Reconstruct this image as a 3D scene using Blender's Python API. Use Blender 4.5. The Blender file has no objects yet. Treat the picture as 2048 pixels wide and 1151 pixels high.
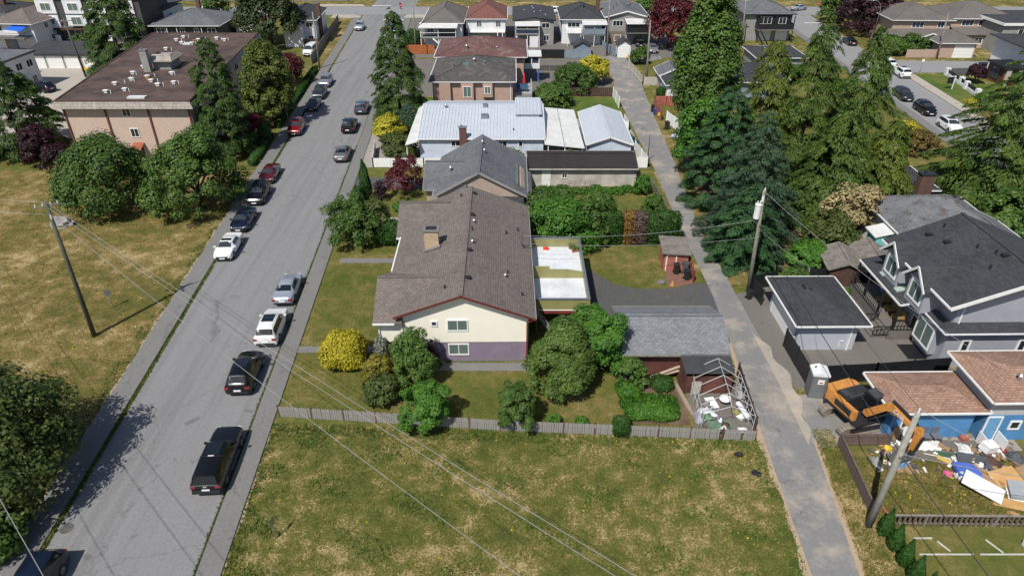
import bpy, bmesh, math, random
import numpy as np
from mathutils import Vector, Matrix
R = math.radians
scene = bpy.context.scene
COL = scene.collection

# ------------------------------------------------------------------ camera, sky, sun, exposure
cam_d = bpy.data.cameras.new('camera'); cam = bpy.data.objects.new('camera', cam_d); COL.objects.link(cam)
cam.location = (0, 0, 34); cam.rotation_euler = (R(90 - 32.45), 0, 0)
cam_d.sensor_width = 36; cam_d.lens = 24.0; cam_d.clip_end = 3000; cam_d.clip_start = 0.5
scene.camera = cam
SUN_EL, SUN_DIR = R(53), (0.497, 0.868)          # shadows fall towards +x +y
world = bpy.data.worlds.new('World'); scene.world = world; world.use_nodes = True
wn = world.node_tree
sky = wn.nodes.new('ShaderNodeTexSky'); sky.sky_type = 'NISHITA'; sky.sun_disc = False
sky.sun_elevation = SUN_EL; sky.sun_rotation = math.atan2(-SUN_DIR[0], -SUN_DIR[1])
bg = wn.nodes['Background']; bg.inputs['Strength'].default_value = 0.085
wn.links.new(sky.outputs[0], bg.inputs[0])
sun_d = bpy.data.lights.new('sun', 'SUN'); sun_d.energy = 4.5; sun_d.angle = R(0.53); sun_d.color = (1.0, 0.955, 0.89)
sun = bpy.data.objects.new('sun', sun_d); COL.objects.link(sun)
sd = Vector((SUN_DIR[0] * math.cos(SUN_EL), SUN_DIR[1] * math.cos(SUN_EL), -math.sin(SUN_EL)))
sun.rotation_euler = sd.to_track_quat('-Z', 'Y').to_euler(); sun.location = (0, 0, 80)
scene.view_settings.view_transform = 'Standard'; scene.view_settings.look = 'None'
scene.view_settings.gamma = 1; scene.view_settings.use_curve_mapping = False
scene.view_settings.exposure = 0.17

# ------------------------------------------------------------------ materials
MATS = {}
def newmat(name):
    m = bpy.data.materials.new(name); m.use_nodes = True
    return m, m.node_tree, m.node_tree.nodes['Principled BSDF']
def nd(nt, kind, **kw):
    n = nt.nodes.new('ShaderNode' + kind)
    for k, v in kw.items():
        if k[0] == '_': setattr(n, k[1:], v)
        else:
            key = k.replace('_', ' ')
            n.inputs[key].default_value = v
    return n
def c4(c): return (c[0], c[1], c[2], 1)
def noise(nt, vec, scale, detail=3, rough=.55):
    n = nd(nt, 'TexNoise', Scale=scale, Detail=detail, Roughness=rough); nt.links.new(vec, n.inputs['Vector']); return n.outputs['Fac']
def ramp(nt, fac, stops):
    n = nt.nodes.new('ShaderNodeValToRGB'); e = n.color_ramp.elements
    while len(e) < len(stops): e.new(.5)
    for i, (p, c) in enumerate(stops):
        e[i].position = p; e[i].color = c4(c) if hasattr(c, '__len__') else (c, c, c, 1)
    nt.links.new(fac, n.inputs[0]); return n.outputs[0]
def mix(nt, fac, a, b, mode='MIX'):
    n = nt.nodes.new('ShaderNodeMix'); n.data_type = 'RGBA'; n.blend_type = mode
    for s, v in ((n.inputs[0], fac), (n.inputs[6], a), (n.inputs[7], b)):
        if isinstance(v, bpy.types.NodeSocket): nt.links.new(v, s)
        elif hasattr(v, '__len__'): s.default_value = c4(v)
        else: s.default_value = v
    return n.outputs[2]
def bump(nt, b, h, strength=.3, dist=.02):
    n = nd(nt, 'Bump', Strength=strength, Distance=dist); nt.links.new(h, n.inputs['Height']); nt.links.new(n.outputs[0], b.inputs['Normal'])
def coord(nt, which='Object'):
    return nt.nodes.new('ShaderNodeTexCoord').outputs[which]
def mapping(nt, vec, scale, rot=0):
    n = nt.nodes.new('ShaderNodeMapping'); n.inputs['Scale'].default_value = scale; n.inputs['Rotation'].default_value = (0, 0, rot)
    nt.links.new(vec, n.inputs['Vector']); return n.outputs[0]

def plain(name, col, rough=.7, var=.18, scale=1.5, metal=0, grime=True, fine=18, bmp=.15):
    """paint, stucco, wood, concrete ... one colour with uneven wear"""
    if name in MATS: return MATS[name]
    m, nt, b = newmat(name); v = coord(nt)
    n1 = noise(nt, v, scale, 5, .6); n2 = noise(nt, v, fine, 3)
    lo = [c * (1 - var * 1.6) for c in col]; hi = [min(1, c * (1 + var)) for c in col]
    c = ramp(nt, n1, [(.3, lo), (.55, col), (.75, hi)])
    c = mix(nt, .25, c, ramp(nt, n2, [(.3, [x * .6 for x in col]), (.7, [min(1, x * 1.25) for x in col])]))
    nt.links.new(c, b.inputs['Base Color']); b.inputs['Roughness'].default_value = rough; b.inputs['Metallic'].default_value = metal
    if bmp: bump(nt, b, n2, bmp, .02)
    MATS[name] = m; return m
def paint(name, col, rough=.25, metal=0, coat=0):
    if name in MATS: return MATS[name]
    m, nt, b = newmat(name); b.inputs['Base Color'].default_value = c4(col); b.inputs['Roughness'].default_value = rough
    b.inputs['Metallic'].default_value = metal; b.inputs['Coat Weight'].default_value = coat; b.inputs['Coat Roughness'].default_value = .04
    v = coord(nt); n = noise(nt, v, 2.2, 4)
    r = nd(nt, 'MapRange', **{'To_Min': rough * .8, 'To_Max': min(1, rough * 1.5 + .06)}); nt.links.new(n, r.inputs[0]); nt.links.new(r.outputs[0], b.inputs['Roughness'])
    MATS[name] = m; return m
def brickish(name, c1, c2, mortar, bw, rh, msize=.012, rough=.85, big=.35, bigscale=.35, bmp=.5, offset=.5, dirt=None):
    """courses of shingles, tiles or bricks laid on the face's own metre grid"""
    if name in MATS: return MATS[name]
    m, nt, b = newmat(name); uv = coord(nt, 'UV')
    t = nt.nodes.new('ShaderNodeTexBrick'); t.offset = offset; t.inputs['Scale'].default_value = 1
    t.inputs['Color1'].default_value = c4(c1); t.inputs['Color2'].default_value = c4(c2); t.inputs['Mortar'].default_value = c4(mortar)
    t.inputs['Mortar Size'].default_value = msize; t.inputs['Mortar Smooth'].default_value = .3
    t.inputs['Brick Width'].default_value = bw; t.inputs['Row Height'].default_value = rh
    nt.links.new(uv, t.inputs['Vector'])
    o = coord(nt); n1 = noise(nt, o, bigscale, 5, .65); n2 = noise(nt, o, 9, 3)
    c = mix(nt, big, t.outputs['Color'], ramp(nt, n1, [(.3, [x * .55 for x in c1]), (.5, c2), (.72, [min(1, x * 1.35) for x in c2])]))
    c = mix(nt, .22, c, ramp(nt, n2, [(.3, [x * .5 for x in c1]), (.75, [min(1, x * 1.5) for x in c2])]))
    if dirt: c = mix(nt, ramp(nt, noise(nt, o, .8, 6, .7), [(.52, 0.), (.66, .8)]), c, dirt)
    nt.links.new(c, b.inputs['Base Color']); b.inputs['Roughness'].default_value = rough
    if bmp:
        inv = ramp(nt, t.outputs['Fac'], [(0, 1.), (1, 0.)]); bump(nt, b, inv, bmp, .03)
    MATS[name] = m; return m
def siding(name, col, row=.2, rough=.6, vertical=False, var=.12):
    if name in MATS: return MATS[name]
    m, nt, b = newmat(name); uv = coord(nt, 'UV')
    sp = nt.nodes.new('ShaderNodeSeparateXYZ'); nt.links.new(uv, sp.inputs[0])
    mm = nd(nt, 'Math', _operation='MULTIPLY'); mm.inputs[1].default_value = 1 / row; nt.links.new(sp.outputs[0 if vertical else 1], mm.inputs[0])
    fr = nd(nt, 'Math', _operation='FRACT'); nt.links.new(mm.outputs[0], fr.inputs[0])
    o = coord(nt); n1 = noise(nt, o, .9, 5, .6)
    c = ramp(nt, n1, [(.3, [x * (1 - var * 1.5) for x in col]), (.7, [min(1, x * (1 + var)) for x in col])])
    c = mix(nt, ramp(nt, fr.outputs[0], [(0, .55), (.09, 0.)]), c, [x * .45 for x in col])
    nt.links.new(c, b.inputs['Base Color']); b.inputs['Roughness'].default_value = rough; bump(nt, b, fr.outputs[0], .5, .02)
    MATS[name] = m; return m
def grassmat(name, stops, s1=.16, s2=.9, s3=7, bmp=.6, amp=(1.3, 1.3, 1.5)):
    if name in MATS: return MATS[name]
    m, nt, b = newmat(name); g = nt.nodes.new('ShaderNodeNewGeometry'); v = g.outputs['Position']
    a = noise(nt, v, s1, 4, .6); d = noise(nt, v, s2, 5, .65); f = noise(nt, v, s3, 4, .7); h = noise(nt, v, 28, 2)
    ad = nd(nt, 'Math', _operation='MULTIPLY_ADD'); nt.links.new(a, ad.inputs[0]); ad.inputs[1].default_value = amp[0]
    k = nd(nt, 'Math', _operation='MULTIPLY_ADD'); nt.links.new(d, k.inputs[0]); k.inputs[1].default_value = amp[1]
    k2 = nd(nt, 'Math', _operation='MULTIPLY_ADD'); nt.links.new(f, k2.inputs[0]); k2.inputs[1].default_value = amp[2]; k2.inputs[2].default_value = .5 - sum(amp) / 2
    nt.links.new(k2.outputs[0], k.inputs[2]); nt.links.new(k.outputs[0], ad.inputs[2])
    c = ramp(nt, ad.outputs[0], stops)
    c = mix(nt, .22, c, ramp(nt, h, [(.3, [x * .45 for x in stops[1][1]]), (.7, [min(1, x * 1.5) for x in stops[-2][1]])]))
    nt.links.new(c, b.inputs['Base Color']); b.inputs['Roughness'].default_value = .95; b.inputs['Specular IOR Level'].default_value = .1
    mh = nd(nt, 'Math', _operation='ADD'); nt.links.new(f, mh.inputs[0]); nt.links.new(h, mh.inputs[1])
    bump(nt, b, mh.outputs[0], bmp, .12)
    MATS[name] = m; return m
def leaf(name, c1, c2, c3=None, trans=.14):
    if name in MATS: return MATS[name]
    m, nt, b = newmat(name); g = nt.nodes.new('ShaderNodeNewGeometry'); v = coord(nt)
    c = ramp(nt, g.outputs['Random Per Island'], [(0, c1), (.65, c2), (1, c3 or c2)])
    n = noise(nt, v, .7, 3); c = mix(nt, .45, c, ramp(nt, n, [(.35, c1), (.65, c3 or c2)]))
    nt.links.new(c, b.inputs['Base Color']); b.inputs['Roughness'].default_value = .55; b.inputs['Specular IOR Level'].default_value = .25
    t = nd(nt, 'BsdfTranslucent'); nt.links.new(c, t.inputs[0])
    ms = nd(nt, 'MixShader'); ms.inputs[0].default_value = trans
    nt.links.new(b.outputs[0], ms.inputs[1]); nt.links.new(t.outputs[0], ms.inputs[2]); nt.links.new(ms.outputs[0], nt.nodes['Material Output'].inputs[0])
    MATS[name] = m; return m
def asphalt(name, col, streak=0.0, crack=.5, rot=0., dust=None):
    if name in MATS: return MATS[name]
    m, nt, b = newmat(name); g = nt.nodes.new('ShaderNodeNewGeometry'); v = g.outputs['Position']
    n1 = noise(nt, v, .22, 5, .6); n2 = noise(nt, v, 14, 3, .7); n3 = noise(nt, mapping(nt, v, (1.1, .03, 1), rot), 1, 3, .6)
    c = ramp(nt, n1, [(.3, [x * .85 for x in col]), (.7, [x * 1.12 for x in col])])
    c = mix(nt, streak, c, ramp(nt, n3, [(.38, [x * .62 for x in col]), (.5, col), (.7, [x * 1.15 for x in col])]))
    n4 = noise(nt, v, 5.5, 4, .8); c = mix(nt, .42, c, ramp(nt, n2, [(.3, [x * .45 for x in col]), (.7, [x * 1.55 for x in col])])); c = mix(nt, .3, c, ramp(nt, n4, [(.32, [x * .6 for x in col]), (.68, [x * 1.4 for x in col])]))
    vo = nd(nt, 'TexVoronoi', Scale=.13); vo.feature = 'DISTANCE_TO_EDGE'
    wv = nd(nt, 'TexNoise', Scale=.8, Detail=4.); nt.links.new(v, wv.inputs['Vector'])
    vv = nd(nt, 'VectorMath', _operation='MULTIPLY_ADD'); nt.links.new(wv.outputs['Color'], vv.inputs[0]); vv.inputs[1].default_value = (2.5, 2.5, 0); nt.links.new(v, vv.inputs[2])
    nt.links.new(vv.outputs[0], vo.inputs['Vector'])
    c = mix(nt, ramp(nt, vo.outputs['Distance'], [(0, crack), (.006, 0.)]), c, [x * .35 for x in col])
    st = noise(nt, v, .55, 2); c = mix(nt, ramp(nt, st, [(.69, 0.), (.74, .5)]), c, [x * .35 for x in col])
    if dust: c = mix(nt, ramp(nt, noise(nt, v, .33, 6, .7), [(.48, 0.), (.66, .85)]), c, dust)
    nt.links.new(c, b.inputs['Base Color']); b.inputs['Roughness'].default_value = .9; bump(nt, b, n2, .25, .01)
    MATS[name] = m; return m

M_asph = asphalt('street_asphalt', (.195, .194, .195), .75, .5, R(-3.4))
M_lane = asphalt('lane_asphalt', (.185, .182, .178), .25, .5, 0, (.36, .31, .25))
M_lane_far = asphalt('far_street_asphalt', (.23, .23, .23), .2, .35)
M_drive = asphalt('drive_asphalt', (.075, .076, .08), .1, .3)
M_conc = asphalt('sidewalk_concrete', (.165, .162, .155), .1, .45)
M_concl = asphalt('pale_concrete', (.36, .33, .28), .05, .3)
M_patio = asphalt('patio_concrete', (.14, .128, .115), .35, .2)
M_gravel = asphalt('gravel', (.27, .25, .22), 0, 0)
FIELD = [(.18, (.036, .064, .009)), (.4, (.078, .106, .015)), (.56, (.14, .128, .032)), (.69, (.285, .22, .095)), (.84, (.46, .355, .19))]
DRY = [(.18, (.05, .075, .013)), (.4, (.11, .108, .024)), (.54, (.195, .14, .044)), (.68, (.3, .225, .1)), (.84, (.48, .38, .2))]
M_field = grassmat('field_grass', FIELD)
M_fieldL = grassmat('dry_field_grass', DRY, .11, .7)
M_lawn = grassmat('lawn_grass', [(.15, (.045, .08, .012)), (.4, (.085, .108, .021)), (.58, (.125, .12, .032)), (.74, (.19, .15, .055)), (.92, (.29, .225, .1))], .15, .9, 9, .4)
M_green = grassmat('green_lawn', [(.15, (.03, .075, .01)), (.45, (.06, .12, .018)), (.7, (.1, .13, .03)), (.9, (.17, .15, .06)), (.98, (.2, .17, .08))], .2, .6, 9, .4)
M_dirt = plain('bare_soil', (.14, .09, .055), .95, .4, .8, fine=9, bmp=.6)

M_glass = paint('window_glass', (.02, .028, .03), .06, 0, .3)
M_blind = paint('glass_over_blinds', (.11, .155, .14), .12, 0, .8)
M_vinyl = plain('white_vinyl', (.78, .78, .76), .4, .06, 2, fine=30, bmp=0)
M_trim = plain('white_trim', (.74, .74, .72), .5, .08, 1.5, bmp=.05)
M_dark = plain('dark_metal', (.02, .02, .022), .45, .2, 3, bmp=0)
M_steel = plain('galvanised', (.45, .46, .47), .35, .15, 4, metal=.8, bmp=.05)
M_wood = plain('weathered_pole', (.23, .21, .175), .9, .3, 2, fine=22, bmp=.4)
M_bark = plain('bark', (.075, .055, .04), .95, .35, 3, fine=14, bmp=.6)

# ------------------------------------------------------------------ mesh helpers
class MB:
    def __init__(s): s.v = []; s.f = []
    def add(s, vs, fs):
        o = len(s.v); s.v += [tuple(p) for p in vs]; s.f += [tuple(i + o for i in q) for q in fs]; return s
    def box(s, x0, x1, y0, y1, z0, z1):
        return s.add([(x0, y0, z0), (x1, y0, z0), (x1, y1, z0), (x0, y1, z0), (x0, y0, z1), (x1, y0, z1), (x1, y1, z1), (x0, y1, z1)],
                     [(0, 3, 2, 1), (4, 5, 6, 7), (0, 1, 5, 4), (1, 2, 6, 5), (2, 3, 7, 6), (3, 0, 4, 7)])
    def prism(s, poly, z0, z1):                      # poly counter-clockwise in xy
        n = len(poly); vs = [(x, y, z0) for x, y in poly] + [(x, y, z1) for x, y in poly]
        return s.add(vs, [tuple(range(n - 1, -1, -1)), tuple(range(n, 2 * n))] + [(i, (i + 1) % n, n + (i + 1) % n, n + i) for i in range(n)])
    def front(s, poly, y0, y1):                      # poly in xz, counter-clockwise seen from -y
        n = len(poly); vs = [(x, y0, z) for x, z in poly] + [(x, y1, z) for x, z in poly]
        return s.add(vs, [tuple(range(n)), tuple(range(2 * n - 1, n - 1, -1))] + [(i, n + i, n + (i + 1) % n, (i + 1) % n) for i in range(n)])
    def side(s, poly, x0, x1):                       # poly in yz, counter-clockwise seen from +x
        n = len(poly); vs = [(x1, y, z) for y, z in poly] + [(x0, y, z) for y, z in poly]
        return s.add(vs, [tuple(range(n)), tuple(range(2 * n - 1, n - 1, -1))] + [(i, n + i, n + (i + 1) % n, (i + 1) % n) for i in range(n)])
    def slab(s, top, t):                             # top polygon in 3-D, thickened straight down
        n = len(top); vs = [tuple(p) for p in top] + [(p[0], p[1], p[2] - t) for p in top]
        return s.add(vs, [tuple(range(n)), tuple(range(2 * n - 1, n - 1, -1))] + [(i, n + i, n + (i + 1) % n, (i + 1) % n) for i in range(n)])
    def bar(s, p, q, w, h=None):
        p, q = Vector(p), Vector(q); h = h or w; d = (q - p).normalized()
        a = d.cross(Vector((0, 0, 1)));  a = Vector((1, 0, 0)) if a.length < 1e-4 else a.normalized()
        b = a.cross(d).normalized(); a = a * w / 2; b = b * h / 2
        vs = [p - a - b, p + a - b, p + a + b, p - a + b, q - a - b, q + a - b, q + a + b, q - a + b]
        return s.add(vs, [(0, 1, 2, 3), (7, 6, 5, 4), (0, 4, 5, 1), (1, 5, 6, 2), (2, 6, 7, 3), (3, 7, 4, 0)])
    def tube(s, pts, r, n=8, cap=True):
        pts = [Vector(p) for p in pts]; rs = r if hasattr(r, '__len__') else [r] * len(pts); o = len(s.v); k = len(pts)
        for i, p in enumerate(pts):
            d = (pts[min(i + 1, k - 1)] - pts[max(i - 1, 0)]).normalized()
            a = d.cross(Vector((0, 0, 1))); a = Vector((1, 0, 0)) if a.length < 1e-3 else a.normalized(); b = a.cross(d)
            for j in range(n):
                t = 2 * math.pi * j / n; s.v.append(tuple(p + (a * math.cos(t) + b * math.sin(t)) * rs[i]))
        for i in range(k - 1):
            for j in range(n):
                s.f.append((o + i * n + j, o + i * n + (j + 1) % n, o + (i + 1) * n + (j + 1) % n, o + (i + 1) * n + j))
        if cap: s.f.append(tuple(o + j for j in range(n - 1, -1, -1))); s.f.append(tuple(o + (k - 1) * n + j for j in range(n)))
        return s
    def cyl(s, x, y, z0, z1, r, n=12, r2=None): return s.tube([(x, y, z0), (x, y, z1)], [r, r if r2 is None else r2], n)
    def mesh(s, name):
        me = bpy.data.meshes.new(name); me.from_pydata(s.v, [], s.f); me.update()
        uv = me.uv_layers.new(name='UVMap').data
        for p in me.polygons:
            n = p.normal
            t = Vector((-n.y, n.x, 0)); t = Vector((1, 0, 0)) if t.length < .02 else t.normalized(); b = n.cross(t)
            for li in p.loop_indices:
                c = me.vertices[me.loops[li].vertex_index].co; uv[li].uv = (c.dot(t), c.dot(b))
        return me
    def build(s, name, mat, parent=None, smooth=False, loc=None, rz=0):
        return obj(name, s.mesh(name), mat, parent, smooth, loc, rz)
def obj(name, me, mat, parent=None, smooth=False, loc=None, rz=0):
    if mat is not None and not me.materials: me.materials.append(mat)
    if smooth: me.polygons.foreach_set('use_smooth', [True] * len(me.polygons))
    o = bpy.data.objects.new(name, me); COL.objects.link(o)
    if parent: o.parent = parent
    if loc: o.location = loc
    if rz: o.rotation_euler = (0, 0, rz)
    return o
def tag(o, label, cat, group=None):
    o['label'] = label; o['category'] = cat
    if group: o['group'] = group
    return o
def thing(name, label, cat, loc=(0, 0, 0), rz=0, group=None):
    o = bpy.data.objects.new(name, None); COL.objects.link(o); o.empty_display_size = .3
    o.location = loc if len(loc) == 3 else (loc[0], loc[1], 0); o.rotation_euler = (0, 0, rz)
    return tag(o, label, cat, group)
def struct(name, mb, mat):
    o = mb.build(name, mat); o['kind'] = 'structure'; return o
def box(x0, x1, y0, y1, z0, z1): return MB().box(x0, x1, y0, y1, z0, z1)
def rnd(a, b): return random.uniform(a, b)
random.seed(7)
# ------------------------------------------------------------------ ground, street, lane
def XL(y): return -27.0 - .0651 * (y - 25)
def XR(y): return -17.8 - .0548 * (y - 23.5)
def RSL(y): return 62.2 + .042 * (y - 95)
def RSR(y): return 70.1 + .055 * (y - 104)
LANE_L = [(16.2, -40), (16.7, 23.5), (17.2, 32.9), (18.0, 45), (18.3, 52), (18.1, 67.4), (18.2, 81.4), (17.7, 100), (17.6, 113.7), (18.2, 130), (16.8, 139)]
LANE_R = [(19.0, -40), (19.5, 23.5), (20.8, 34), (20.8, 41), (20.5, 52), (20.1, 63.9), (21.2, 84), (21.9, 105), (22.9, 125.7), (23.4, 134), (29.5, 137), (29.5, 139)]
def sheet(name, poly, z, mat, kind='structure'):
    o = MB().add([(x, y, z) for x, y in poly], [tuple(range(len(poly)))]).build(name, mat); o['kind'] = kind; return o
def strip(name, fa, fb, ys, z0, z1, mat):
    m = MB(); vs = []
    for y in ys: vs += [(fa(y), y, z0), (fb(y), y, z0), (fb(y), y, z1), (fa(y), y, z1)]
    fs = []
    for i in range(len(ys) - 1):
        a = 4 * i; b = a + 4
        fs += [(a, a + 1, b + 1, b)[::-1], (a + 3, a + 2, b + 2, b + 3), (a + 1, b + 1, b + 2, a + 2), (b, a, a + 3, b + 3)]
    fs += [(0, 1, 2, 3), (b, b + 1, b + 2, b + 3)[::-1]]
    return struct(name, m.add(vs, fs), mat)
S = 450
sheet('ground', [(-S, -150), (S, -150), (S, 700), (-S, 700)], 0, M_field)
YS = [-40, 0, 23, 30, 40, 50, 60, 70, 80, 90, 100, 115, 130, 145, 160, 172, 180]
strip('street', XL, XR, YS, -.2, .022, M_asph)
strip('sidewalk_west', lambda y: XL(y) - 1.95, lambda y: XL(y) - .3, YS, -.2, .11, M_conc)
strip('sidewalk_east', lambda y: XR(y) + .16, lambda y: XR(y) + 1.55, YS, -.2, .11, M_conc)
sheet('cross_street', [(-300, 180.2), (300, 180.2), (300, 191), (-300, 191)], .026, M_lane_far)
sheet('verge_north', [(-300, 191), (300, 191), (300, 198), (-300, 198)], .02, M_fieldL)
sheet('street_continuation', [(-37, 191), (-25.5, 191), (-26, 300), (-38, 300)], .03, M_asph)
for nm, x0, x1 in (('corner_pavement_west', -44.5, -37.2), ('corner_pavement_east', -26.4, -19)):
    struct(nm, MB().prism([(x0, 176.5), (x1 - (.0 if x0 < -30 else 0), 176.5), (x1, 178.5 if x0 < -30 else 179.6), (x1 - (2.5 if x0 < -30 else 0), 180.1), (x0, 180.1)], -.1, .12), M_concl)
struct('corner_pavement_north', MB().prism([(-52, 191.3), (-38.5, 191.3), (-40, 194), (-52, 194)], -.1, .12), M_concl)
lane = MB(); L2 = [(x, y, .024) for x, y in LANE_L + LANE_R[::-1]]
lane.add(L2, [tuple(range(len(L2) - 1, -1, -1))]); struct('lane', lane, M_lane)
strip('side_street', RSL, RSR, [-20, 40, 80, 100, 120, 140, 160, 180], -.2, .022, M_lane_far)
strip('side_street_pavement_west', lambda y: RSL(y) - 1.6, lambda y: RSL(y) - .1, [-20, 40, 80, 110, 132, 176], -.2, .1, M_conc)
strip('side_street_pavement_east', lambda y: RSR(y) + .1, lambda y: RSR(y) + 2.0, [-20, 60, 100, 126], -.2, .1, M_concl)
sheet('side_street_verge_east', [(RSR(137) + .1, 137), (RSR(137) + 7, 137), (RSR(176) + 6, 176), (RSR(176) + .1, 176)], .018, M_fieldL)
sheet('side_lane', [(RSR(127), 127), (110, 127.5), (110, 134.5), (RSR(136), 136)], .02, M_lane_far)
# yards
sheet('field_west', [(-150, -40), (-26, -40), (XL(0) - 1.95, 0), (XL(40) - 1.95, 40), (XL(81) - 1.95, 81), (-150, 81)], .006, M_fieldL)
sheet('lawn_main_house', [(XR(35.5) + 1.5, 35.6), (16.3, 34.6), (17.6, 46), (17.9, 65.5), (XR(66) + 1.5, 66.3)], .010, M_lawn)
sheet('lawn_middle_house', [(XR(66) + 1.5, 66.6), (17.9, 65.6), (17.9, 81.5), (XR(82) + 1.5, 82)], .010, M_lawn)
sheet('yard_pale_house', [(XR(83) + 1.5, 82.3), (17.6, 82), (17.4, 101.4), (XR(101) + 1.5, 101.4)], .010, M_gravel)
sheet('lawn_pink_house', [(XR(102) + 1.5, 101.8), (17.3, 101.6), (17.3, 112.2), (XR(112) + 1.5, 112.2)], .010, M_green)
sheet('yard_brick_tile_house', [(XR(113) + 1.5, 112.8), (17.3, 112.6), (17.3, 137.3), (XR(137) + 1.5, 137)], .010, M_patio)
sheet('yard_north_row', [(XR(138) + 1.5, 138), (34, 138), (34, 176), (XR(176) + 1.5, 176)], .010, M_patio)
sheet('yard_apartment', [(-92, 81.3), (XL(82) - 2, 81.3), (XL(130) - 2, 130), (-75, 130)], .010, M_lawn)
sheet('garage_court', [(-92, 90), (-62, 90), (-66, 124), (-69, 131.5), (-100, 131.5)], .016, M_concl)
sheet('yard_townhouses', [(-140, 132), (-78, 132), (-78, 178), (-140, 178)], .012, M_patio)
sheet('yard_white_house', [(-60, 131), (XL(131) - 2, 131), (XL(177) - 4.4, 177), (-60, 177)], .010, M_lawn)
sheet('verge_fence_strip', [(XL(133) - 4, 133), (XL(133) - 2, 133), (XL(178) - 2, 178), (XL(178) - 5, 178)], .014, M_fieldL)
sheet('lane_east_yards', [(23.2, 55), (61, 55), (62, 138), (24, 138)], .008, M_lawn)
sheet('soil_under_conifers', [(22.2, 57.5), (47, 57.5), (47, 86), (22.4, 86)], .013, M_dirt)
sheet('lane_verge_east', [(20.3, 54), (22.4, 54), (22.6, 104), (21.9, 104), (20.9, 80), (20.15, 64)], .016, M_fieldL)
sheet('back_garden_green', [(23.5, 53.6), (31.5, 53.6), (31.5, 57.4), (23.5, 57.4)], .017, M_green)
sheet('driveway_main_house', [(6.2, 47), (8.2, 46.8), (16.9, 47), (18.2, 47), (18.3, 54.2), (17.1, 54.3), (14.9, 53.3), (11.6, 53.3), (9.6, 54.1), (7.5, 56.8), (6.2, 58)], .020, M_drive)
sheet('apron_new_house', [(20.7, 41), (20.4, 52.4), (22.6, 53), (22.6, 39.7), (21.5, 39.2)], .021, M_patio)
sheet('patio_new_house', [(22.3, 40), (34.5, 40.3), (34.5, 54), (22.3, 54)], .018, M_patio)
sheet('excavated_apron', [(20.4, 33.2), (27.5, 34.2), (27.5, 38.9), (20.9, 38.6), (20.8, 34)], .019, M_lane)
sheet('lot_of_blue_house', [(22.2, 27), (48, 27), (48, 38), (27, 38), (22.2, 33.9)], .010, M_lawn)
sheet('lot_south_east', [(19.6, 5), (48, 5), (48, 26.8), (20.3, 26.8)], .008, M_lawn)
struct('kerb_path_main_house', box(-17.0, -11.4, 58.0, 58.9, -.05, .06), M_conc)
struct('front_path_main_house', box(-17.6, -10.2, 43.7, 44.5, -.05, .06), M_conc)
struct('house_apron', box(-6.0, 1.5, 41.4, 42.35, -.05, .07), M_conc)
sheet('driveway_middle_house', [(XR(77) + 1.5, 75.6), (-9.8, 75.8), (-9.8, 79), (XR(79) + 1.5, 79)], .021, M_drive)
sheet('walk_middle_house', [(XR(69) + 1.5, 66.9), (-9.7, 67.1), (-9.7, 68), (XR(69) + 1.5, 67.9)], .021, M_concl)
sheet('stone_border', [(XR(84) + 1.6, 82.2), (-18, 82.2), (-18.3, 89), (-19.3, 99), (XR(99) + 1.6, 99)], .024, M_gravel)
sheet('parking_pad_pale_house', [(9.5, 97), (17.4, 97), (17.4, 101.2), (9.5, 101.2)], .02, M_gravel)
sheet('green_corner_lawns', [(RSR(115) + 2.1, 110.5), (82.5, 112), (83, 126), (RSR(126) + 2.1, 126)], .016, M_green)
M_sand = asphalt('sandy_dirt', (.36, .27, .18), 0, 0)
def ragged(pts, amp, seed, step=.5):
    rg = random.Random(seed); out = []
    for (x0, y0), (x1, y1) in zip(pts[:-1], pts[1:]):
        n = max(1, int(math.dist((x0, y0), (x1, y1)) / step)); out += [(x0 + (x1 - x0) * i / n + rg.uniform(-amp, amp), y0 + (y1 - y0) * i / n) for i in range(n)]
    return out + [pts[-1]]
def band(name, line, w0, w1, seed, z, mat, taper=False):
    a = ragged(line, .0, seed); y0_, y1_ = a[0][1], a[-1][1]; tp = (lambda y: min(1, 2.2 * math.sin(math.pi * (y - y0_) / (y1_ - y0_)))) if taper else (lambda y: 1); b = [(x + (w0 + (w1 - w0) * (.5 + .25 * math.sin(y * 1.9 + seed) + .25 * math.sin(y * .73 + 2 * seed))) * tp(y), y) for x, y in a][::-1]; sheet(name, (a + b) if w0 < 0 else (b + a)[::-1], z, mat)
band('lane_shoulder_west', [(x - .1 + .15, y) for x, y in LANE_L[:4]][0:4], -.55, -.1, 3, .0265, M_sand)
band('lane_shoulder_east', [(x - .1, y) for x, y in LANE_R[:3]], .15, .6, 4, .027, M_sand)
band('sandy_track', [(20.2, 33.5), (20.3, 40), (20.2, 46.5)], .5, 1.3, 5, .0285, asphalt('pale_sand', (.31, .28, .235), 0, .2, 0, (.4, .35, .28)), True)
band('sidewalk_dirt_edge', [(XR(y) + 1.5, y) for y in (18, 26, 35)], .05, .3, 6, .016, M_sand)
band('sidewalk_dirt_edge_west', [(XL(y) - 1.9, y) for y in (18, 30, 45, 60, 76)], -.4, -.08, 7, .016, M_sand)
# painted stop lines and crossing marks
sheet('stop_line_west', [(-31.2, 174.2), (-26.3, 174.2), (-26.3, 174.8), (-31.2, 174.8)], .034, M_trim)
sheet('stop_line_far', [(-37, 192.2), (-32, 192.2), (-32, 192.8), (-37, 192.8)], .04, M_trim)
sheet('stop_line_side_street', [(69.5, 170.5), (RSR(171) - .3, 170.5), (RSR(171) - .3, 171), (69.5, 171)], .034, M_trim)

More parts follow.
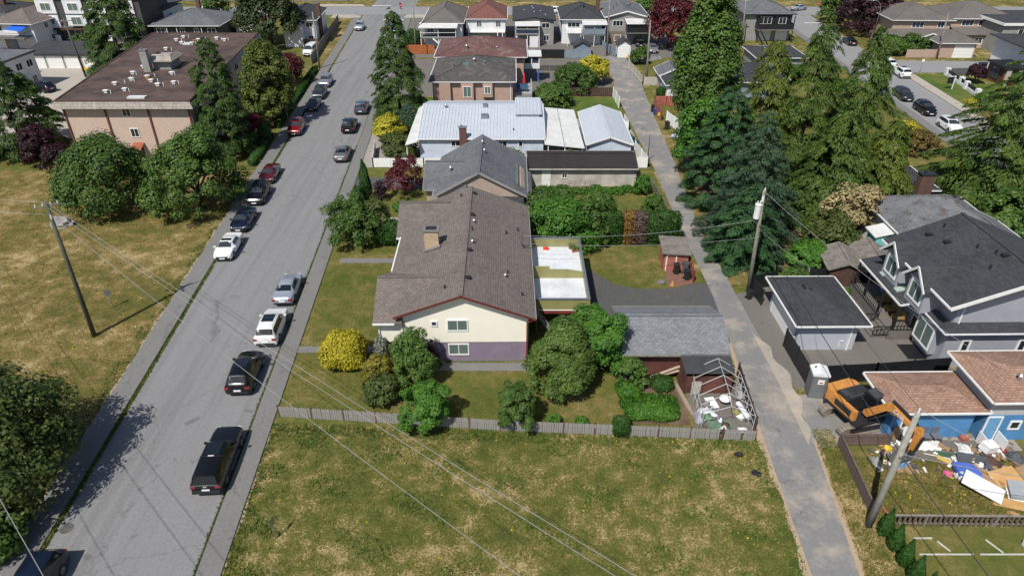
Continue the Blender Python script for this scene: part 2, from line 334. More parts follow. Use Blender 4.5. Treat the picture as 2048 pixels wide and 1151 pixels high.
# grass tufts in the seam along both kerbs, and rough growth on the open lots
def tufts(name, pts, hmin, hmax, mat, seed, lean=.6, nb=3, width=.03):
    rg = np.random.default_rng(seed); n = len(pts); k = n * nb
    base = np.repeat(np.array(pts), nb, 0) + np.c_[rg.normal(0, .05, (k, 2)), np.zeros(k)]
    h = rg.uniform(hmin, hmax, k); a = rg.uniform(0, 6.283, k); l = rg.uniform(.1, lean, k) * h
    t = np.c_[np.cos(a), np.sin(a), np.zeros(k)] * (width * rg.uniform(.6, 1.6, k))[:, None]
    b = rg.uniform(0, 6.283, k); tip = base + np.c_[np.cos(b) * l, np.sin(b) * l, h]
    v = np.empty((k, 3, 3)); v[:, 0] = base - t; v[:, 1] = base + t; v[:, 2] = tip
    o = fastmesh(name, v.reshape(-1, 3), k, 3, mat); o['kind'] = 'stuff'; return o
def fastdata(name, v, nf, m, mat):
    me = bpy.data.meshes.new(name); me.vertices.add(len(v)); me.vertices.foreach_set('co', np.ascontiguousarray(v, dtype=np.float32).ravel())
    me.loops.add(nf * m); me.loops.foreach_set('vertex_index', np.arange(nf * m, dtype=np.int32))
    me.polygons.add(nf); me.polygons.foreach_set('loop_start', np.arange(0, nf * m, m, dtype=np.int32))
    me.update(calc_edges=True); me.materials.append(mat); return me
def fastmesh(name, v, nf, m, mat, parent=None):
    return obj(name, fastdata(name, v, nf, m, mat), None, parent)
def scatter(seed, n, x0, x1, y0, y1, ok=None, z=.01):
    rg = np.random.default_rng(seed); p = np.c_[rg.uniform(x0, x1, n), rg.uniform(y0, y1, n), np.full(n, z)]
    return p[ok(p[:, 0], p[:, 1])] if ok else p
M_tuft = grassmat('tuft_grass', [(p, [x * 1.12 for x in c]) for p, c in FIELD], bmp=0)
M_tuftL = grassmat('dry_tuft_grass', [(p, [x * 1.1 for x in c]) for p, c in DRY], .11, .7, bmp=0)
M_weed = leaf('weed_green', (.04, .08, .012), (.075, .14, .02), (.13, .19, .04))
M_flower = plain('dandelion_yellow', (.75, .55, .03), .8, .2, bmp=0)
_rg = np.random.default_rng(5)
ys = _rg.uniform(10, 130, 6000); seam = np.c_[XL(ys) - .15 + _rg.normal(0, .07, 6000), ys, np.full(6000, .02)]
sheet('kerb_seam_west', [(XL(-40) - .3, -40), (XL(-40) + .0, -40), (XL(170) + .0, 170), (XL(170) - .3, 170)], .03, M_lawn)
tufts('seam_grass_west', seam, .04, .16, M_weed, 11)
ys = _rg.uniform(10, 90, 2500); seam = np.c_[XR(ys) + .06 + _rg.normal(0, .05, 2500), ys, np.full(2500, .03)]
tufts('seam_grass_east', seam, .03, .12, M_weed, 12)
lotok = lambda x, y: (x > XR(y) + 1.55) & (x < 16.5 + (y - 23) * .06) & (y < 35.6 - (x + 16) * .05)
tufts('rough_grass', scatter(1, 15000, -17, 17.5, 19, 36, lotok), .03, .13, M_tuft, 21, 2.4)
edge = lambda x, y: lotok(x, y) & ((x < XR(y) + 1.6 + .9 * np.abs(np.sin(y * .8 + np.sin(y * 2.1)))) | (x > 15.6 + (y - 23) * .06) | (y > 34.6 - (x + 16) * .055))
tufts('edge_grass', scatter(14, 26000, -17.5, 17.5, 19, 36, edge), .06, .2, M_weed, 27, 1.0)
tufts('edge_grass_west', scatter(15, 9000, -36, -29, 24, 75, lambda x, y: (x < XL(y) - 2.0) & (x > XL(y) - 2.35 - .8 * np.abs(np.sin(y * .5)))), .05, .18, M_weed, 28, 1.0)
tufts('weed_patches', (lambda p: p[(np.sin(p[:, 0] * 1.1 + 2 * np.sin(p[:, 1] * .7)) + np.sin(p[:, 1] * 1.7 + p[:, 0] * .45) > .9)])(scatter(2, 15000, -17, 17.5, 19, 36, lotok)), .05, .16, M_weed, 22, 1.4, 3, .05)
tufts('rough_grass_west', scatter(3, 20000, -62, -29, 22, 80, lambda x, y: x < XL(y) - 2.0), .03, .12, M_tuftL, 23, 2.4)
tufts('rough_grass_lane', scatter(4, 9000, 19.6, 22.6, 16, 35, lambda x, y: (x > 19.65 + (y - 23) * .11) & (x < 22.3)), .05, .2, M_tuft, 24)
tufts('rough_grass_blue_lot', scatter(6, 9000, 22, 36, 27, 32.5), .04, .16, M_tuftL, 26)
M_lawnt = grassmat('lawn_blade', [(.15, (.05, .09, .013)), (.4, (.095, .12, .023)), (.58, (.14, .132, .035)), (.74, (.21, .165, .06)), (.92, (.32, .25, .11))], .15, .9, 9, bmp=0)
tufts('lawn_blades', scatter(16, 42000, -17.5, 17, 35, 66, lambda x, y: (x > XR(y) + 1.6) & (y > 36.6 - (x + 16) * .05)), .02, .07, M_lawnt, 29, 1.8)
fl = np.vstack([scatter(7, 700, -17, 17, 20, 36, lambda x, y: lotok(x, y) & (np.sin(x * .9 + y) + np.sin(y * 1.3 - x * .5) > .5)), scatter(8, 300, -60, -32, 24, 66), scatter(9, 60, 23, 30, 27, 31)])
tufts('dandelions', fl, .12, .2, M_flower, 25, .2, 1, .05)

# ------------------------------------------------------------------ building kit
WIN = {}
def win(root, face, a, z, w, h, plane=0., pane=None, cols=2, frame=None, ft=.09, label=None):
    """window > pane ; face S faces the camera (-y), W -x, E +x, N +y"""
    fr = frame or M_vinyl; pn = pane or M_glass; key = (round(w, 2), round(h, 2), cols, fr.name, pn.name, ft)
    if key not in WIN:
        m = MB(); W2 = w / 2
        m.box(-W2, W2, -.06, .03, 0, ft).box(-W2, W2, -.06, .03, h - ft, h).box(-W2, -W2 + ft, -.06, .03, ft, h - ft).box(W2 - ft, W2, -.06, .03, ft, h - ft)
        for i in range(1, cols): x = -W2 + w * i / cols; m.box(x - .03, x + .03, -.05, .03, ft, h - ft)
        WIN[key] = (m.mesh('window'), box(-W2 + ft - .005, W2 - ft + .005, -.018, .02, ft - .005, h - ft + .005).mesh('pane'))
    rot = {'S': 0, 'E': R(90), 'N': R(180), 'W': R(-90)}[face]
    loc = (a, plane, z) if face in 'SN' else (plane, a, z)
    f = obj('window', WIN[key][0], fr, root, loc=loc, rz=rot); obj('pane', WIN[key][1], pn, f)
    return f
def door(root, face, a, z, w, h, plane, mat, name='door'):
    m = box(-w / 2, w / 2, -.04, .03, 0, h); k = M_trim
    fr = MB().box(-w / 2 - .1, -w / 2, -.06, .03, 0, h + .1).box(w / 2, w / 2 + .1, -.06, .03, 0, h + .1).box(-w / 2, w / 2, -.06, .03, h, h + .1)
    rot = {'S': 0, 'E': R(90), 'N': R(180), 'W': R(-90)}[face]; loc = (a, plane, z) if face in 'SN' else (plane, a, z)
    d = m.build(name, mat, root, loc=loc, rz=rot); fr.build('door_frame', k, d)
    if name == 'garage_door':
        for i in range(1, 4): box(-w / 2 + .02, w / 2 - .02, -.052, -.04, h * i / 4 - .012, h * i / 4 + .012).build('panel_groove', plain('groove_grey', (.4, .4, .4), .7, .05), d)
    else: box(w / 2 - .14, w / 2 - .08, -.1, -.04, h * .46, h * .5).build('door_handle', M_steel, d)
    return d
def gable(root, x0, x1, y0, y1, h, rise, axis, ov, mat, t=.16, name='roof', fascia=None, ridge=None, gov=None):
    gov = ov if gov is None else gov; m = MB(); up = .14; fm = MB()
    if axis == 'y':
        rx = (x0 + x1) / 2 if ridge is None else ridge
        sl = rise / (rx - x0); sr = rise / (x1 - rx); zr = h + rise + up
        A = [(x0 - ov, y0 - gov, h - ov * sl + up), (rx, y0 - gov, zr), (rx, y1 + gov, zr), (x0 - ov, y1 + gov, h - ov * sl + up)]
        B = [(rx, y0 - gov, zr), (x1 + ov, y0 - gov, h - ov * sr + up), (x1 + ov, y1 + gov, h - ov * sr + up), (rx, y1 + gov, zr)]
        ends = [(A[0], A[1], (0, -.03, 0)), (B[0], B[1], (0, -.03, 0)), (A[2], A[3], (0, .03, 0)), (B[2], B[3], (0, .03, 0))]
        gut = [(A[0], A[3], (-.06, 0, 0)), (B[1], B[2], (.06, 0, 0))]
    else:
        ry = (y0 + y1) / 2 if ridge is None else ridge
        sl = rise / (ry - y0); sr = rise / (y1 - ry); zr = h + rise + up
        A = [(x0 - gov, y0 - ov, h - ov * sl + up), (x1 + gov, y0 - ov, h - ov * sl + up), (x1 + gov, ry, zr), (x0 - gov, ry, zr)]
        B = [(x0 - gov, ry, zr), (x1 + gov, ry, zr), (x1 + gov, y1 + ov, h - ov * sr + up), (x0 - gov, y1 + ov, h - ov * sr + up)]
        ends = [(A[0], A[3], (-.03, 0, 0)), (A[1], A[2], (.03, 0, 0)), (B[0], B[3], (-.03, 0, 0)), (B[1], B[2], (.03, 0, 0))]
        gut = [(A[0], A[1], (0, -.06, 0)), (B[3], B[2], (0, .06, 0))]
    m.slab(A, t).slab(B, t); r = m.build(name, mat, root)
    if fascia:
        for p, q, o in ends:
            fm.bar(Vector(p) + Vector(o) - Vector((0, 0, t / 2 + .03)), Vector(q) + Vector(o) - Vector((0, 0, t / 2 + .03)), .05, .24)
        for p, q, o in gut:
            fm.bar(Vector(p) + Vector(o) - Vector((0, 0, .07)), Vector(q) + Vector(o) - Vector((0, 0, .07)), .11, .12)
        fm.build('fascia', fascia, r)
    cap = MB()
    p, q = (A[1], A[2]) if axis == 'y' else (A[3], A[2])
    cap.bar(Vector(p) + Vector((0, 0, .012)), Vector(q) + Vector((0, 0, .012)), .3, .05); cap.build('ridge_cap', mat, r)
    return r
def hip(root, x0, x1, y0, y1, h, rise, ov, mat, name='roof', fascia=None, run=None, caps=True):
    a0, a1, b0, b1 = x0 - ov, x1 + ov, y0 - ov, y1 + ov; w, d = a1 - a0, b1 - b0; z0 = h - .05; z1 = h + rise
    k = min(w, d) / 2 if run is None else run
    if w >= d: r0, r1 = (a0 + k, (b0 + b1) / 2, z1), (a1 - k, (b0 + b1) / 2, z1)
    else: r0, r1 = ((a0 + a1) / 2, b0 + k, z1), ((a0 + a1) / 2, b1 - k, z1)
    v = [(a0, b0, z0), (a1, b0, z0), (a1, b1, z0), (a0, b1, z0), r0, r1] + [(a0, b0, z0 - .12), (a1, b0, z0 - .12), (a1, b1, z0 - .12), (a0, b1, z0 - .12)]
    f = [(0, 1, 5, 4), (1, 2, 5), (2, 3, 4, 5), (3, 0, 4)] if w >= d else [(0, 1, 4), (1, 2, 5, 4), (2, 3, 5), (3, 0, 4, 5)]
    f += [(6, 7, 1, 0), (7, 8, 2, 1), (8, 9, 3, 2), (9, 6, 0, 3), (9, 8, 7, 6)]
    m = MB().add(v, f); r = m.build(name, mat, root)
    if fascia:
        g = MB()
        for p, q, o in ((6, 7, (0, -.06, 0)), (7, 8, (.06, 0, 0)), (8, 9, (0, .06, 0)), (9, 6, (-.06, 0, 0))):
            g.bar(Vector(v[p]) + Vector(o) + Vector((0, 0, .07)), Vector(v[q]) + Vector(o) + Vector((0, 0, .07)), .1, .12)
        g.build('gutter', fascia, r)
    if caps:
        c = MB(); e = [(0, 4), (3, 4), (1, 5), (2, 5), (4, 5)] if w >= d else [(0, 4), (1, 4), (2, 5), (3, 5), (4, 5)]
        for p, q in e:
            if (Vector(v[p]) - Vector(v[q])).length > .2: c.bar(Vector(v[p]) + Vector((0, 0, .02)), Vector(v[q]) + Vector((0, 0, .02)), .24, .06)
        c.build('ridge_cap', mat, r)
    return r
def walls(root, x0, x1, y0, y1, h, mat, rise=0, axis='y', z0=0, name='wall', ridge=None):
    m = MB()
    if rise and axis == 'y':
        rx = (x0 + x1) / 2 if ridge is None else ridge
        m.front([(x0, z0), (x1, z0), (x1, h), (rx, h + rise), (x0, h)], y0, y1)
    elif rise:
        ry = (y0 + y1) / 2 if ridge is None else ridge
        m.side([(y0, z0), (y1, z0), (y1, h), (ry, h + rise), (y0, h)], x0, x1)
    else: m.box(x0, x1, y0, y1, z0, h)
    return m.build(name, mat, root)
def chimney(root, x, y, z0, z1, w, d, mat, cap=None):
    c = box(x - w / 2, x + w / 2, y - d / 2, y + d / 2, z0, z1).build('chimney', mat, root)
    k = MB().box(x - w / 2 - .07, x + w / 2 + .07, y - d / 2 - .07, y + d / 2 + .07, z1, z1 + .12); k.cyl(x - w * .2, y, z1 + .12, z1 + .35, .11, 8)
    k.build('chimney_cap', cap or M_conc, c); return c
def vent(root, x, y, z, kind='pipe', s=1):
    if kind == 'pipe': return MB().cyl(x, y, z - .2, z + .38 * s, .06 * s, 8).cyl(x, y, z + .3 * s, z + .36 * s, .1 * s, 8).build('vent_pipe', M_dark, root)
    if kind == 'metal': return MB().cyl(x, y, z - .2, z + .3 * s, .1 * s, 8).cyl(x, y, z + .3 * s, z + .42 * s, .19 * s, 10, .08 * s).build('vent_pipe', M_steel, root)
    if kind == 'box': return MB().box(x - .22 * s, x + .22 * s, y - .17 * s, y + .17 * s, z - .2, z + .14 * s).box(x - .26 * s, x + .26 * s, y - .21 * s, y + .21 * s, z + .14 * s, z + .19 * s).build('roof_vent', M_dark, root)
def downpipe(root, x, y, z0, z1, mat): return MB().box(x - .05, x + .05, y - .05, y + .05, z0, z1).build('downpipe', mat, root)
def fence(name, label, pts, h, bw, gap, mat, pm, post=2.4, rails=True, th=.025, lean=0, cat='fence', skip=(), cap=False, group=None):
    """fence > picket (each a piece), rail, post"""
    p0 = Vector((*pts[0], 0)); root = thing(name, label, cat, p0, group=group); pk = box(-bw / 2, bw / 2, -th / 2, th / 2, .04, h).mesh('picket')
    i = 0; post_m = box(-.05, .05, -.05, .05, -.1, h + .12).mesh('post')
    for a, b in zip(pts[:-1], pts[1:]):
        a, b = Vector((*a, 0)) - p0, Vector((*b, 0)) - p0; d = b - a; L = d.length; d.normalize(); ang = math.atan2(d.y, d.x); nrm = Vector((-d.y, d.x, 0))
        n = int(L / (bw + gap))
        for k in range(n):
            i += 1
            if i in skip: continue
            c = a + d * ((k + .5) * L / n)
            o = obj('picket', pk, mat, root, loc=(c.x + rnd(-.008, .008), c.y + rnd(-.008, .008), rnd(-.02, .02)), rz=ang + rnd(-.03, .03))
            o.rotation_euler.x = rnd(-.02, .02); o.rotation_euler.y = rnd(-.012, .012)
        if rails:
            for zz in ((.35, h - .25) if h > 1 else (.2, h - .1)):
                q = nrm * .05; MB().bar(a + q + Vector((0, 0, zz)), b + q + Vector((0, 0, zz)), .05, .09).build('rail', pm, root)
        if cap: MB().bar(a + Vector((0, 0, h + .03)), b + Vector((0, 0, h + .03)), .12, .04).build('cap_rail', pm, root)
        m = max(1, int(round(L / post)))
        for k in range(m + 1):
            c = a + d * (L * k / m) + nrm * .03; o = obj('post', post_m, pm, root, loc=(c.x, c.y, rnd(-.05, .03)), rz=ang); o.rotation_euler.y = rnd(-.03, .03)
    return root
def panel_fence(name, label, pts, h, mat, pm, post=2.4, th=.04, cat='fence', z0=.05):
    p0 = Vector((*pts[0], 0)); root = thing(name, label, cat, p0)
    for a, b in zip(pts[:-1], pts[1:]):
        a, b = Vector((*a, 0)) - p0, Vector((*b, 0)) - p0; m = max(1, int(round((b - a).length / post)))
        for k in range(m):
            p = a.lerp(b, k / m); q = a.lerp(b, (k + 1) / m); zz = Vector((0, 0, (h + z0) / 2))
            MB().bar(p + zz, q + zz, th, h - z0).build('panel', mat, root)
        for k in range(m + 1):
            c = a.lerp(b, k / m); box(c.x - .06, c.x + .06, c.y - .06, c.y + .06, 0, h + .06).build('post', pm, root)
    return root
# ------------------------------------------------------------------ roof and wall finishes
S_brown = brickish('brown_shingles', (.1, .082, .073), (.19, .158, .141), (.045, .036, .032), .36, .2, .02, .9, .22, .4)
S_grey = brickish('grey_shingles', (.12, .128, .138), (.215, .228, .242), (.06, .065, .07), .36, .19, .018, .9, .18, .5)
S_greyd = brickish('slate_grey_shingles', (.065, .07, .077), (.145, .153, .164), (.03, .032, .035), .36, .2, .012, .9, .35, .3)
S_char = brickish('charcoal_shingles', (.019, .02, .024), (.05, .053, .06), (.009, .009, .011), .36, .2, .012, .9, .3, .4)
S_black = brickish('black_shingles', (.014, .012, .012), (.027, .024, .023), (.006, .005, .005), .33, .15, .012, .9, .4, .4)
S_tan = brickish('tan_shingles', (.18, .1, .07), (.36, .225, .16), (.075, .04, .028), .36, .19, .02, .9, .25, .4)
S_redt = brickish('red_brown_tiles', (.11, .052, .045), (.155, .078, .068), (.04, .018, .016), .3, .38, .035, .8, .35, .3, .9, 0, (.2, .15, .14))
S_reds = brickish('russet_tiles', (.16, .06, .045), (.2, .085, .065), (.06, .022, .018), .3, .38, .03, .8, .3, .3, .9, 0)
S_dkt = brickish('dark_tiles', (.06, .054, .05), (.095, .086, .08), (.022, .02, .018), .3, .36, .035, .85, .4, .35, .9, .5, (.16, .15, .14))
S_taupe = brickish('taupe_tiles', (.11, .098, .088), (.155, .14, .125), (.045, .04, .036), .3, .36, .03, .85, .35, .3, .8, 0)
S_shake = brickish('silver_shakes', (.2, .175, .15), (.42, .38, .33), (.06, .05, .045), .16, .45, .02, .95, .35, 1.2, .8)
S_moss = brickish('mossy_shakes', (.11, .095, .08), (.24, .215, .19), (.04, .035, .03), .22, .25, .02, .95, .45, 1.2, .8)
M_tar = plain('tar_gravel_roof', (.085, .055, .046), .95, .55, .3, fine=1.3, bmp=.15)
M_cream = siding('cream_stucco', (.88, .84, .72), .2, .7, False, .03)
M_purple = siding('mauve_siding', (.25, .195, .265), .12, .7)
M_redtrim = plain('barn_red_trim', (.2, .035, .028), .6, .2, 2)
M_redwall = siding('red_cedar_siding', (.12, .042, .032), .14, .75, False, .3)
M_redshed = siding('faded_red_boards', (.4, .13, .09), .14, .8, False, .3)
M_olive = siding('olive_metal_cladding', (.26, .245, .1), .16, .5, True)
M_membrane = plain('white_membrane', (.62, .645, .67), .6, .16, .5, fine=3, bmp=.05)
M_peach = siding('peach_siding', (.42, .33, .265), .16, .7)
M_beige = siding('beige_siding', (.47, .44, .385), .22, .7, False, .2)
M_pale = siding('pale_blue_siding', (.52, .58, .66), .3, .6, True, .08)
M_paleroof = plain('pale_metal_roof', (.44, .48, .53), .5, .04, .5, fine=4, bmp=.04)
M_awn = plain('white_corrugated', (.62, .62, .6), .5, .12, .6, fine=6, bmp=.05)
M_pink = plain('pink_stucco', (.42, .285, .225), .85, .1, .8)
M_aptw = brickish('apartment_block_wall', (.5, .385, .315), (.55, .425, .35), (.4, .3, .24), .4, .2, .012, .9, .15, .3, .2)
M_whitew = plain('white_stucco', (.68, .69, .7), .8, .1, .6)
M_greyw = plain('grey_stucco', (.27, .265, .25), .85, .15, .8)
M_bluegrey = siding('blue_grey_siding', (.335, .348, .385), .18, .6, False, .06)
M_bluegreyl = plain('pale_blue_grey_wall', (.4, .435, .48), .7, .06, .8)
M_blackw = plain('black_panel', (.013, .014, .017), .5, .3, 1.2, bmp=0)
M_blue = siding('bright_blue_siding', (.075, .235, .46), .2, .6)
M_teal = siding('teal_boards', (.16, .5, .47), .18, .7)
M_green_dk = siding('dark_green_siding', (.035, .05, .045), .2, .7)
M_pgrey = siding('blue_grey_paint', (.2, .25, .3), .2, .7)
M_cedar = plain('orange_cedar', (.36, .11, .03), .8, .25, 1.5)
M_tanst = plain('tan_stucco', (.41, .3, .235), .85, .08, .8)
M_brown = plain('dark_brown_wood', (.075, .04, .028), .85, .3, 2)
M_brickc = brickish('yellow_chimney_brick', (.36, .26, .15), (.52, .4, .25), (.25, .21, .17), .3, .1, .014, .9, .2, 2, .5)
M_brickr = brickish('dark_red_brick', (.12, .045, .035), (.17, .07, .055), (.1, .08, .07), .22, .08, .012, .9, .2, 2, .5)
M_tintb = paint('blue_tinted_glass', (.035, .05, .075), .1, 0, .5)

# ------------------------------------------------------------------ the mauve and cream house in the middle
h = thing('house', 'brown-roofed house with cream upper wall and mauve lower wall', 'house', (-8.3, 42.5, 0), R(.6))
MB().front([(0, .0), (9.55, .0), (9.55, 1.97), (0, 1.97)], .06, 18.4).build('lower_wall', M_purple, h)
MB().front([(0, 1.97), (9.55, 1.97), (9.55, 4.55), (4.5, 6.42), (0, 4.62)], 0, 18.5).build('upper_wall', M_cream, h)
box(-.05, 9.6, .03, .09, 0, .22).build('plinth', M_conc, h)
rf = MB().slab([(4.5, -.5, 6.6), (-.62, -.5, 4.7), (-.62, 1.05, 4.7), (-1.75, 1.05, 4.28), (-1.75, 19, 4.28), (4.5, 19, 6.6)], .17).slab([(4.5, -.5, 6.6), (4.5, 19, 6.6), (10.08, 19, 4.5), (10.08, -.5, 4.5)], .17).build('roof', S_brown, h)
MB().bar((4.5, -.5, 6.61), (4.5, 19, 6.61), .34, .06).build('ridge_cap', S_brown, rf)
fm = MB()
for p, q in (((4.5, -.53, 6.5), (-.64, -.53, 4.58)), ((4.5, -.53, 6.5), (10.1, -.53, 4.38)), ((4.5, 19.03, 6.5), (-1.75, 19.03, 4.18)), ((4.5, 19.03, 6.5), (10.1, 19.03, 4.38))): MB().bar(p, q, .05, .16).build('red_bargeboard', plain('dark_red_trim', (.13, .024, .02), .6, .2), rf)
MB().bar((10.12, -.5, 4.42), (10.12, 19, 4.42), .07, .1).build('gutter', M_greyw, rf); MB().bar((-1.81, 7, 4.2), (-1.81, 13, 4.2), .11, .12).build('gutter', M_trim, rf)
for nm, yr in (('street_gable_roof', 3.3), ('street_gable_roof', 16.9)):
    r2 = MB().slab([(-2.25, yr - 3.7, 4.1), (-.03, yr - 3.7, 4.1), (-.03, yr - 3.2, 4.35), (1.9, yr - 3.2, 4.35), (3.4, yr, 5.95), (-2.25, yr, 5.95)], .15).slab([(-2.25, yr, 5.95), (3.4, yr, 5.95), (1.9, yr + 3.6, 4.12), (-2.25, yr + 3.6, 4.12)], .15).build(nm, S_brown, h)
    MB().bar((-2.25, yr, 5.96), (3.0, yr, 5.96), .3, .05).build('ridge_cap', S_brown, r2)
    MB().bar((-2.25, yr - 3.75, 4.0), (-.6 if yr < 5 else -1.9, yr - 3.75, 4.0), .1, .12).build('gutter', M_trim, r2)
    MB().side([(yr - 3.2, 1.97), (yr + 3.2, 1.97), (yr + 3.2, 4.2), (yr, 5.78), (yr - 3.2, 4.2)], -1.95, -.1).build('street_wing_wall', M_cream, h)
    MB().box(-1.6, -.1, yr - 3.0, yr + 3.0, 0, 1.97).build('street_wing_base', M_purple, h)
win(h, 'S', 4.13, 3.05, 1.62, 1.06, -.01, M_blind); win(h, 'S', 2.35, 3.5, .5, .5, -.01, None, 1); win(h, 'S', 4.13, .7, 1.62, 1.1, .05, M_blind)
for yy in (6.6, 9.5, 12.2): win(h, 'W', yy, 2.6, 1.8, 1.2, -.01, None, 2)
for yy in (3, 8, 13.5): win(h, 'E', yy, 2.9, 1.4, 1.0, 9.56, None, 2)
MB().box(9.4, 9.5, -.16, -.06, .1, 3.9).bar((9.45, -.1, 3.9), (10.1, -.45, 4.35), .09).build('downpipe', M_redtrim, h)
MB().box(-1.95, -1.87, -.05, .03, 2, 4.0).build('downpipe', M_trim, h)
ch = MB().box(.95, 2.15, 8.5, 9.25, 4.6, 7.15).build('chimney', M_brickc, h)
MB().box(.86, 2.24, 8.41, 9.34, 7.15, 7.3).build('chimney_cap', M_conc, ch)
MB().box(1.1, 2.0, 8.6, 9.15, 7.3, 7.36).build('flue_top', M_dark, ch)
MB().slab([(.85, 8.15, 5.42), (2.3, 8.15, 5.96), (2.3, 8.5, 6.0), (.85, 8.5, 5.5)], .1).build('flashing', M_steel, ch)
def zrm(x): return 6.6 - (x - 4.5) * (2.1 / 5.58) if x > 4.5 else 6.6 - (4.5 - x) * (2.32 / 6.25)
for x, y, k in [(4.85, 17.6, 'box'), (4.85, 13.0, 'box'), (5.05, 11.7, 'metal'), (4.95, 10.2, 'pipe'), (5.05, 7.9, 'metal'), (4.85, 6.5, 'box'), (4.95, 2.2, 'box'), (8.95, 12.8, 'pipe'), (7.9, 11.5, 'pipe'), (8.0, 4.8, 'pipe'), (7.8, 4.1, 'metal'), (9.1, 2.1, 'pipe'), (3.2, 1.2, 'pipe'), (3.6, 17.3, 'pipe')]:
    vent(rf, x, y, zrm(x), k, .85)
MB().bar((9.3, 10.3, 4.7), (9.3, 10.3, 5.9), .04).bar((9.3, 9.8, 5.0), (9.3, 9.8, 5.5), .04).bar((9.3, 9.8, 5.0), (9.9, 10.1, 4.9), .04).bar((9.9, 10.1, 4.9), (9.9, 10.1, 5.3), .04).bar((9.3, 10.3, 5.2), (9.3, 9.8, 5.0), .04).build('antenna_bracket', M_dark, rf)

# deck behind the house
d = thing('roof_deck', 'white roof deck with olive parapets beside the brown-roofed house', 'deck', (1.75, 46.2, 0), 0)
box(.05, 4.5, .1, 10.2, 2.45, 2.72).build('deck_floor', M_membrane, d)
box(0, 4.6, -.06, .09, 2.55, 3.55).build('parapet', M_olive, d); box(4.46, 4.6, .09, 10.3, 2.5, 3.5).build('parapet', M_olive, d); box(0, 4.6, 10.2, 10.33, 2.5, 3.6).build('parapet', M_olive, d)
MB().front([(0, 2.7), (4.44, 2.7), (4.44, 3.3), (3.1, 3.55), (1.5, 3.55), (1.5, 3.85), (0, 3.85)], 4.6, 4.75).build('divider_wall', M_olive, d)
MB().bar((0, -.0, 3.58), (4.62, 0, 3.58), .22, .05).bar((4.53, 0, 3.53), (4.53, 10.3, 3.53), .2, .05).bar((0, 10.26, 3.63), (4.6, 10.26, 3.63), .2, .05).build('coping', M_steel, d)
box(-.0, 4.62, -.1, -.02, 2.2, 2.5).build('red_beam', M_redtrim, d); box(-.0, 4.62, -.11, -.03, 2.5, 2.56).build('flashing', M_trim, d)
for x in (.3, 2.4, 4.3): box(x - .08, x + .08, .05, .2, 0, 2.45).build('post', M_wood, d); box(x - .08, x + .08, 9.9, 10.05, 0, 2.45).build('post', M_wood, d)
MB().bar((.3, -.15, 2.6), (2.6, -2.2, .3), .06, .2).bar((.3, -.9, 2.6), (2.6, -2.9, .3), .06, .2).build('stair_stringer', M_wood, d)
for i in range(9): MB().bar((.3 + i * .26, -.15 - i * .23, 2.5 - i * .26), (.3 + i * .26, -.95 - i * .23, 2.5 - i * .26), .24, .04).build('stair_tread', M_wood, d)
tag(MB().cyl(0, 0, 0, .12, .28, 10, .2).box(-.34, -.1, -.12, .1, 0, .16).build('toy_car', paint('toy_red', (.6, .03, .02), .4), loc=(3.25, 56.0, 2.72)), 'small red plastic toy on the white deck floor', 'toy')
t = thing('potted_plants', 'potted plants in the far corner of the white deck', 'planter', (5.8, 55.9, 2.72))
for i, (x, y) in enumerate([(0, 0), (-.35, .1), (.2, -.4), (-.1, -.5)]): MB().cyl(x, y, 0, .26, .12, 8, .17).build('pot', plain('terracotta', (.35, .12, .07), .8), t); MB().cyl(x, y, .26, .5, .12, 6, .22).build('foliage', M_weed, t)
# ------------------------------------------------------------------ grey garage with lean-to and tent frame
g = thing('garage', 'grey shingled garage with red cedar walls beside the lane', 'garage', (8.7, 40.9, 0))
walls(g, 0, 7.2, 0, 5.4, 2.5, M_redwall, 1.15, 'x'); gable(g, 0, 7.2, 0, 5.4, 2.5, 1.15, 'x', .5, S_grey, fascia=M_wood, gov=.45)
door(g, 'E', 1.2, 0, .9, 2, 7.21, M_redtrim); door(g, 'N', 3.6, 0, 4.5, 2.1, 5.41, M_trim, 'garage_door')
s = thing('lean_to_shed', 'low dark lean-to roof against the front of the grey garage', 'shed', (12.6, 38.5, 0))
MB().slab([(0, 0, 2.2), (3.6, 0, 2.2), (3.75, 2.1, 2.45), (.0, 2.1, 2.45)], .08).build('roof', plain('dark_rolled_roofing', (.045, .047, .05), .9, .25, 1), s)
box(.05, .12, .1, 2.1, 0, 2.15).build('wall', M_redwall, s); box(3.5, 3.57, .1, 2.1, 0, 2.1).build('wall', M_redwall, s); box(.12, 3.5, .3, .36, 0, 1.7).build('wall', M_redwall, s)
t = thing('tent_frame', 'bare white metal canopy frame in the corner by the lane', 'canopy frame', (14.95, 36.9, 0), R(-3))
fr = MB(); bow = MB()
for i in range(6):
    y = -2.3 + i * 0.95; zt = 2.9 - (.35 if i == 0 else 0)
    q = MB().tube([(-1.75, y, 0), (-1.75, y, 1.75)], .022, 6).tube([(1.75, y, 0), (1.75, y, 1.75)], .028, 6).tube([(-1.75, y, 1.75), (0, y, zt), (1.75, y, 1.75)], .028, 6); q.build('bow', plain('grey_white_tube', (.46, .46, .46), .5, .2), t)
for x, z in ((-1.75, 1.75), (0, 2.9), (1.75, 1.75), (-1.75, 1.0), (1.75, 1.0)): MB().tube([(x, -2.3, z if z < 2.5 else 2.55), (x, -1.35, z), (x, 2.45, z)], .024, 6).build('purlin', MATS['grey_white_tube'], t)
panel_fence('mesh_fence', 'dark rusted mesh fence along the lane beside the canopy frame', [(16.9, 34.9), (17.35, 40.8)], 1.3, plain('rust_mesh', (.06, .05, .045), .9, .4), M_brown, 1.5, .03)
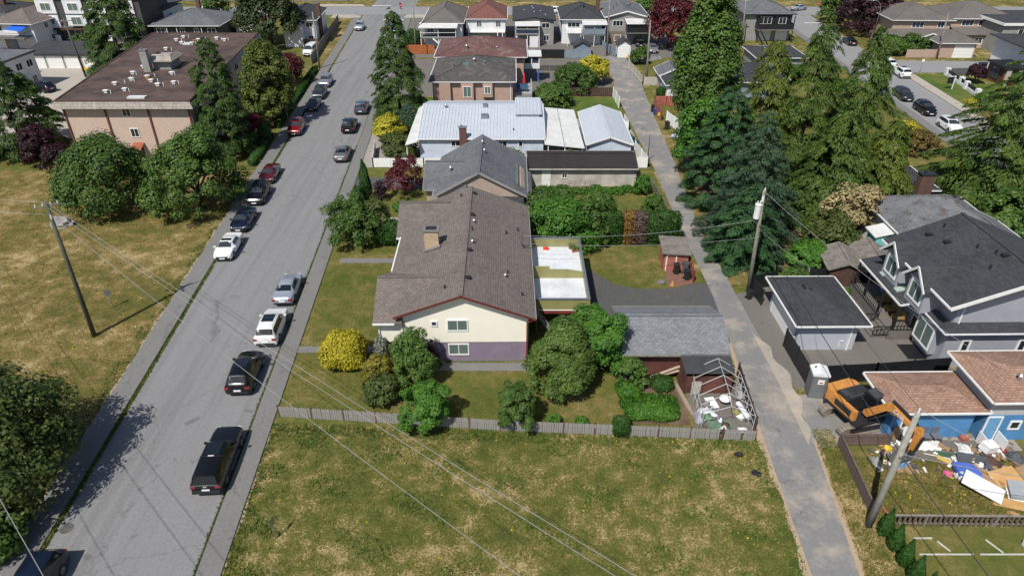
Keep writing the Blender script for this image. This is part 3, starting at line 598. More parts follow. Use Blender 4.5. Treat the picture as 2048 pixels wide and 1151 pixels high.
# shed and bins by the lane
s = thing('red_shed', 'small faded red shed with mossy shake roof beside the lane', 'shed', (14.55, 56.6, 0), R(-3))
walls(s, 0, 2.3, 0, 2.6, 1.9, M_redshed); r = MB().slab([(-.25, -.3, 2.1), (2.5, -.3, 2.0), (2.5, 2.9, 2.2), (-.25, 2.9, 2.3)], .12).build('roof', S_moss, s)
door(s, 'S', .7, 0, .8, 1.75, -.005, M_redshed); box(2.31, 2.37, .4, 1.4, .9, 1.5).build('side_hatch', M_redtrim, s)
sheet('red_brick_pad', [(14.8, 56.5), (14.5, 53.5), (17.0, 54.2), (17.3, 57)], .03, brickish('pad_brick', (.17, .07, .05), (.24, .11, .085), (.09, .06, .05), .2, .1, .012, .9, .3, 1))
panel_fence('low_red_fence', 'short weathered red fence panel at the end of the bin pad', [(17.0, 54.4), (17.2, 57.4)], 1.25, M_redshed, M_redtrim, 1.5, .05)
# ------------------------------------------------------------------ grey-roofed peach house behind
h = thing('house', 'grey-roofed house with peach gable behind the brown roof', 'house', (-8.0, 66.6, 0))
walls(h, 0, 9.2, .4, 11, 3.3, M_peach, 2.5, 'y', ridge=4.5); gable(h, 0, 9.2, .4, 11, 3.3, 2.5, 'y', .45, S_greyd, fascia=M_greyw, ridge=4.5, gov=.3)
walls(h, -1.4, 3, 2.2, 9, 3.2, M_peach, 1.6, 'x', name='west_wing_wall'); gable(h, -1.4, 4, 2.2, 9, 3.2, 1.6, 'x', .4, S_greyd, name='west_wing_roof', fascia=M_greyw, gov=.3)
walls(h, .7, 5.4, -2, .5, 2.9, M_peach, 1.35, 'y', name='porch_wall'); gable(h, .7, 5.4, -2, 2.6, 2.9, 1.35, 'y', .4, S_greyd, name='porch_roof', fascia=M_greyw, gov=.3)
walls(h, 5.4, 9, -1.9, .5, 2.7, M_peach, name='rear_wall'); MB().slab([(5.35, -2.2, 2.9), (9.25, -2.2, 2.85), (9.25, .6, 3.0), (5.35, .6, 3.05)], .14).build('flat_roof', S_char, h)
walls(h, 8, 9.9, 1.6, 7, 2.9, M_peach, .9, 'y', name='east_wing_wall'); gable(h, 7.2, 9.9, 1.6, 7, 2.9, .9, 'y', .3, S_greyd, name='east_wing_roof', gov=.3)
win(h, 'W', 3.4, 1.6, 1.2, 1.1, -1.41); win(h, 'W', 6.6, 1.6, 1.2, 1.1, -1.41); win(h, 'W', -.8, 1.4, .8, 1.0, .69); win(h, 'S', 3.0, 1.6, 1.2, .8, -2.01)
for x, y, z, k in ((4.6, 8.5, 5.9, 'metal'), (4.9, 6.1, 5.8, 'metal'), (1.2, 4.2, 4.5, 'metal')): vent(h, x, y, z, k)
for x in (3.8, 4.3, 4.8, 5.3): box(x - .07, x + .07, .36, .41, 5.1, 5.16).build('gable_vent', M_dark, h)
g = thing('garage', 'long beige-sided garage with a black shingle roof', 'garage', (1.9, 76.3, 0))
walls(g, 0, 13, 0, 5, 2.45, M_beige, .7, 'x'); gable(g, 0, 13, 0, 5, 2.45, .7, 'x', .4, S_black, fascia=M_beige, gov=.1)
door(g, 'S', 2.2, .02, .85, 2.0, -.005, M_trim); win(g, 'S', 4.4, 1.1, .7, .75, -.005, None, 2); door(g, 'E', 2.5, 0, 3, 2.1, 13.005, M_trim, 'garage_door')
# ------------------------------------------------------------------ pale metal-roofed house
h = thing('house', 'pale blue house with a ribbed pale metal roof', 'house', (-11.8, 83.4, 0))
walls(h, 0, 15.8, 0, 15, 3.5, M_pale, 1.75, 'x', ridge=8); r = gable(h, 0, 15.8, 0, 15, 3.5, 1.75, 'x', .35, M_paleroof, fascia=M_trim, ridge=8, gov=.2)
seam = MB().bar((0, -.35, 3.6), (0, 8, 5.43), .04, .035).mesh('roof_seam')
for i in range(38): obj('roof_seam', seam, M_paleroof, r, loc=(-.05 + i * .43, 0, 0))
dm = box(12.4, 15.4, 4.6, 9.5, 4.2, 5.25).build('roof_dormer', M_paleroof, h)
MB().slab([(12.2, 4.4, 5.2), (15.7, 4.4, 5.2), (15.7, 9.7, 5.75), (12.2, 9.7, 5.75)], .1).build('dormer_roof', M_paleroof, dm)
for i in range(8): MB().bar((12.35 + i * .45, 4.45, 5.24), (12.35 + i * .45, 9.65, 5.79), .05, .05).build('roof_seam', M_paleroof, dm)
for x, y, s_ in ((8.2, 4.4, 1.9), (8.2, 7.2, 1.2)): MB().box(x - .25 * s_, x + .25 * s_, y - .2, y + .6 * s_ * .8, 4.3 + y * .22 - .9, 4.3 + y * .22 - .3).build('skylight', M_steel, r)
vent(r, 2.9, 7.0, 5.2, 'metal', 1.4); vent(r, 5.2, 1.8, 3.9, 'pipe'); vent(r, 12, 1.5, 3.9, 'pipe')
chimney(h, 5.6, -.3, 2.6, 5.0, .9, .55, M_brickr)
MB().slab([(-1.6, -1.6, 3.2), (-.1, -1.2, 3.5), (-.1, 14, 3.5), (-1.6, 14, 3.2)], .1).build('west_awning', M_awn, h)
for y in (-1.4, 4, 9): box(-1.5, -1.4, y, y + .1, 0, 3.15).build('awning_post', M_trim, h)
MB().slab([(15.9, -1.6, 3.3), (20.9, -1.9, 2.9), (20.6, 12, 3.3), (15.9, 12, 3.7)], .09).build('east_awning', M_awn, h)
MB().bar((18.4, -1.75, 3.15), (18.2, 12, 3.55), .06, .05).build('awning_seam', M_steel, h)
for x in (16.3, 18.4, 20.6): box(x, x + .1, -1.6, -1.5, 0, 3.0).build('awning_post', M_trim, h)
for x in (10.6, 12.9): win(h, 'S', x, 2.35, 1.2 if x < 12 else .6, .8, -.005, None, 2 if x < 12 else 1)
win(h, 'S', 4.6, 2.4, 1.2, .8, -.005, None, 2)
g = thing('garage', 'pale metal-roofed garage beside the lane', 'garage', (9.9, 84, 0))
walls(g, 0, 5.3, 0, 12.3, 2.6, M_pale, .9, 'y'); r = gable(g, 0, 5.3, 0, 12.3, 2.6, .9, 'y', .35, M_paleroof, fascia=M_trim)
sa = MB().bar((-.35, 0, 2.63), (2.6, 0, 3.66), .05, .05).mesh('roof_seam'); sb = MB().bar((5.6, 0, 2.63), (2.7, 0, 3.66), .05, .05).mesh('roof_seam')
for i in range(28): obj('roof_seam', sa, M_paleroof, r, loc=(0, -.2 + i * .46, 0)); obj('roof_seam', sb, M_paleroof, r, loc=(0, -.2 + i * .46, 0))
downpipe(g, 5.35, -.05, 0, 2.5, M_trim); door(g, 'N', 2.6, 0, 3, 2.1, 12.31, M_trim, 'garage_door')
panel_fence('white_fence', 'white vinyl fence around the front garden of the pale blue house', [(-18.6, 88.6), (-17.8, 82.3), (-11.3, 82.3), (-7.2, 82.3)], 1.25, M_vinyl, M_vinyl, 2.4)
panel_fence('white_fence', 'white vinyl fence beside the pale garage along the lane', [(13.6, 82.6), (17.4, 82.2), (16.6, 88)], 1.4, M_vinyl, M_vinyl, 2.4)
panel_fence('white_fence', 'white fence gate post pair at the back of the pale garage', [(15.9, 96.9), (17.0, 96.2), (16.8, 99.5)], 1.3, M_vinyl, M_vinyl, 2.4)
# ------------------------------------------------------------------ pink stucco house, red-brown tile house
h = thing('house', 'pink stucco house with a dark tiled hip roof', 'house', (-12.1, 104.1, 0))
walls(h, 0, 12.2, 0, 13, 5, M_pink); r = hip(h, 0, 12.2, 0, 13, 5, 2.1, .5, S_dkt, fascia=M_whitew)
for x, w_, z, hh in ((1.9, 1.7, 0, 5), (5.3, 1.9, 1.6, 3.4), (8.4, 1.5, 2.6, 2.3)): box(x - w_ / 2, x + w_ / 2, -.55, 0, z, min(4.9, z + hh)).build('bay', M_pink, h)
win(h, 'S', 5.3, 2.6, 1.3, 1.7, -.56, M_blind); win(h, 'S', 8.4, 3.1, 1.0, 1.2, -.56, M_blind); win(h, 'E', 3, 2.8, 1, 1.2, 12.21)
walls(h, 12.2, 15.2, 1, 6.5, 2.6, M_greyw, name='terrace'); box(12.2, 15.2, 1, 6.5, 2.6, 2.68).build('terrace_floor', plain('terrace_grey', (.3, .3, .31), .8, .1), h)
box(15.1, 15.2, 1, 6.5, 2.68, 3.5).build('terrace_rail', M_bluegreyl, h); downpipe(h, .3, -.06, 0, 4.9, M_whitew); downpipe(h, 11.9, -.06, 0, 4.9, M_whitew)
for x, y, s_ in ((5.0, 4.2, .5), (7.5, 5.1, .45)): MB().box(x - s_, x + s_, y - .5, y + .5, 5.9, 6.62).build('skylight', M_blind, r)
vent(r, 6.2, 4.6, 6.6, 'metal', 1.6); vent(r, 8.0, 4.2, 6.3, 'pipe'); vent(r, 3.2, 3.4, 6.1, 'pipe')
u = thing('parasol', 'closed red parasol standing on the grey terrace', 'parasol', (1.9, 107.6, 2.68))
MB().cyl(0, 0, 0, .9, .03, 6).build('pole', M_steel, u); MB().tube([(0, 0, .9), (0, 0, 1.0), (0, 0, 2.2), (0, 0, 2.6)], [.12, .26, .13, .03], 10).build('canopy', paint('parasol_red', (.5, .02, .03), .8), u)
tag(MB().box(-.9, .9, -.35, .35, .45, .7).box(-.9, .9, .25, .4, .7, 1.1).box(-.85, -.75, -.3, .3, 0, .45).box(.75, .85, -.3, .3, 0, .45).build('outdoor_sofa', paint('sofa_blue', (.04, .09, .16), .8), loc=(1.6, 106.4, 2.68)), 'blue outdoor sofa on the grey terrace', 'sofa')
h = thing('house', 'house with a broad red-brown tiled hip roof', 'house', (-12.6, 119, 0))
walls(h, 0, 14.6, 0, 12, 5, M_pink); r = hip(h, 0, 14.6, 0, 12, 5, 2.0, .6, S_redt, fascia=M_whitew); vent(r, 4.8, 2.0, 5.7, 'metal', 1.8); vent(r, 10.0, 2.2, 5.7, 'metal', 1)
walls(h, 14.7, 17.4, 1.8, 4.5, 3.3, M_whitew, z0=2.4, name='sunroom'); MB().slab([(14.5, 1.5, 4.6), (17.7, 1.5, 4.6), (17.7, 5, 4.8), (14.5, 5, 4.8)], .12).build('sunroom_roof', M_awn, h)
box(14.8, 17.3, 1.9, 4.4, 3.3, 4.5).build('sunroom_glazing', M_tintb, h)
for x in (14.72, 16.0, 17.28): box(x - .07, x + .07, 1.78, 1.9, 3.3, 4.5).build('sunroom_post', M_trim, h)
for x in (14.9, 17.2): box(x - .1, x + .1, 1.9, 2.1, 0, 2.4).build('support_post', paint('post_blue', (.04, .12, .4), .6), h)
# ------------------------------------------------------------------ row of houses at the top
def deck(root, x0, x1, y0, y1, z, h_, railmat, roofz=None, roofmat=None, panel=None, posts=M_trim):
    dk = box(x0, x1, y0, y1, z - .2, z).build('balcony_floor', M_conc, root)
    for a, b in (((x0, y0), (x1, y0)), ((x0, y0), (x0, y1)), ((x1, y0), (x1, y1))):
        MB().bar((*a, z + h_), (*b, z + h_), .07).bar((*a, z + .1), (*b, z + .1), .05).build('balcony_rail', railmat, dk)
        if panel: MB().bar((*a, z + h_ / 2), (*b, z + h_ / 2), .02, h_ - .1).build('balcony_panel', panel, dk)
    for x in (x0 + .06, (x0 + x1) / 2, x1 - .06): box(x - .06, x + .06, y0 + .02, y0 + .14, 0, roofz or z).build('balcony_post', posts, dk)
    if roofz: MB().slab([(x0 - .3, y0 - .4, roofz), (x1 + .3, y0 - .4, roofz), (x1 + .3, y1 + .1, roofz + .45), (x0 - .3, y1 + .1, roofz + .45)], .08).build('balcony_roof', roofmat or M_awn, dk)
    return dk
h = thing('house', 'white house with a taupe tiled roof and covered white balcony', 'house', (-17.9, 146.2, 0))
walls(h, 0, 7.6, 0, 15, 5, M_whitew); hip(h, 0, 7.6, 0, 15, 5, 2.2, .5, S_taupe, fascia=M_trim); deck(h, -.6, 6.6, -2.6, -.05, 2.6, .95, M_trim, 4.55, M_awn, None)
box(2.6, 6.3, -.3, -.05, 2.7, 4.6).build('glazed_wall', M_tintb, h); box(2.8, 6.4, -2.4, -.1, .05, .5).build('pool_box', paint('pool_teal', (.3, .6, .62), .4), h); win(h, 'S', 1.2, 3.0, 1.4, 1.4, -.01)
MB().bar((1.9, -2.8, 2.5), (4.6, -3.4, .4), .08, .3).build('stair', M_trim, h)
h = thing('house', 'cream house with a russet tiled hip roof', 'house', (-9.3, 150.4, 0))
walls(h, 0, 7.9, 0, 13, 5, M_whitew); hip(h, 0, 7.9, 0, 13, 5, 2.2, .4, S_reds, fascia=M_trim); box(.1, 7.8, -.9, 0, 2.3, 2.5).build('ledge', M_trim, h)
for x in (2.4, 6.4): win(h, 'S', x, 3.1, 1.4, 1.5, -.01, M_blind, 2, None, .2)
door(h, 'S', 4.9, 2.5, .9, 2, -.01, M_trim); box(.2, 7.7, -.35, -.01, 0, 2.2).build('basement_wall', M_greyw, h)
MB().bar((6.3, -.9, 2.4), (6.3, -3, .2), .1, .3).bar((7.3, -.9, 2.4), (7.3, -3, .2), .1, .3).build('stair', M_trim, h)
h = thing('house', 'grey house with a flat black roof and white glazed balcony', 'house', (.6, 149, 0))
walls(h, 0, 8.1, 0, 14, 4.9, M_greyw, .5, 'y'); r = gable(h, 0, 8.1, 0, 14, 4.9, .5, 'y', .4, S_char, fascia=M_dark)
deck(h, .3, 4.9, -2.3, -.05, 2.6, 1, M_trim, 4.3, M_awn, M_tintb); win(h, 'S', 6.4, 3.3, 1.7, 1.1, -.01); win(h, 'S', 6.6, .8, 1.2, 1.2, -.01); door(h, 'S', 3.9, 0, 1.5, 2.1, -2.3, M_whitew)
for x, y in ((2, 7), (4, 9), (4.1, 5), (5.5, 6), (6.4, 2.2), (3.8, 11)): vent(r, x, y, 5.3, 'metal', 1.1)
MB().tube([(4.95, -2.5, 4.1), (5.1, -2.6, 0)], .06, 6).build('downpipe', M_trim, h)
h = thing('house', 'white house with slate hip roof and blue-grey balcony', 'house', (10.5, 149.9, 0))
walls(h, 0, 8.3, 0, 12, 5, M_whitew); r = hip(h, 0, 8.3, 0, 12, 5, 2.0, .5, S_char, fascia=M_trim); deck(h, 4.3, 8.8, -2.6, -.05, 2.4, 1.1, M_pgrey, 4.4, M_awn, M_pgrey)
win(h, 'S', 2.4, 3.3, 2.6, 1.0, -.01, None, 3); MB().slab([(.8, -2.6, 2.7), (3.9, -2.6, 2.7), (3.9, -.05, 3.2), (.8, -.05, 3.2)], .08).build('porch_roof', M_awn, h)
for x in (1.0, 3.7): box(x, x + .1, -2.5, -2.4, 0, 2.7).build('porch_post', M_trim, h)
door(h, 'S', 6.5, 0, 3, 2.1, -.3, M_vinyl, 'garage_door'); walls(h, 4.4, 8.7, -.28, -.02, 2.2, M_pgrey, name='basement_wall'); chimney(h, 8.0, 7, 5.2, 8, .8, .8, M_brickr); vent(r, 4.6, 3.2, 6.5, 'pipe', 2)
h = thing('house', 'grey gabled house with white bargeboards and a dark covered balcony', 'house', (19.7, 150.4, 0))
walls(h, 0, 8.6, 0, 14, 5.3, M_greyw, 1.1, 'y'); r = gable(h, 0, 8.6, 0, 14, 5.3, 1.1, 'y', .45, S_greyd, fascia=M_trim); deck(h, 4.2, 9.2, -2.8, -.05, 2.7, 1, M_dark, 4.5, M_awn, M_blackw, M_dark)
win(h, 'S', 2.5, 3.4, 2.2, 1.2, -.01, None, 3); win(h, 'S', 2.6, .5, 1.5, 1.2, -.01); box(.0, 4.1, -.06, -.01, 0, 2.4).build('basement_wall', plain('taupe_stucco', (.17, .145, .115), .85, .15), h)
for y in (2, 5, 8, 11): win(h, 'W', y, 3.3, 1.2, 1.2, -.01); win(h, 'W', y, .9, 1.1, 1.1, -.01)
for x, y in ((2, 5), (3, 7), (5, 6), (5.6, 6.6), (6.0, 7.5)): vent(r, x, y, 6.2, 'pipe', 1)
s = thing('garden_shed', 'narrow white shed with a dark gable roof at the lane end', 'shed', (20.8, 138.2, 0))
walls(s, 0, 2.5, 0, 3, 2.4, M_whitew, .8, 'y'); gable(s, 0, 2.5, 0, 3, 2.4, .8, 'y', .2, S_char); door(s, 'S', 1.25, 0, 2.0, 2.1, -.01, M_vinyl, 'garage_door')
s = thing('garden_shed', 'low blue-grey shed with a charcoal gable roof', 'shed', (12.4, 139.5, 0))
walls(s, 0, 3, 0, 3, 1.9, M_pgrey, .8, 'y'); gable(s, 0, 3, 0, 3, 1.9, .8, 'y', .3, S_char)
panel_fence('black_fence', 'black fence behind the house with the flat black roof', [(4.6, 137.6), (10.2, 137.6)], 1.7, M_blackw, M_dark)
panel_fence('blue_grey_fence', 'blue-grey board fence at the end of the lane', [(10.4, 137.5), (15.4, 137.5)], 1.7, M_pgrey, M_pgrey)
panel_fence('blue_grey_fence', 'blue-grey fence running back between two far houses', [(20.4, 138.5), (18.7, 146)], 1.5, M_pgrey, M_pgrey)
panel_fence('cedar_fence', 'orange cedar fence at the street corner beside the taupe-roofed house', [(-21.6, 150), (-18.6, 149.8), (-18.6, 146)], 1.8, M_cedar, M_cedar)
panel_fence('cedar_fence', 'orange cedar fence panels nearer the dark street conifer', [(-21.2, 141), (-17.0, 141), (-15.6, 141)], 1.8, M_cedar, M_cedar)
panel_fence('stone_balustrade', 'dark balustrade wall at the yard of the red-brown house', [(4.9, 128.5), (11, 128.5), (15.5, 128.5)], 1.0, plain('balustrade_grey', (.1, .09, .08), .9, .3), M_conc)
fence('wooden_fence', 'brown wooden fence behind the green lawn by the lane', [(4.2, 112.6), (16.6, 112.6)], 1.5, .3, .02, M_brown, M_brown, 2.5)
panel_fence('white_gate', 'white slatted gate at the corner of the green lawn', [(16.7, 112.4), (16.9, 106.6)], 1.7, M_vinyl, M_vinyl, 2.8)
# ------------------------------------------------------------------ houses right of the lane, far
h = thing('house', 'grey house with black balcony above two white garage doors', 'house', (51.2, 152.8, 0))
walls(h, -1.5, 8.2, 0, 12, 5.5, M_greyw); hip(h, -1.5, 8.2, 0, 12, 5.5, 2, .6, S_greyd, fascia=M_dark); deck(h, .6, 8.1, -2.2, -.05, 2.7, 1.1, M_dark, None, None, M_blackw, M_dark)
for x in (.7, 4.2, 8.0): box(x - .08, x + .08, -2.2, -2.05, 2.7, 5.4).build('balcony_post', M_dark, h)
box(.7, 8.1, -.2, -.01, 2.7, 5.4).build('dark_wall', M_blackw, h); win(h, 'S', 2.6, 3.4, 2.6, 1.5, -.21, None, 3); win(h, 'S', 6.2, 3.4, 1.6, 1.4, -.21)
for x in (3, 6.5): door(h, 'S', x, 0, 2.3, 2.1, -.03, M_vinyl, 'garage_door')
MB().bar((1.2, -2.3, 2.6), (2.3, -5, .2), .08, .3).bar((.2, -2.3, 2.6), (1.3, -5, .2), .08, .3).build('stair', M_dark, h)
g = thing('garage', 'low black-roofed garage below the grey balcony house', 'garage', (44.6, 126.8, 0)); walls(g, 0, 8.6, 0, 8.5, 2.9, M_greyw); hip(g, 0, 8.6, 0, 8.5, 2.9, .9, .4, S_char, fascia=M_trim); vent(g, 2, 3, 3.5, 'metal')
h = thing('house', 'black-roofed house half hidden behind the tall maple', 'house', (36.3, 111, 0)); walls(h, 0, 8.5, 0, 10, 3, M_pgrey); hip(h, 0, 8.5, 0, 10, 3, 1.5, .5, S_char, fascia=M_trim); win(h, 'S', 4, 1, 1.5, 1.1, -.01)
g = thing('garage', 'small white garage with a dark hip roof near the red fence', 'garage', (25.3, 111.3, 0)); walls(g, 0, 4.6, 0, 5, 2.4, M_whitew); hip(g, 0, 4.6, 0, 5, 2.4, .9, .35, S_char, fascia=M_trim)
g = thing('garage', 'grey-roofed shed behind the small white garage', 'shed', (25.2, 116.6, 0)); walls(g, 0, 4.5, 0, 4.5, 2.5, M_greyw, 1, 'y'); gable(g, 0, 4.5, 0, 4.5, 2.5, 1, 'y', .4, S_greyd, fascia=M_trim)
panel_fence('red_fence', 'red board fence around a yard right of the lane', [(22.5, 100.5), (22.7, 107.5), (26.4, 107.7)], 1.6, M_redshed, M_redtrim, 2.2)
panel_fence('white_gate', 'white sliding gate panel right of the lane near the red fence', [(23.1, 99.8), (24.3, 94.8)], 1.7, M_vinyl, M_vinyl, 2.8)
fence('wooden_fence', 'pale grey board fence on the right bank of the lane', [(22.6, 119.5), (21.9, 129), (22.3, 134.5)], 1.6, .3, .02, M_beige, M_beige, 2.6)
fence('wooden_fence', 'grey board fence facing the camera by the small white garage', [(22.9, 119), (26.2, 119)], 1.5, .28, .02, M_beige, M_beige, 2)
# tan duplex and modern house, top right
h = thing('house', 'tan stucco duplex with taupe tiled hip roofs at the top right', 'house', (78, 146.8, 0), R(-2))
walls(h, 0, 11.5, 0, 12, 5.5, M_tanst); hip(h, 0, 11.5, 0, 12, 5.5, 2.4, .6, S_taupe, fascia=M_trim); walls(h, 12.5, 25, 2, 13, 5.5, M_tanst, name='east_wall'); hip(h, 12.5, 25, 2, 13, 5.5, 2.4, .6, S_taupe, name='east_roof', fascia=M_trim)
for a0, a1, b0 in ((-1, 11.5, -2.2), (13, 24.5, -.2)): walls(h, a0, a1, b0, b0 + 2.3, 2.7, M_tanst, name='ground_floor_wall'); MB().slab([(a0 - .5, b0 - .6, 2.75), (a1 + .5, b0 - .6, 2.75), (a1 + .2, b0 + 2.2, 3.7), (a0 - .2, b0 + 2.2, 3.7)], .12).build('skirt_roof', S_taupe, h)
for a, b in ((5, -.01), (9.6, -.01), (16, 1.99), (19.4, 1.99), (23.4, 1.99)): win(h, 'S', a, 3.9, 2.4 if a in (5, 16, 19.4) else 1.4, 1.2, b, M_tintb, 3 if a in (5, 16, 19.4) else 2)
for a, b in ((1, -2.21), (14.5, -.21), (18, -.21)): win(h, 'S', a, .9, 1.6, 1.2, b, M_tintb, 2)
for a, b in ((6.2, -2.4), (21.5, -.6)): MB().slab([(a - 2.4, b - 2.2, 2.9), (a, b - 2.2, 3.8), (a, b + 1, 4.0), (a - 2.4, b + 1, 3.1)], .14).slab([(a, b - 2.2, 3.8), (a + 2.4, b - 2.2, 2.9), (a + 2.4, b + 1, 3.1), (a, b + 1, 4.0)], .14).build('porch_gable', S_taupe, h); MB().bar((a - 2.4, b - 2.25, 2.82), (a, b - 2.25, 3.72), .06, .22).bar((a, b - 2.25, 3.72), (a + 2.4, b - 2.25, 2.82), .06, .22).build('porch_trim', M_trim, h)
for a in (4.2, 5.6, 7.0, 8.4): box(a - .15, a + .15, -4.4, -4.1, 0, 2.9).build('porch_column', M_trim, h)
g = thing('garage', 'tan garage with a hip tiled roof and white door', 'garage', (83.6, 138.2, 0), R(-2)); walls(g, 0, 7.2, 0, 7, 2.9, M_tanst); hip(g, 0, 7.2, 0, 7, 2.9, 1.7, .5, S_taupe, fascia=M_trim); door(g, 'S', 5, 0, 3.6, 2.4, -.01, M_vinyl, 'garage_door')
panel_fence('tan_fence', 'tan board fence left of the tan garage', [(77.6, 138), (83.3, 138)], 1.6, M_tanst, M_tanst)
h = thing('house', 'modern white and wood house with a black roof at the right edge', 'house', (84.8, 119, 0), R(-2))
walls(h, 0, 4.2, 0, 5, 3, plain('brown_panel', (.13, .05, .028), .6, .25)); walls(h, 3.6, 14, 1, 11, 6.2, M_whitew, name='upper_wall'); hip(h, 3.2, 14, 1, 11, 6.2, .8, .7, S_char, fascia=M_dark); MB().slab([(-.5, -.5, 3.1), (4.5, -.5, 3.1), (4.5, 5, 3.2), (-.5, 5, 3.2)], .3).build('porch_roof', M_blackw, h)
for x in (.2, 2.2): box(x, x + .8, -.3, .0, 0, 2.8).build('stone_pier', plain('pale_stone', (.42, .36, .3), .9, .2), h)
win(h, 'S', 5.5, 3.6, 1.6, 2, .99, M_tintb, 1, M_dark); win(h, 'S', 8.5, 3.6, 1.6, 2, .99, M_tintb, 2, M_dark); win(h, 'S', 1.4, .6, .7, 2, -.01, M_tintb, 1, M_dark); win(h, 'W', 2.5, .6, 2.5, 2, -.01, M_tintb, 2, M_dark); box(4, 8.5, -.2, 1.0, 3.25, 4.2).build('balcony', M_tintb, h)
h = thing('house', 'black flat-roofed house with a white fascia at the top right corner', 'house', (97, 141, 0)); walls(h, 0, 14, 0, 12, 5.5, M_greyw); box(-.6, 14.6, -.6, 12.6, 5.5, 6.0).build('fascia', M_trim, h); box(-.5, 14.5, -.5, 12.5, 6.0, 6.06).build('roof', S_char, h); win(h, 'S', 4, 3.6, 2, 1.2, -.01); win(h, 'S', 10, 3.6, 2, 1.2, -.01)
w = thing('garden_wall', 'white pier wall with black railings along the green front lawns', 'wall', (75.4, 112.5, 0), 0)
for i, (x, y) in enumerate([(1.6, 0), (2.3, 4.5), (2.9, 7.2), (3.6, 13)]): box(x - .35, x + .35, y - .35, y + .35, 0, 1.3).build('pier', M_whitew, w)
MB().bar((1.6, 0, .25), (3.6, 13, .25), .3, .5).build('wall_base', M_whitew, w); MB().bar((1.6, 0, .85), (3.6, 13, .85), .06, .6).build('railing', M_blackw, w); MB().bar((3.6, 13, .6), (10.5, 13.4, .6), .3, 1.2).build('return_wall', plain('dark_grey_wall', (.1, .1, .11), .8, .2), w)
# ------------------------------------------------------------------ old houses on the right
h = thing('house', 'dark-roofed old house with a brown chimney behind the cedars', 'house', (37.8, 68.3, 0)); walls(h, 0, 8, 0, 8, 3.4, M_brown); hip(h, 0, 8, 0, 8, 3.4, 1.8, .5, S_char, fascia=M_trim)
chimney(h, 6.2, -.9, 0, 5.4, 1.5, .9, plain('brown_chimney', (.11, .06, .045), .9, .25), M_dark); win(h, 'S', 2, 1.6, 1.6, 1, -.01); win(h, 'S', 4.4, 1.7, 1.1, 1, -.01)
h = thing('house', 'weathered grey hip-roofed house with teal trim', 'house', (36.9, 57.4, 0))
walls(h, 0, 9.2, 0, 7.2, 3.9, M_whitew); r = hip(h, 0, 9.2, 0, 7.2, 3.9, 2.0, .5, brickish('old_grey_shingles', (.08, .085, .09), (.17, .18, .19), (.04, .04, .045), .3, .2, .018, .95, .5, .35, .6, .5, (.07, .05, .04)), fascia=M_trim)
walls(h, 5.5, 10.8, -2.5, 3, 3.4, M_whitew, 1.2, 'y', name='front_wing_wall'); gable(h, 5.5, 10.8, -2.5, 3, 3.4, 1.2, 'y', .4, S_greyd, name='front_wing_roof', fascia=M_trim)
box(-1.9, -.3, .4, 2.2, 1.8, 3.0).build('teal_porch', M_teal, h); MB().slab([(-2.2, .2, 3.1), (-.2, .2, 3.6), (-.2, 2.4, 3.6), (-2.2, 2.4, 3.1)], .1).build('porch_roof', M_awn, h)
MB().bar((-1.2, .2, 2.0), (1.5, -3.2, .6), .1, 1.0).build('teal_stair_rail', M_teal, h); MB().bar((-1.8, .5, 0), (-1.8, .5, 1.8), .12).build('porch_post', M_trim, h)
for x, y in ((6, 3.6), (6.6, 3.2)): box(x, x + .5, y, y + .06, 5.6, 5.78).build('roof_vent', M_dark, r)
for nm, lb, x, y, rz_, w_, d_ in (('garden_shed', 'weathered plank shed with shake roof, left of the two old sheds', 29.3, 53.9, -8, 2.8, 3.4), ('garden_shed', 'weathered shake-roofed shed nearest the teal-trimmed house', 32.6, 54.6, -8, 2.6, 3.6)):
    s = thing(nm, lb, 'shed', (x, y, 0), R(rz_)); walls(s, 0, w_, 0, d_, 2.0, M_brown, .6, 'y'); gable(s, 0, w_, 0, d_, 2.0, .6, 'y', .3, S_moss, fascia=M_wood)
# ------------------------------------------------------------------ new grey-blue house and its garage
h = thing('house', 'large new blue-grey house with charcoal roof and white-trimmed dormers', 'house', (33.2, 41.9, 0), R(.8))
walls(h, 0, 13, 0, 9.8, 3.5, M_bluegrey, name='lower_wall'); MB().front([(.25, 3.5), (12.8, 3.5), (12.8, 4.8), (5.0, 7.7), (.25, 6.1)], .35, 9.6).build('upper_wall', M_bluegrey, h)
r = MB().slab([(-1.1, -.6, 6.0), (4.9, -.6, 8.45), (4.9, 10, 8.45), (-1.1, 10, 6.0)], .2).slab([(4.9, -.6, 8.45), (13.5, -.6, 5.0), (13.5, 10, 5.0), (4.9, 10, 8.45)], .2).build('roof', S_char, h)
MB().bar((-1.15, -.64, 5.88), (4.9, -.64, 8.33), .06, .3).bar((4.9, -.64, 8.33), (13.5, -.64, 4.9), .06, .3).bar((-1.16, -.6, 5.92), (-1.16, 10, 5.92), .12, .14).build('fascia', M_trim, r)
MB().bar((4.9, -.6, 8.47), (4.9, 10, 8.47), .3, .06).build('ridge_cap', S_char, r)
MB().slab([(-.7, -.55, 3.66), (13, -.55, 3.66), (13, .36, 4.05), (-.1, .36, 4.05)], .12).slab([(-.7, -.55, 3.66), (-.1, .36, 4.05), (-.1, 3.6, 4.05), (-.7, 3.6, 3.66)], .12).build('skirt_roof', S_char, h)
MB().bar((-.74, -.6, 3.6), (13, -.6, 3.6), .08, .11).bar((-.75, -.6, 3.6), (-.75, 3.6, 3.6), .08, .11).build('skirt_gutter', M_trim, h)
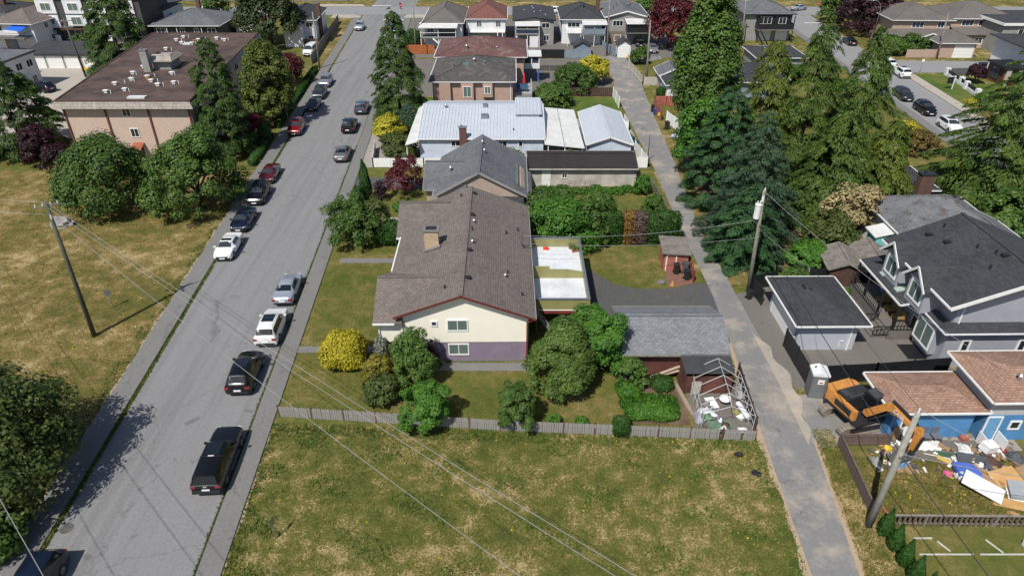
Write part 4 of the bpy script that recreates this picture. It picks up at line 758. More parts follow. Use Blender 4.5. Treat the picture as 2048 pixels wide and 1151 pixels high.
for y in (7.3, 3.4):
    MB().side([(y - 1.2, 3.62), (y + 1.2, 3.62), (y + 1.2, 5.9), (y, 6.95), (y - 1.2, 5.9)], -1.3, 2.5).build('dormer_wall', M_bluegrey, h)
    dr = MB().slab([(-1.75, y - 1.55, 5.72), (-1.75, y, 7.2), (3.2, y, 7.2), (.6, y - 1.55, 5.72)][::-1], .14).slab([(-1.75, y, 7.2), (-1.75, y + 1.55, 5.72), (.6, y + 1.55, 5.72), (3.2, y, 7.2)][::-1], .14).build('dormer_roof', S_char, h)
    MB().bar((-1.79, y - 1.6, 5.62), (-1.79, y, 7.12), .06, .2).bar((-1.79, y, 7.12), (-1.79, y + 1.6, 5.62), .06, .2).build('dormer_bargeboard', M_trim, dr)
    MB().bar((-1.34, y - 1.2, 5.8), (-1.34, y + 1.2, 5.8), .06, .14).build('dormer_trim', M_trim, dr)
    win(h, 'W', y, 4.05, 1.8, 1.6, -1.31, M_blind, 2, None, .14)
box(-.5, 0, .7, 3.2, .75, 3.2).build('bay', M_bluegrey, h); win(h, 'W', 1.95, .95, 2.3, 2.05, -.51, M_blind, 2, None, .14)
for x in (1.6, 6.0, 8.0): win(h, 'S', x, 1.2, .75, 1.5, -.01, None, 1, None, .15)
win(h, 'S', 8.6, 4.6, 1.0, 1.4, .34, M_blind, 1, None, .15)
downpipe(h, .6, .28, 4.0, 5.9, M_trim); downpipe(h, 6.9, -.07, 0, 3.2, M_trim); door(h, 'W', 3.9, 0, .9, 2, -.01, M_dark)
MB().slab([(-1.9, 3.7, 3.45), (.2, 3.7, 3.9), (.2, 11, 3.9), (-1.9, 11, 3.45)], .16).build('porch_roof', S_char, h); MB().bar((-1.95, 3.7, 3.36), (-1.95, 11, 3.36), .1, .14).bar((-1.9, 3.66, 3.36), (.1, 3.66, 3.8), .06, .16).build('porch_gutter', M_trim, h)
for y in (5.6, 8.1): MB().slab([(-1.5, y - .3, 3.68), (-.5, y - .3, 3.88), (-.5, y + .3, 3.88), (-1.5, y + .3, 3.68)], .1).build('porch_skylight', paint('skylight_green', (.33, .42, .36), .2), h)
pf = box(-2.1, -.02, 3.6, 11, 0, .9).build('porch_floor', M_patio, h)
for y in (3.7, 6.3, 8.8, 10.8): box(-1.9, -1.76, y, y + .14, .9, 3.3).build('porch_post', M_dark, h)
def railing(root, a, b, z, hh=1.0, mat=None, step=.28):
    mat = mat or M_dark; MB().bar((*a, z + hh), (*b, z + hh), .07).bar((*a, z + .12), (*b, z + .12), .05).build('rail', mat, root); L = math.dist(a, b); n = int(L / step)
    for i in range(n + 1):
        t_ = i / n; x = a[0] + (b[0] - a[0]) * t_; y = a[1] + (b[1] - a[1]) * t_; box(x - .018, x + .018, y - .018, y + .018, z, z + hh).build('baluster', mat, root)
railing(h, (-2.1, 5.6), (-2.1, 11), .9); railing(h, (-2.1, 3.62), (-.1, 3.62), .9); railing(h, (-3.3, 5.6), (-2.1, 5.6), .3, .9); railing(h, (-3.3, 3.8), (-2.1, 3.8), .3, .9)
for i in range(4): box(-2.1 - .3 * (i + 1), -2.1 - .3 * i, 3.9, 5.5, 0, .72 - .18 * i).build('step', M_patio, h)
for i, (x, y) in enumerate([(2.2, 6.8), (3.4, 5.0), (4.0, 3.7), (4.3, 3.1), (5.6, 2.7), (2.8, 2.2), (1.7, 8.5), (3.0, 8.9)]): vent(r, x, y, 6.45 + .408 * x, 'pipe' if i % 3 else 'box', 1)
MB().box(-1.6, -.1, 1.0, 2.9, .0, .06).build('light_well', M_blackw, h)
g = thing('garage', 'charcoal-roofed garage of the new blue-grey house', 'garage', (22.9, 44.1, 0), R(.5))
walls(g, 0, 4.7, 0, 6.2, 2.75, M_bluegreyl); hip(g, 0, 4.7, 0, 6.2, 2.85, .75, .6, S_char, fascia=M_trim, caps=False); door(g, 'W', 3.1, 0, 5, 2.3, -.02, M_vinyl, 'garage_door'); downpipe(g, 4.2, -.06, 0, 2.7, M_trim); MB().box(1.5, 1.6, 3.8, 4.4, 3.2, 3.55).box(1.9, 2.0, 3.5, 4.0, 3.2, 3.55).build('roof_vent', M_dark, g)
MB().bar((3.5, -.05, .3), (3.5, -.05, .9), .05).bar((3.5, -.05, .9), (3.8, -.05, .9), .05).build('hose_bib', M_trim, g)
panel_fence('black_fence', 'black panel fence in front of the new garage and patio', [(22.2, 44.6), (22.3, 39.8), (27.5, 40.2), (33.4, 40.9)], 1.75, M_blackw, M_dark)
panel_fence('black_fence', 'black bin enclosure fence beside the transformer pole', [(22.2, 50.6), (21.9, 53.0), (24.5, 53.9)], 1.6, M_blackw, M_dark, 1.6)
panel_fence('black_fence', 'black fence between the new house and the old garden', [(27.6, 54.0), (33.5, 54.3)], 1.75, M_blackw, M_dark)
sheet('patio_planter_bed', [(24.9, 40.7), (28.6, 41), (28.4, 41.7), (24.9, 41.5)], .03, M_dirt)
h = thing('house', 'low bright blue building under a tan shingle roof', 'building', (25.7, 34.2, 0), R(.8))
walls(h, 0, 5.6, 0, 3.2, 2.75, M_blue); hip(h, 0, 5.6, 0, 3.2, 2.8, .55, .5, S_tan, fascia=M_trim, caps=False); win(h, 'S', 1.2, .9, 1, 1, -.01)
h = thing('house', 'taller blue house with tan roof at the right edge', 'house', (31.9, 34.0, 0), R(.8))
walls(h, 0, 12, 0, 4.2, 2.3, M_blue, name='lower_wall'); walls(h, 0, 12, .02, 4.15, 4.0, plain('pale_grey_upper', (.42, .42, .42), .8, .08), z0=2.3, name='upper_wall'); hip(h, 0, 12, 0, 4.2, 4.0, .8, .6, S_tan, fascia=M_trim, caps=False)
door(h, 'S', .55, .1, .85, 2.0, -.01, plain('door_blue', (.12, .3, .5), .5, .08)); win(h, 'S', 2.1, 1.0, .8, .8, -.01, None, 1, None, .12); vent(h, 1.8, 1.0, 4.6, 'metal')
MB().box(-.15, -.1, -1.15, -.1, .05, 1.0).box(1.1, 1.15, -1.15, -.1, .05, 1.0).build('door_rail', M_vinyl, h)
# ------------------------------------------------------------------ apartment block
a = thing('apartment_block', 'flat brown-roofed apartment block with peach walls and silver shake eaves', 'apartment block', (-56.4, 84.3, 0))
BQ = [(0, 0), (16, 0), (12.6, 37), (-4.8, 37)]
MB().prism(BQ, 0, 7.6).build('wall', M_aptw, a)
OQ = [(-.7, -.9), (16.8, -.9), (13.3, 38), (-5.5, 38)]; IQ = [(-.35, -.45), (16.35, -.45), (12.95, 37.5), (-5.1, 37.5)]
fr = MB()
for i in range(4):
    j = (i + 1) % 4; fr.add([(*OQ[i], 7.25), (*OQ[j], 7.25), (*IQ[j], 8.15), (*IQ[i], 8.15)], [(0, 1, 2, 3)])
    fr.add([(*OQ[i], 7.25), (*OQ[j], 7.25), (*BQ[j], 7.2), (*BQ[i], 7.2)], [(3, 2, 1, 0)])
fr.build('shake_mansard', S_shake, a)
r = MB().prism(IQ, 7.6, 8.1).build('roof', M_tar, a)
for i in range(4):
    j = (i + 1) % 4; MB().bar((*IQ[i], 8.13), (*IQ[j], 8.13), .18, .12).build('parapet_cap', M_brown, r)
for x, y in [(4.3, 3.1), (3.7, 6.7), (6.3, 4), (4.9, 8.8), (3.6, 12), (3.6, 15.2), (6.5, 10), (7.9, 8.1), (9.6, 6.2), (11.3, 7.2), (9.1, 11.8), (2.3, 25.8), (1.7, 34), (1.4, 31.9), (3.1, 29.8), (4.9, 29.4), (5, 31.9), (7.6, 33), (9.3, 31.9), (2.8, 19.7)]:
    MB().box(x - .2, x + .2, y - .16, y + .16, 8.1, 8.36).box(x - .3, x + .3, y - .24, y + .24, 8.36, 8.46).build('roof_vent', M_trim, r); k = rnd(.5, 1.1); MB().cyl(x + k, y + rnd(-.6, .6), 8.1, 8.55, .06, 8).build('vent_pipe', M_trim, r)
for x, y in ((7.2, 8.9), (5.0, 30.4)): MB().cyl(x, y, 8.1, 8.6, .35, 10, .3).build('roof_fan', plain('rusty_metal', (.25, .13, .06), .8, .3), r)
MB().box(8.2, 10.4, .5, 1.3, 8.1, 8.3).build('skylight', M_awn, r); MB().box(3.6, 4.8, 29.0, 30, 8.1, 8.3).build('skylight', M_awn, r)
ph = box(5.6, 8.0, 14.2, 17.5, 8.1, 9.7).build('roof_access', M_greyw, r); MB().slab([(4.9, 13.6, 9.4), (8.6, 13.6, 9.4), (8.0, 14.8, 10.1), (5.6, 14.8, 10.1)], .1).slab([(4.9, 13.6, 9.4), (5.6, 14.8, 10.1), (5.6, 17, 10.1), (4.9, 18, 9.4)], .1).slab([(8.6, 13.6, 9.4), (8.6, 18, 9.4), (8, 17, 10.1), (8, 14.8, 10.1)], .1).build('shake_skirt', S_shake, ph)
chimney(r, 5.2, 13.3, 8.1, 11, .95, .8, M_greyw, M_conc)
for x in (.12, 5.3, 10.7, 15.8): box(x - .1, x + .1, -.14, .02, 0, 7.3).build('pilaster', plain('rust_pilaster', (.14, .05, .035), .8, .2), a)
win(a, 'S', 7.9, 6.0, 1.1, 1.15, -.01, M_glass, 2); win(a, 'S', 8.2, 3.3, 1.1, 1.2, -.01, M_glass, 2)
MB().slab([(7.6, -1.3, 2.1), (9.0, -1.3, 2.1), (9.0, 0, 2.6), (7.6, 0, 2.6)], .12).build('door_canopy', plain('rust_orange_metal', (.3, .085, .04), .6, .2), a); door(a, 'S', 8.3, 0, 1, 2, -.01, M_brown)
for z in (1.2, 3.6, 5.8):
    for i in range(7):
        y = 3 + i * 4.9; f = win(a, 'E', y, z, 1.9, 1.2, 16 - 3.4 * y / 37 + .04, M_glass, 2); f.rotation_euler.z += R(5.2)
# ------------------------------------------------------------------ top left
h = thing('house', 'white house with a brown hip roof and a blue tarp on its balcony', 'house', (-107, 146.5, 0), R(-6))
walls(h, 0, 9.5, 0, 13, 5, M_whitew); hip(h, 0, 9.5, 0, 13, 5, 2, .8, S_brown, fascia=M_trim); deck(h, .2, 9.0, -2.6, -.05, 2.6, .9, M_dark, None, None, None, M_cedar); walls(h, 0, 5, -.3, -.02, 2.4, M_greyw, name='basement_wall')
MB().slab([(5.5, -2.6, 4.2), (8.6, -2.4, 3.9), (8.8, -.1, 4.5), (5.4, -.1, 4.6)], .05).build('blue_tarp', paint('tarp_blue', (.01, .11, .6), .5), h); win(h, 'S', 2, 3.3, 1.6, 1.2, -.01); win(h, 'E', 4, 3.3, 1.2, 1.2, 9.51); win(h, 'E', 8, 3.3, 1.2, 1.2, 9.51); win(h, 'E', 5, .9, 1.2, 1, 9.51); door(h, 'S', 1.6, 0, 2.2, 2.1, -.31, M_vinyl, 'garage_door')
h = thing('townhouse', 'modern white and charcoal townhouse block behind the white garages', 'townhouse', (-99.5, 152, 0), R(-2))
walls(h, 0, 22, 0, 12, 8.6, plain('charcoal_panel', (.06, .058, .056), .7, .15)); box(-.3, 22.3, -.4, 12.4, 8.6, 9).build('roof', S_char, h)
for i, x in enumerate((0.2, 6, 11.2, 16.8)):
    box(x, x + 4, -.5, -.01, 2.9 + (.4 if i % 2 else 0), 5.4).build('white_bay', M_whitew, h); box(x, x + 4, -.4, -.01, 5.7, 8.3).build('white_panel', M_whitew, h)
    win(h, 'S', x + 2, 3.5, 2.2, 1.6, -.51, M_blind, 2); win(h, 'S', x + 2, 6.3, 2.2, 1.5, -.41, M_blind, 2); win(h, 'S', x + 1.2, .3, 1.4, 2.1, -.01, M_tintb, 1); box(x + 2.6, x + 3.8, -1.4, -1.3, 0, 1.6).build('white_screen', M_vinyl, h)
box(-.2, 22.2, -.9, -.02, 2.5, 2.75).build('string_course', M_brown, h)
h = thing('house', 'dark green bungalow with a wide grey hip roof', 'house', (-75.6, 150.8, 0))
walls(h, 0, 13.6, 0, 12.5, 3.6, M_green_dk); hip(h, 0, 13.6, 0, 12.5, 3.6, 2.2, .7, S_greyd, fascia=M_trim); chimney(h, 7.4, 7.5, 5.0, 7.2, .8, .8, M_brickr)
for x in (1.5, 6, 9, 12.2): win(h, 'S', x, 1.6, 1.8 if x in (1.5, 12.2) else 1, 1.4, -.01, M_tintb)
for x in (2.9, 5, 10.2): box(x, x + .12, -.5, -.38, 0, 3.5).build('porch_post', M_trim, h)
h = thing('house', 'pale grey side wing with a red roof beside the green bungalow', 'house', (-61, 158, 0)); walls(h, 0, 6, 0, 6, 2.6, M_whitew, 1.2, 'y'); gable(h, 0, 6, 0, 6, 2.6, 1.2, 'y', .3, S_reds)
h = thing('house', 'grey house with a dark overhanging roof behind the big left conifer', 'house', (-84, 160, 0)); walls(h, 0, 7, 0, 10, 4.6, M_whitew); MB().slab([(-.8, -.8, 4.7), (7.8, -.8, 5.6), (7.8, 10.8, 5.6), (-.8, 10.8, 4.7)], .25).build('roof', S_char, h); win(h, 'E', 3, 2.6, 1.4, 1.2, 7.01)
h = thing('house', 'dark-roofed house at the far top left corner', 'house', (-122, 160, 0)); walls(h, 0, 10, 0, 10, 4.6, M_whitew); hip(h, 0, 10, 0, 10, 4.6, 1.6, .6, S_char); chimney(h, 7.5, 4, 5, 7.6, 1, 1, M_brickr)
g = thing('garage_row', 'row of four white garage doors under a long dark roof', 'garage', (-90.6, 130.4, 0), R(-.5))
walls(g, 0, 14, 0, 6, 2.5, M_greyw); MB().slab([(-.4, -.5, 2.75), (14.4, -.5, 2.75), (14.4, 6.4, 3.5), (-.4, 6.4, 3.5)], .25).build('roof', S_char, g)
for i in range(4): door(g, 'S', 1.9 + i * 3.35, 0, 2.75, 2.15, -.02, M_vinyl, 'garage_door')
h = thing('house', 'white two-storey block with a grey flat roof left of the garages', 'building', (-96, 111.5, 0), R(-4)); walls(h, 0, 13.5, 0, 9.5, 5.4, M_whitew); MB().box(-.3, 13.8, -.3, 9.8, 5.4, 5.75).build('roof', S_greyd, h); vent(h, 9, 4, 5.75, 'pipe', 1.6)
for y in (1.6, 5.2, 7.8): win(h, 'E', y, 3.4, 1.5, 1.2, 13.51); win(h, 'E', y, .8, 1.2, 1.2, 13.51)
h = thing('house', 'white two-storey house with charcoal hip roof at the street corner', 'house', (-47.6, 149, 0), R(3))
walls(h, 0, 6.6, 0, 12, 5, M_whitew); hip(h, 0, 6.6, 0, 12, 5, 1.7, .5, S_char, fascia=M_trim, ); walls(h, .5, 4.2, -2.4, .1, 4.6, M_whitew, name='rear_wall'); hip(h, .5, 4.2, -2.4, 1, 4.6, 1, .4, S_char, name='rear_roof')
chimney(h, 6.9, 3.6, 0, 7.5, .8, 1.0, M_brickr); chimney(h, 2.6, 3, 5.6, 7.3, .7, .7, M_brickr); win(h, 'S', 2.4, 3.2, 1.6, 1, -2.41); win(h, 'S', 5.4, 3.4, 1.4, 1, -.01); win(h, 'S', 5.4, .8, 1.2, 1, -.01); win(h, 'E', 2.0, 3.2, 1.2, 1.2, 6.61); win(h, 'E', 7, 3.2, 1.2, 1.2, 6.61)
fence('wooden_fence', 'long weathered board fence along the sidewalk by the white corner house', [(XL(133) - 4.2, 133), (XL(176) - 4.6, 172)], 1.7, .3, .02, M_wood, M_wood, 2.6)
fence('wooden_fence', 'weathered fence around the yard of the white corner house', [(-40.2, 147.5), (-43.5, 147)], 1.6, .3, .02, M_brown, M_brown, 2)
panel_fence('far_fence', 'long grey fence beyond the cross street', [(-110, 199), (-45, 199)], 1.7, M_wood, M_wood, 3)
panel_fence('far_fence', 'long grey fence beyond the cross street behind the far row of houses', [(-18, 200), (60, 200)], 1.7, M_wood, M_wood, 3)
# ------------------------------------------------------------------ wooden fences in front
M_pick = plain('grey_picket', (.28, .27, .25), .9, .22, 1.2, fine=12)
fence('picket_fence', 'long grey picket fence with red-brown posts across the foreground lot', [(-16.6, 36.3), (-9.6, 35.7), (-.8, 34.9), (16.6, 33.9)], .98, .14, .02, M_pick, plain('dull_red_post', (.12, .05, .04), .85, .25), 2.3, skip=(192, 193, 201))
M_plank = plain('brown_plank', (.135, .095, .08), .9, .25, 1.2, fine=12)
fence('plank_fence', 'tall brown plank fence beside the excavator and the lane', [(25.6, 33.5), (22.2, 33.5), (21.75, 27.2)], 1.0, .15, .008, M_plank, M_plank, 2.3, cap=True)
fence('rail_fence', 'low weathered slat fence below the debris lot', [(22.6, 26.9), (33, 26.8)], .95, .13, .17, M_plank, M_wood, 2.3, cap=True)
# ------------------------------------------------------------------ trees
L_broad = leaf('maple_leaf', (.02, .052, .009), (.05, .105, .017), (.095, .155, .027))
L_ash = leaf('ash_leaf', (.027, .065, .01), (.062, .125, .019), (.11, .18, .032))
L_bright = leaf('bright_leaf', (.025, .085, .008), (.055, .15, .014), (.09, .2, .025))
L_olive = leaf('olive_leaf', (.03, .05, .01), (.06, .09, .018), (.1, .125, .03))
L_ash2 = leaf('ash_dark_leaf', (.024, .05, .01), (.052, .09, .017), (.11, .135, .03))
L_olive2 = leaf('apple_leaf', (.036, .075, .012), (.075, .135, .022), (.125, .185, .036))
L_laurel = leaf('laurel_leaf', (.028, .055, .009), (.06, .1, .016), (.15, .165, .025))
L_conif = leaf('conifer_needle', (.018, .034, .011), (.035, .058, .017), (.055, .078, .024), .12)
L_cedar = leaf('cedar_spray', (.024, .056, .01), (.053, .104, .016), (.115, .165, .027), .1)
L_cedarg = leaf('gold_cedar_spray', (.036, .066, .009), (.08, .122, .016), (.155, .188, .027), .1)
L_fir = leaf('fir_needle', (.014, .048, .016), (.03, .088, .026), (.065, .135, .045), .15)
L_blue = leaf('blue_fir_needle', (.018, .048, .024), (.04, .085, .042), (.08, .13, .07), .15)
L_street = leaf('street_cedar', (.02, .05, .01), (.044, .092, .016), (.09, .14, .028), .12)
L_hedge = leaf('hedge_green', (.015, .05, .008), (.03, .085, .012), (.05, .115, .02), .15)
L_brownh = leaf('dead_hedge', (.07, .045, .03), (.12, .085, .065), (.16, .12, .1), .1)
L_orangeh = leaf('dying_hedge', (.12, .06, .015), (.22, .12, .03), (.28, .17, .05), .1)
L_gold = leaf('golden_leaf', (.2, .2, .012), (.38, .34, .02), (.55, .48, .05))
L_gold2 = leaf('golden_conifer', (.19, .18, .012), (.4, .35, .018), (.58, .5, .04))
L_gold3 = leaf('dull_gold_leaf', (.07, .08, .012), (.15, .14, .018), (.27, .2, .025))
L_plum = leaf('plum_leaf', (.012, .005, .008), (.028, .009, .014), (.05, .016, .022), .12)
L_red = leaf('red_maple_leaf', (.04, .006, .009), (.085, .012, .016), (.13, .022, .025), .15)
L_cream = leaf('blossom_leaf', (.12, .11, .04), (.34, .27, .13), (.5, .4, .22))
L_bronze = leaf('bronze_leaf', (.06, .045, .012), (.12, .085, .02), (.17, .12, .03))

def unit(v): return v / (np.linalg.norm(v, axis=1)[:, None] + 1e-9)
def leaves(pos, nrm, size, rg, asp=.55, along=None):
    n = len(pos); nrm = unit(nrm)
    t = rg.normal(0, 1, (n, 3)) if along is None else along
    t = unit(t - nrm * np.sum(t * nrm, 1)[:, None]); b = np.cross(nrm, t)
    s = (size * rg.uniform(.65, 1.35, n))[:, None]; v = np.empty((n, 4, 3))
    v[:, 0] = pos - t * s; v[:, 1] = pos - b * s * asp; v[:, 2] = pos + t * s; v[:, 3] = pos + b * s * asp
    return v
def crown_broad(seed, rx, ry, ch, z0, n=9000, ls=.17, nclump=90, shape=1.0, lump=.25, clump=.27, skirt=.7):
    rg = np.random.default_rng(seed); d = unit(rg.normal(0, 1, (nclump, 3))); d[:, 2] = np.where(d[:, 2] < -.8, -d[:, 2], d[:, 2])
    lobes = unit(rg.normal(0, 1, (7, 3))); R0 = 1 - lump / 2 + lump * np.max(np.clip(d @ lobes.T, 0, 1) ** 3, 1)
    rad = R0 * np.where(rg.random(nclump) < .84, rg.uniform(.74, .92, nclump), rg.uniform(.3, .7, nclump))
    S3 = np.array([rx, ry, ch / 2]); c = d * rad[:, None]; low = np.clip(-d[:, 2] - .1, 0, .9); c[:, :2] *= (1 + skirt * low)[:, None]
    if shape != 1: k = (1 - c[:, 2]) / 2; c[:, :2] *= (.35 + .65 * np.clip(k, 0, 1) ** shape)[:, None] * 1.15
    w = rg.uniform(.6, 1.3, nclump); idx = rg.choice(nclump, n, p=w ** 2 / np.sum(w ** 2))
    e = unit(rg.normal(0, 1, (n, 3))); e[:, 2] = np.abs(e[:, 2]) * rg.choice([1, 1, 1, -.6], n)
    cr = clump * w[idx] * rg.uniform(.55, 1.0, n)
    ctr = np.array([0, 0, z0 + ch / 2]); rmin = (rx + ry) / 2
    pos = ctr + c[idx] * S3 + e * cr[:, None] * np.array([rmin, rmin, (rmin + ch / 2) / 2])
    nr = e * .9 + d[idx] * .3 + np.array([0, 0, .4]) + rg.normal(0, .27, (n, 3))
    pos[:, 2] = np.maximum(pos[:, 2], .12)
    return leaves(pos, nr, np.full(n, ls), rg)
def crown_conifer(seed, r, h, z0, n=12000, ls=.26, droop=.35, power=.85, layers=26, irr=.25, nb=9, hang=.3, width=.24, up=.0):
    rg = np.random.default_rng(seed); P = []; D = []; Nn = []
    bl = []
    for k in range(layers):
        t = (k + rg.uniform(-.3, .3)) / layers; t = min(max(t, 0), .985); L0 = r * (1 - t) ** power * (.75 if t < .05 else 1) + .12
        m = max(4, int(nb * (1 - .45 * t))); a0 = rg.uniform(0, 6.28)
        for j in range(m):
            a = a0 + 6.283 * j / m + rg.normal(0, .22); L = L0 * rg.uniform(1 - irr * 1.5, 1 + irr * .6)
            bl.append((z0 + (h - z0) * t + rg.normal(0, .15), a, L, t))
    bl = np.array(bl); w = bl[:, 2] ** 1.35 + .05; idx = rg.choice(len(bl), n, p=w / w.sum())
    z, a, L, t = bl[idx].T; s = rg.uniform(.08, 1, n) ** .62; s2 = rg.normal(0, 1, n)
    wd = width * L * (1.05 - s) * 1.6 + .1; off = np.clip(s2, -1.6, 1.6) * wd * .6
    ca, sa = np.cos(a), np.sin(a); rr = L * s
    zz = z + up * rr - droop * L * s ** 1.8 - np.abs(off) * hang - rg.uniform(0, .16, n)
    pos = np.c_[ca * rr - sa * off, sa * rr + ca * off, np.maximum(zz, .1)]
    al = np.c_[ca - sa * np.sign(off) * .7, sa + ca * np.sign(off) * .7, -droop * 1.6 * s - hang + up] + rg.normal(0, .25, (n, 3))
    nr = np.c_[ca * .35, sa * .35, np.full(n, .8)] + rg.normal(0, .38, (n, 3))
    return leaves(pos, nr, np.full(n, ls), rg, .24, al)
def crown_cone(seed, r, h, z0, n=16000, ls=.2, power=.7, nclump=260, lump=.22, hang=.5, flat=.6, cs=1.0):
    """irregular full conifer: drooping sprays gathered in clumps over a tapering body"""
    rg = np.random.default_rng(seed); t = rg.random(nclump * 6); keep = rg.random(nclump * 6) < ((1 - t) ** power * np.minimum(1, .6 + t * 4) + .05) / (.45 + .55 * (1 - t) ** .7) ** 2 * .8; t = t[keep][:nclump]; k = len(t)
    a = rg.uniform(0, 6.283, k); ph = rg.uniform(0, 6.283, 4)
    Rr = r * (1 - t) ** power * np.minimum(1, .72 + t * 3) * (1 + lump * (np.sin(3 * a + ph[0] + 5 * t) * .45 + np.sin(2 * a + ph[1] - 9 * t) * .4 + rg.normal(0, .45, k))) + .1
    rad = Rr * np.sqrt(rg.uniform(.45, 1, k)); c = np.c_[np.cos(a) * rad, np.sin(a) * rad, z0 + (h - z0) * t + rg.normal(0, .2, k)]
    size = cs * (.11 * r + .22) * rg.uniform(.65, 1.35, k) * (.45 + .55 * (1 - t) ** .7)
    idx = rg.choice(k, n, p=size ** 2 / np.sum(size ** 2)); g = unit(rg.normal(0, 1, (n, 3))); g[:, 2] = np.where(g[:, 2] < -.3, -g[:, 2], g[:, 2]); g = g * rg.uniform(.45, 1.05, n)[:, None]
    out = np.c_[np.cos(a), np.sin(a), np.zeros(k)][idx]; s = size[idx][:, None]
    pos = c[idx] + g * s * np.array([1, 1, flat]) ; o = np.sum(g * out, 1); pos[:, 2] -= hang * size[idx] * np.clip(o + .4, 0, 2) ** 1.4; pos[:, 2] = np.maximum(pos[:, 2], .1)
    al = out * .7 + np.array([0, 0, -hang]) + rg.normal(0, .4, (n, 3)); nr = out * .35 + np.array([0, 0, .4]) + g * .8 + rg.normal(0, .32, (n, 3))
    return leaves(pos, nr, np.full(n, ls), rg, .27, al)
def crown_dense(seed, rx, ry, h, n, ls, top=1.0, z0=.05, power=2.4, wob=.09):
    """clipped or naturally tight shrub: leaf faces over a rounded body"""
    rg = np.random.default_rng(seed); d = unit(rg.normal(0, 1, (n, 3)))
    q = (np.abs(d[:, 0]) ** power + np.abs(d[:, 1]) ** power + np.abs(d[:, 2]) ** power) ** (-1 / power)
    p = d * q[:, None]; ph = rg.uniform(0, 6.28, 6)
    lum = 1 + wob * (np.sin(p[:, 0] * 4 + ph[0]) * np.sin(p[:, 1] * 4 + ph[1]) + np.sin(p[:, 2] * 5 + ph[2]) * np.cos(p[:, 0] * 5 + ph[3]))
    p = p * (lum * rg.uniform(.8, 1.03, n))[:, None]
    zz = (p[:, 2] + 1) / 2; k = 1 - (1 - top) * np.clip(zz, 0, 1)
    pos = np.c_[p[:, 0] * rx * k, p[:, 1] * ry * k, np.maximum(z0 + zz * (h - z0), .08)]
    nr = np.c_[d[:, 0], d[:, 1], d[:, 2] * .8 + .2] + rg.normal(0, .5, (n, 3))
    return leaves(pos, nr, np.full(n, ls), rg, .5)
def trunk_mesh(seed, h, r, spread=0, zb=1, conifer=False):
    rg = random.Random(seed); m = MB(); k = 7; pts = [(rg.uniform(-.08, .08) * i * r * 2, rg.uniform(-.08, .08) * i * r * 2, h * i / (k - 1)) for i in range(k)]
    m.tube(pts, [r * 1.25] + [r * (1 - .85 * i / (k - 1)) for i in range(1, k)], 8)
    if not conifer and spread > .5:
        for i in range(7):
            a = i * .9 + rg.uniform(-.3, .3); z = zb + (h - zb) * rg.uniform(.0, .45); e = spread * rg.uniform(.5, .8); p0 = (0, 0, z)
            p2 = (math.cos(a) * e, math.sin(a) * e, min(h, z + e * rg.uniform(.5, 1))); p1 = tuple((u + v) / 2 + (0 if q < 2 else .15 * e) for q, (u, v) in enumerate(zip(p0, p2)))
            m.tube([p0, p1, p2], [r * .45, r * .28, r * .1], 6)
    return m.mesh('trunk')
NT = [0]
def tree(name, label, x, y, h, r, kind, lm, n=8000, ls=.17, z0=None, group=None, ry=None, cat='tree', lean=0, tr=None, rz=0, **kw):
    NT[0] += 1; sd_ = 100 + NT[0]; t = thing(name, label, cat, (x, y, 0), rz, group); ry = ry or r
    if kind == 'broad':
        z0 = h * .22 if z0 is None else z0; v = crown_broad(sd_, r, ry, h - z0, z0, n, ls, **kw); th, trr = h * .75, tr or .05 * h ** .9
    elif kind == 'conifer':
        z0 = h * .06 if z0 is None else z0; v = crown_conifer(sd_, r, h, z0, n, ls, **kw); th, trr = h * .97, tr or .022 * h
    elif kind == 'cone':
        z0 = h * .02 if z0 is None else z0; v = crown_cone(sd_, r, h, z0, n, ls, **kw); th, trr = h * .97, tr or .02 * h
    else:
        v = crown_dense(sd_, r, ry, h, n, ls, **kw); th, trr = h * .7, tr or max(.03, .06 * r)
    me = fastdata('crown', v.reshape(-1, 3), len(v), 4, lm); c = obj('crown', me, None, t)
    if lean: c.rotation_euler = (0, lean, 0)
    obj('trunk', trunk_mesh(sd_, th, trr, r, z0 or .3, kind != 'broad'), M_bark, t, True)
    if kind == 'dense':
        core = bmesh.new(); bmesh.ops.create_icosphere(core, subdivisions=2, radius=1)
        for q in core.verts: k = 1 - (1 - kw.get('top', 1.)) * (q.co.z + 1) / 2; q.co = Vector((q.co.x * r * .8 * k, q.co.y * ry * .8 * k, max(.05, (q.co.z + 1) / 2 * h * .88)))
        cm = bpy.data.meshes.new('inner_foliage'); core.to_mesh(cm); core.free(); obj('inner_foliage', cm, lm, t)
    return t
# left side
tree('maple_tree', 'round dense green maple on the dry field, left of two field trees', -44.9, 70.4, 8.8, 4.6, 'broad', L_broad, 24000, .16, .1, nclump=170, lump=.3)
tree('ash_tree', 'loose bright green tree on the field beside the street', -35.2, 70.2, 9.2, 4.4, 'broad', L_ash, 21000, .16, .15, nclump=130, lump=.5, clump=.25)
tree('cedar_tree', 'tall dark green conifer at the apartment corner', -37.4, 86.0, 15.0, 3.3, 'cone', L_street, 42000, .17, .1, power=.42, hang=.35, flat=.8, nclump=380, cs=1.12)
tree('laurel_tree', 'big rounded yellow-green tree between apartment block and street', -35.3, 98.9, 11.8, 3.7, 'broad', L_laurel, 26000, .18, .1, nclump=240, lump=.3, clump=.2)
tree('fir_tree', 'large dark conifer at the left edge beside the apartment block', -66.5, 88.6, 12.5, 6.2, 'cone', L_street, 44000, .22, .2, power=.6, hang=.4, nclump=300, cs=1.1)
tree('fir_tree', 'dark conifer cut by the left edge of the picture', -72, 82, 9, 4.5, 'cone', L_street, 16000, .25, .2)
tree('purple_plum_tree', 'dark purple plum bush left of the apartment block', -61.0, 84.0, 4.6, 2.6, 'broad', L_plum, 5000, .16, .3)
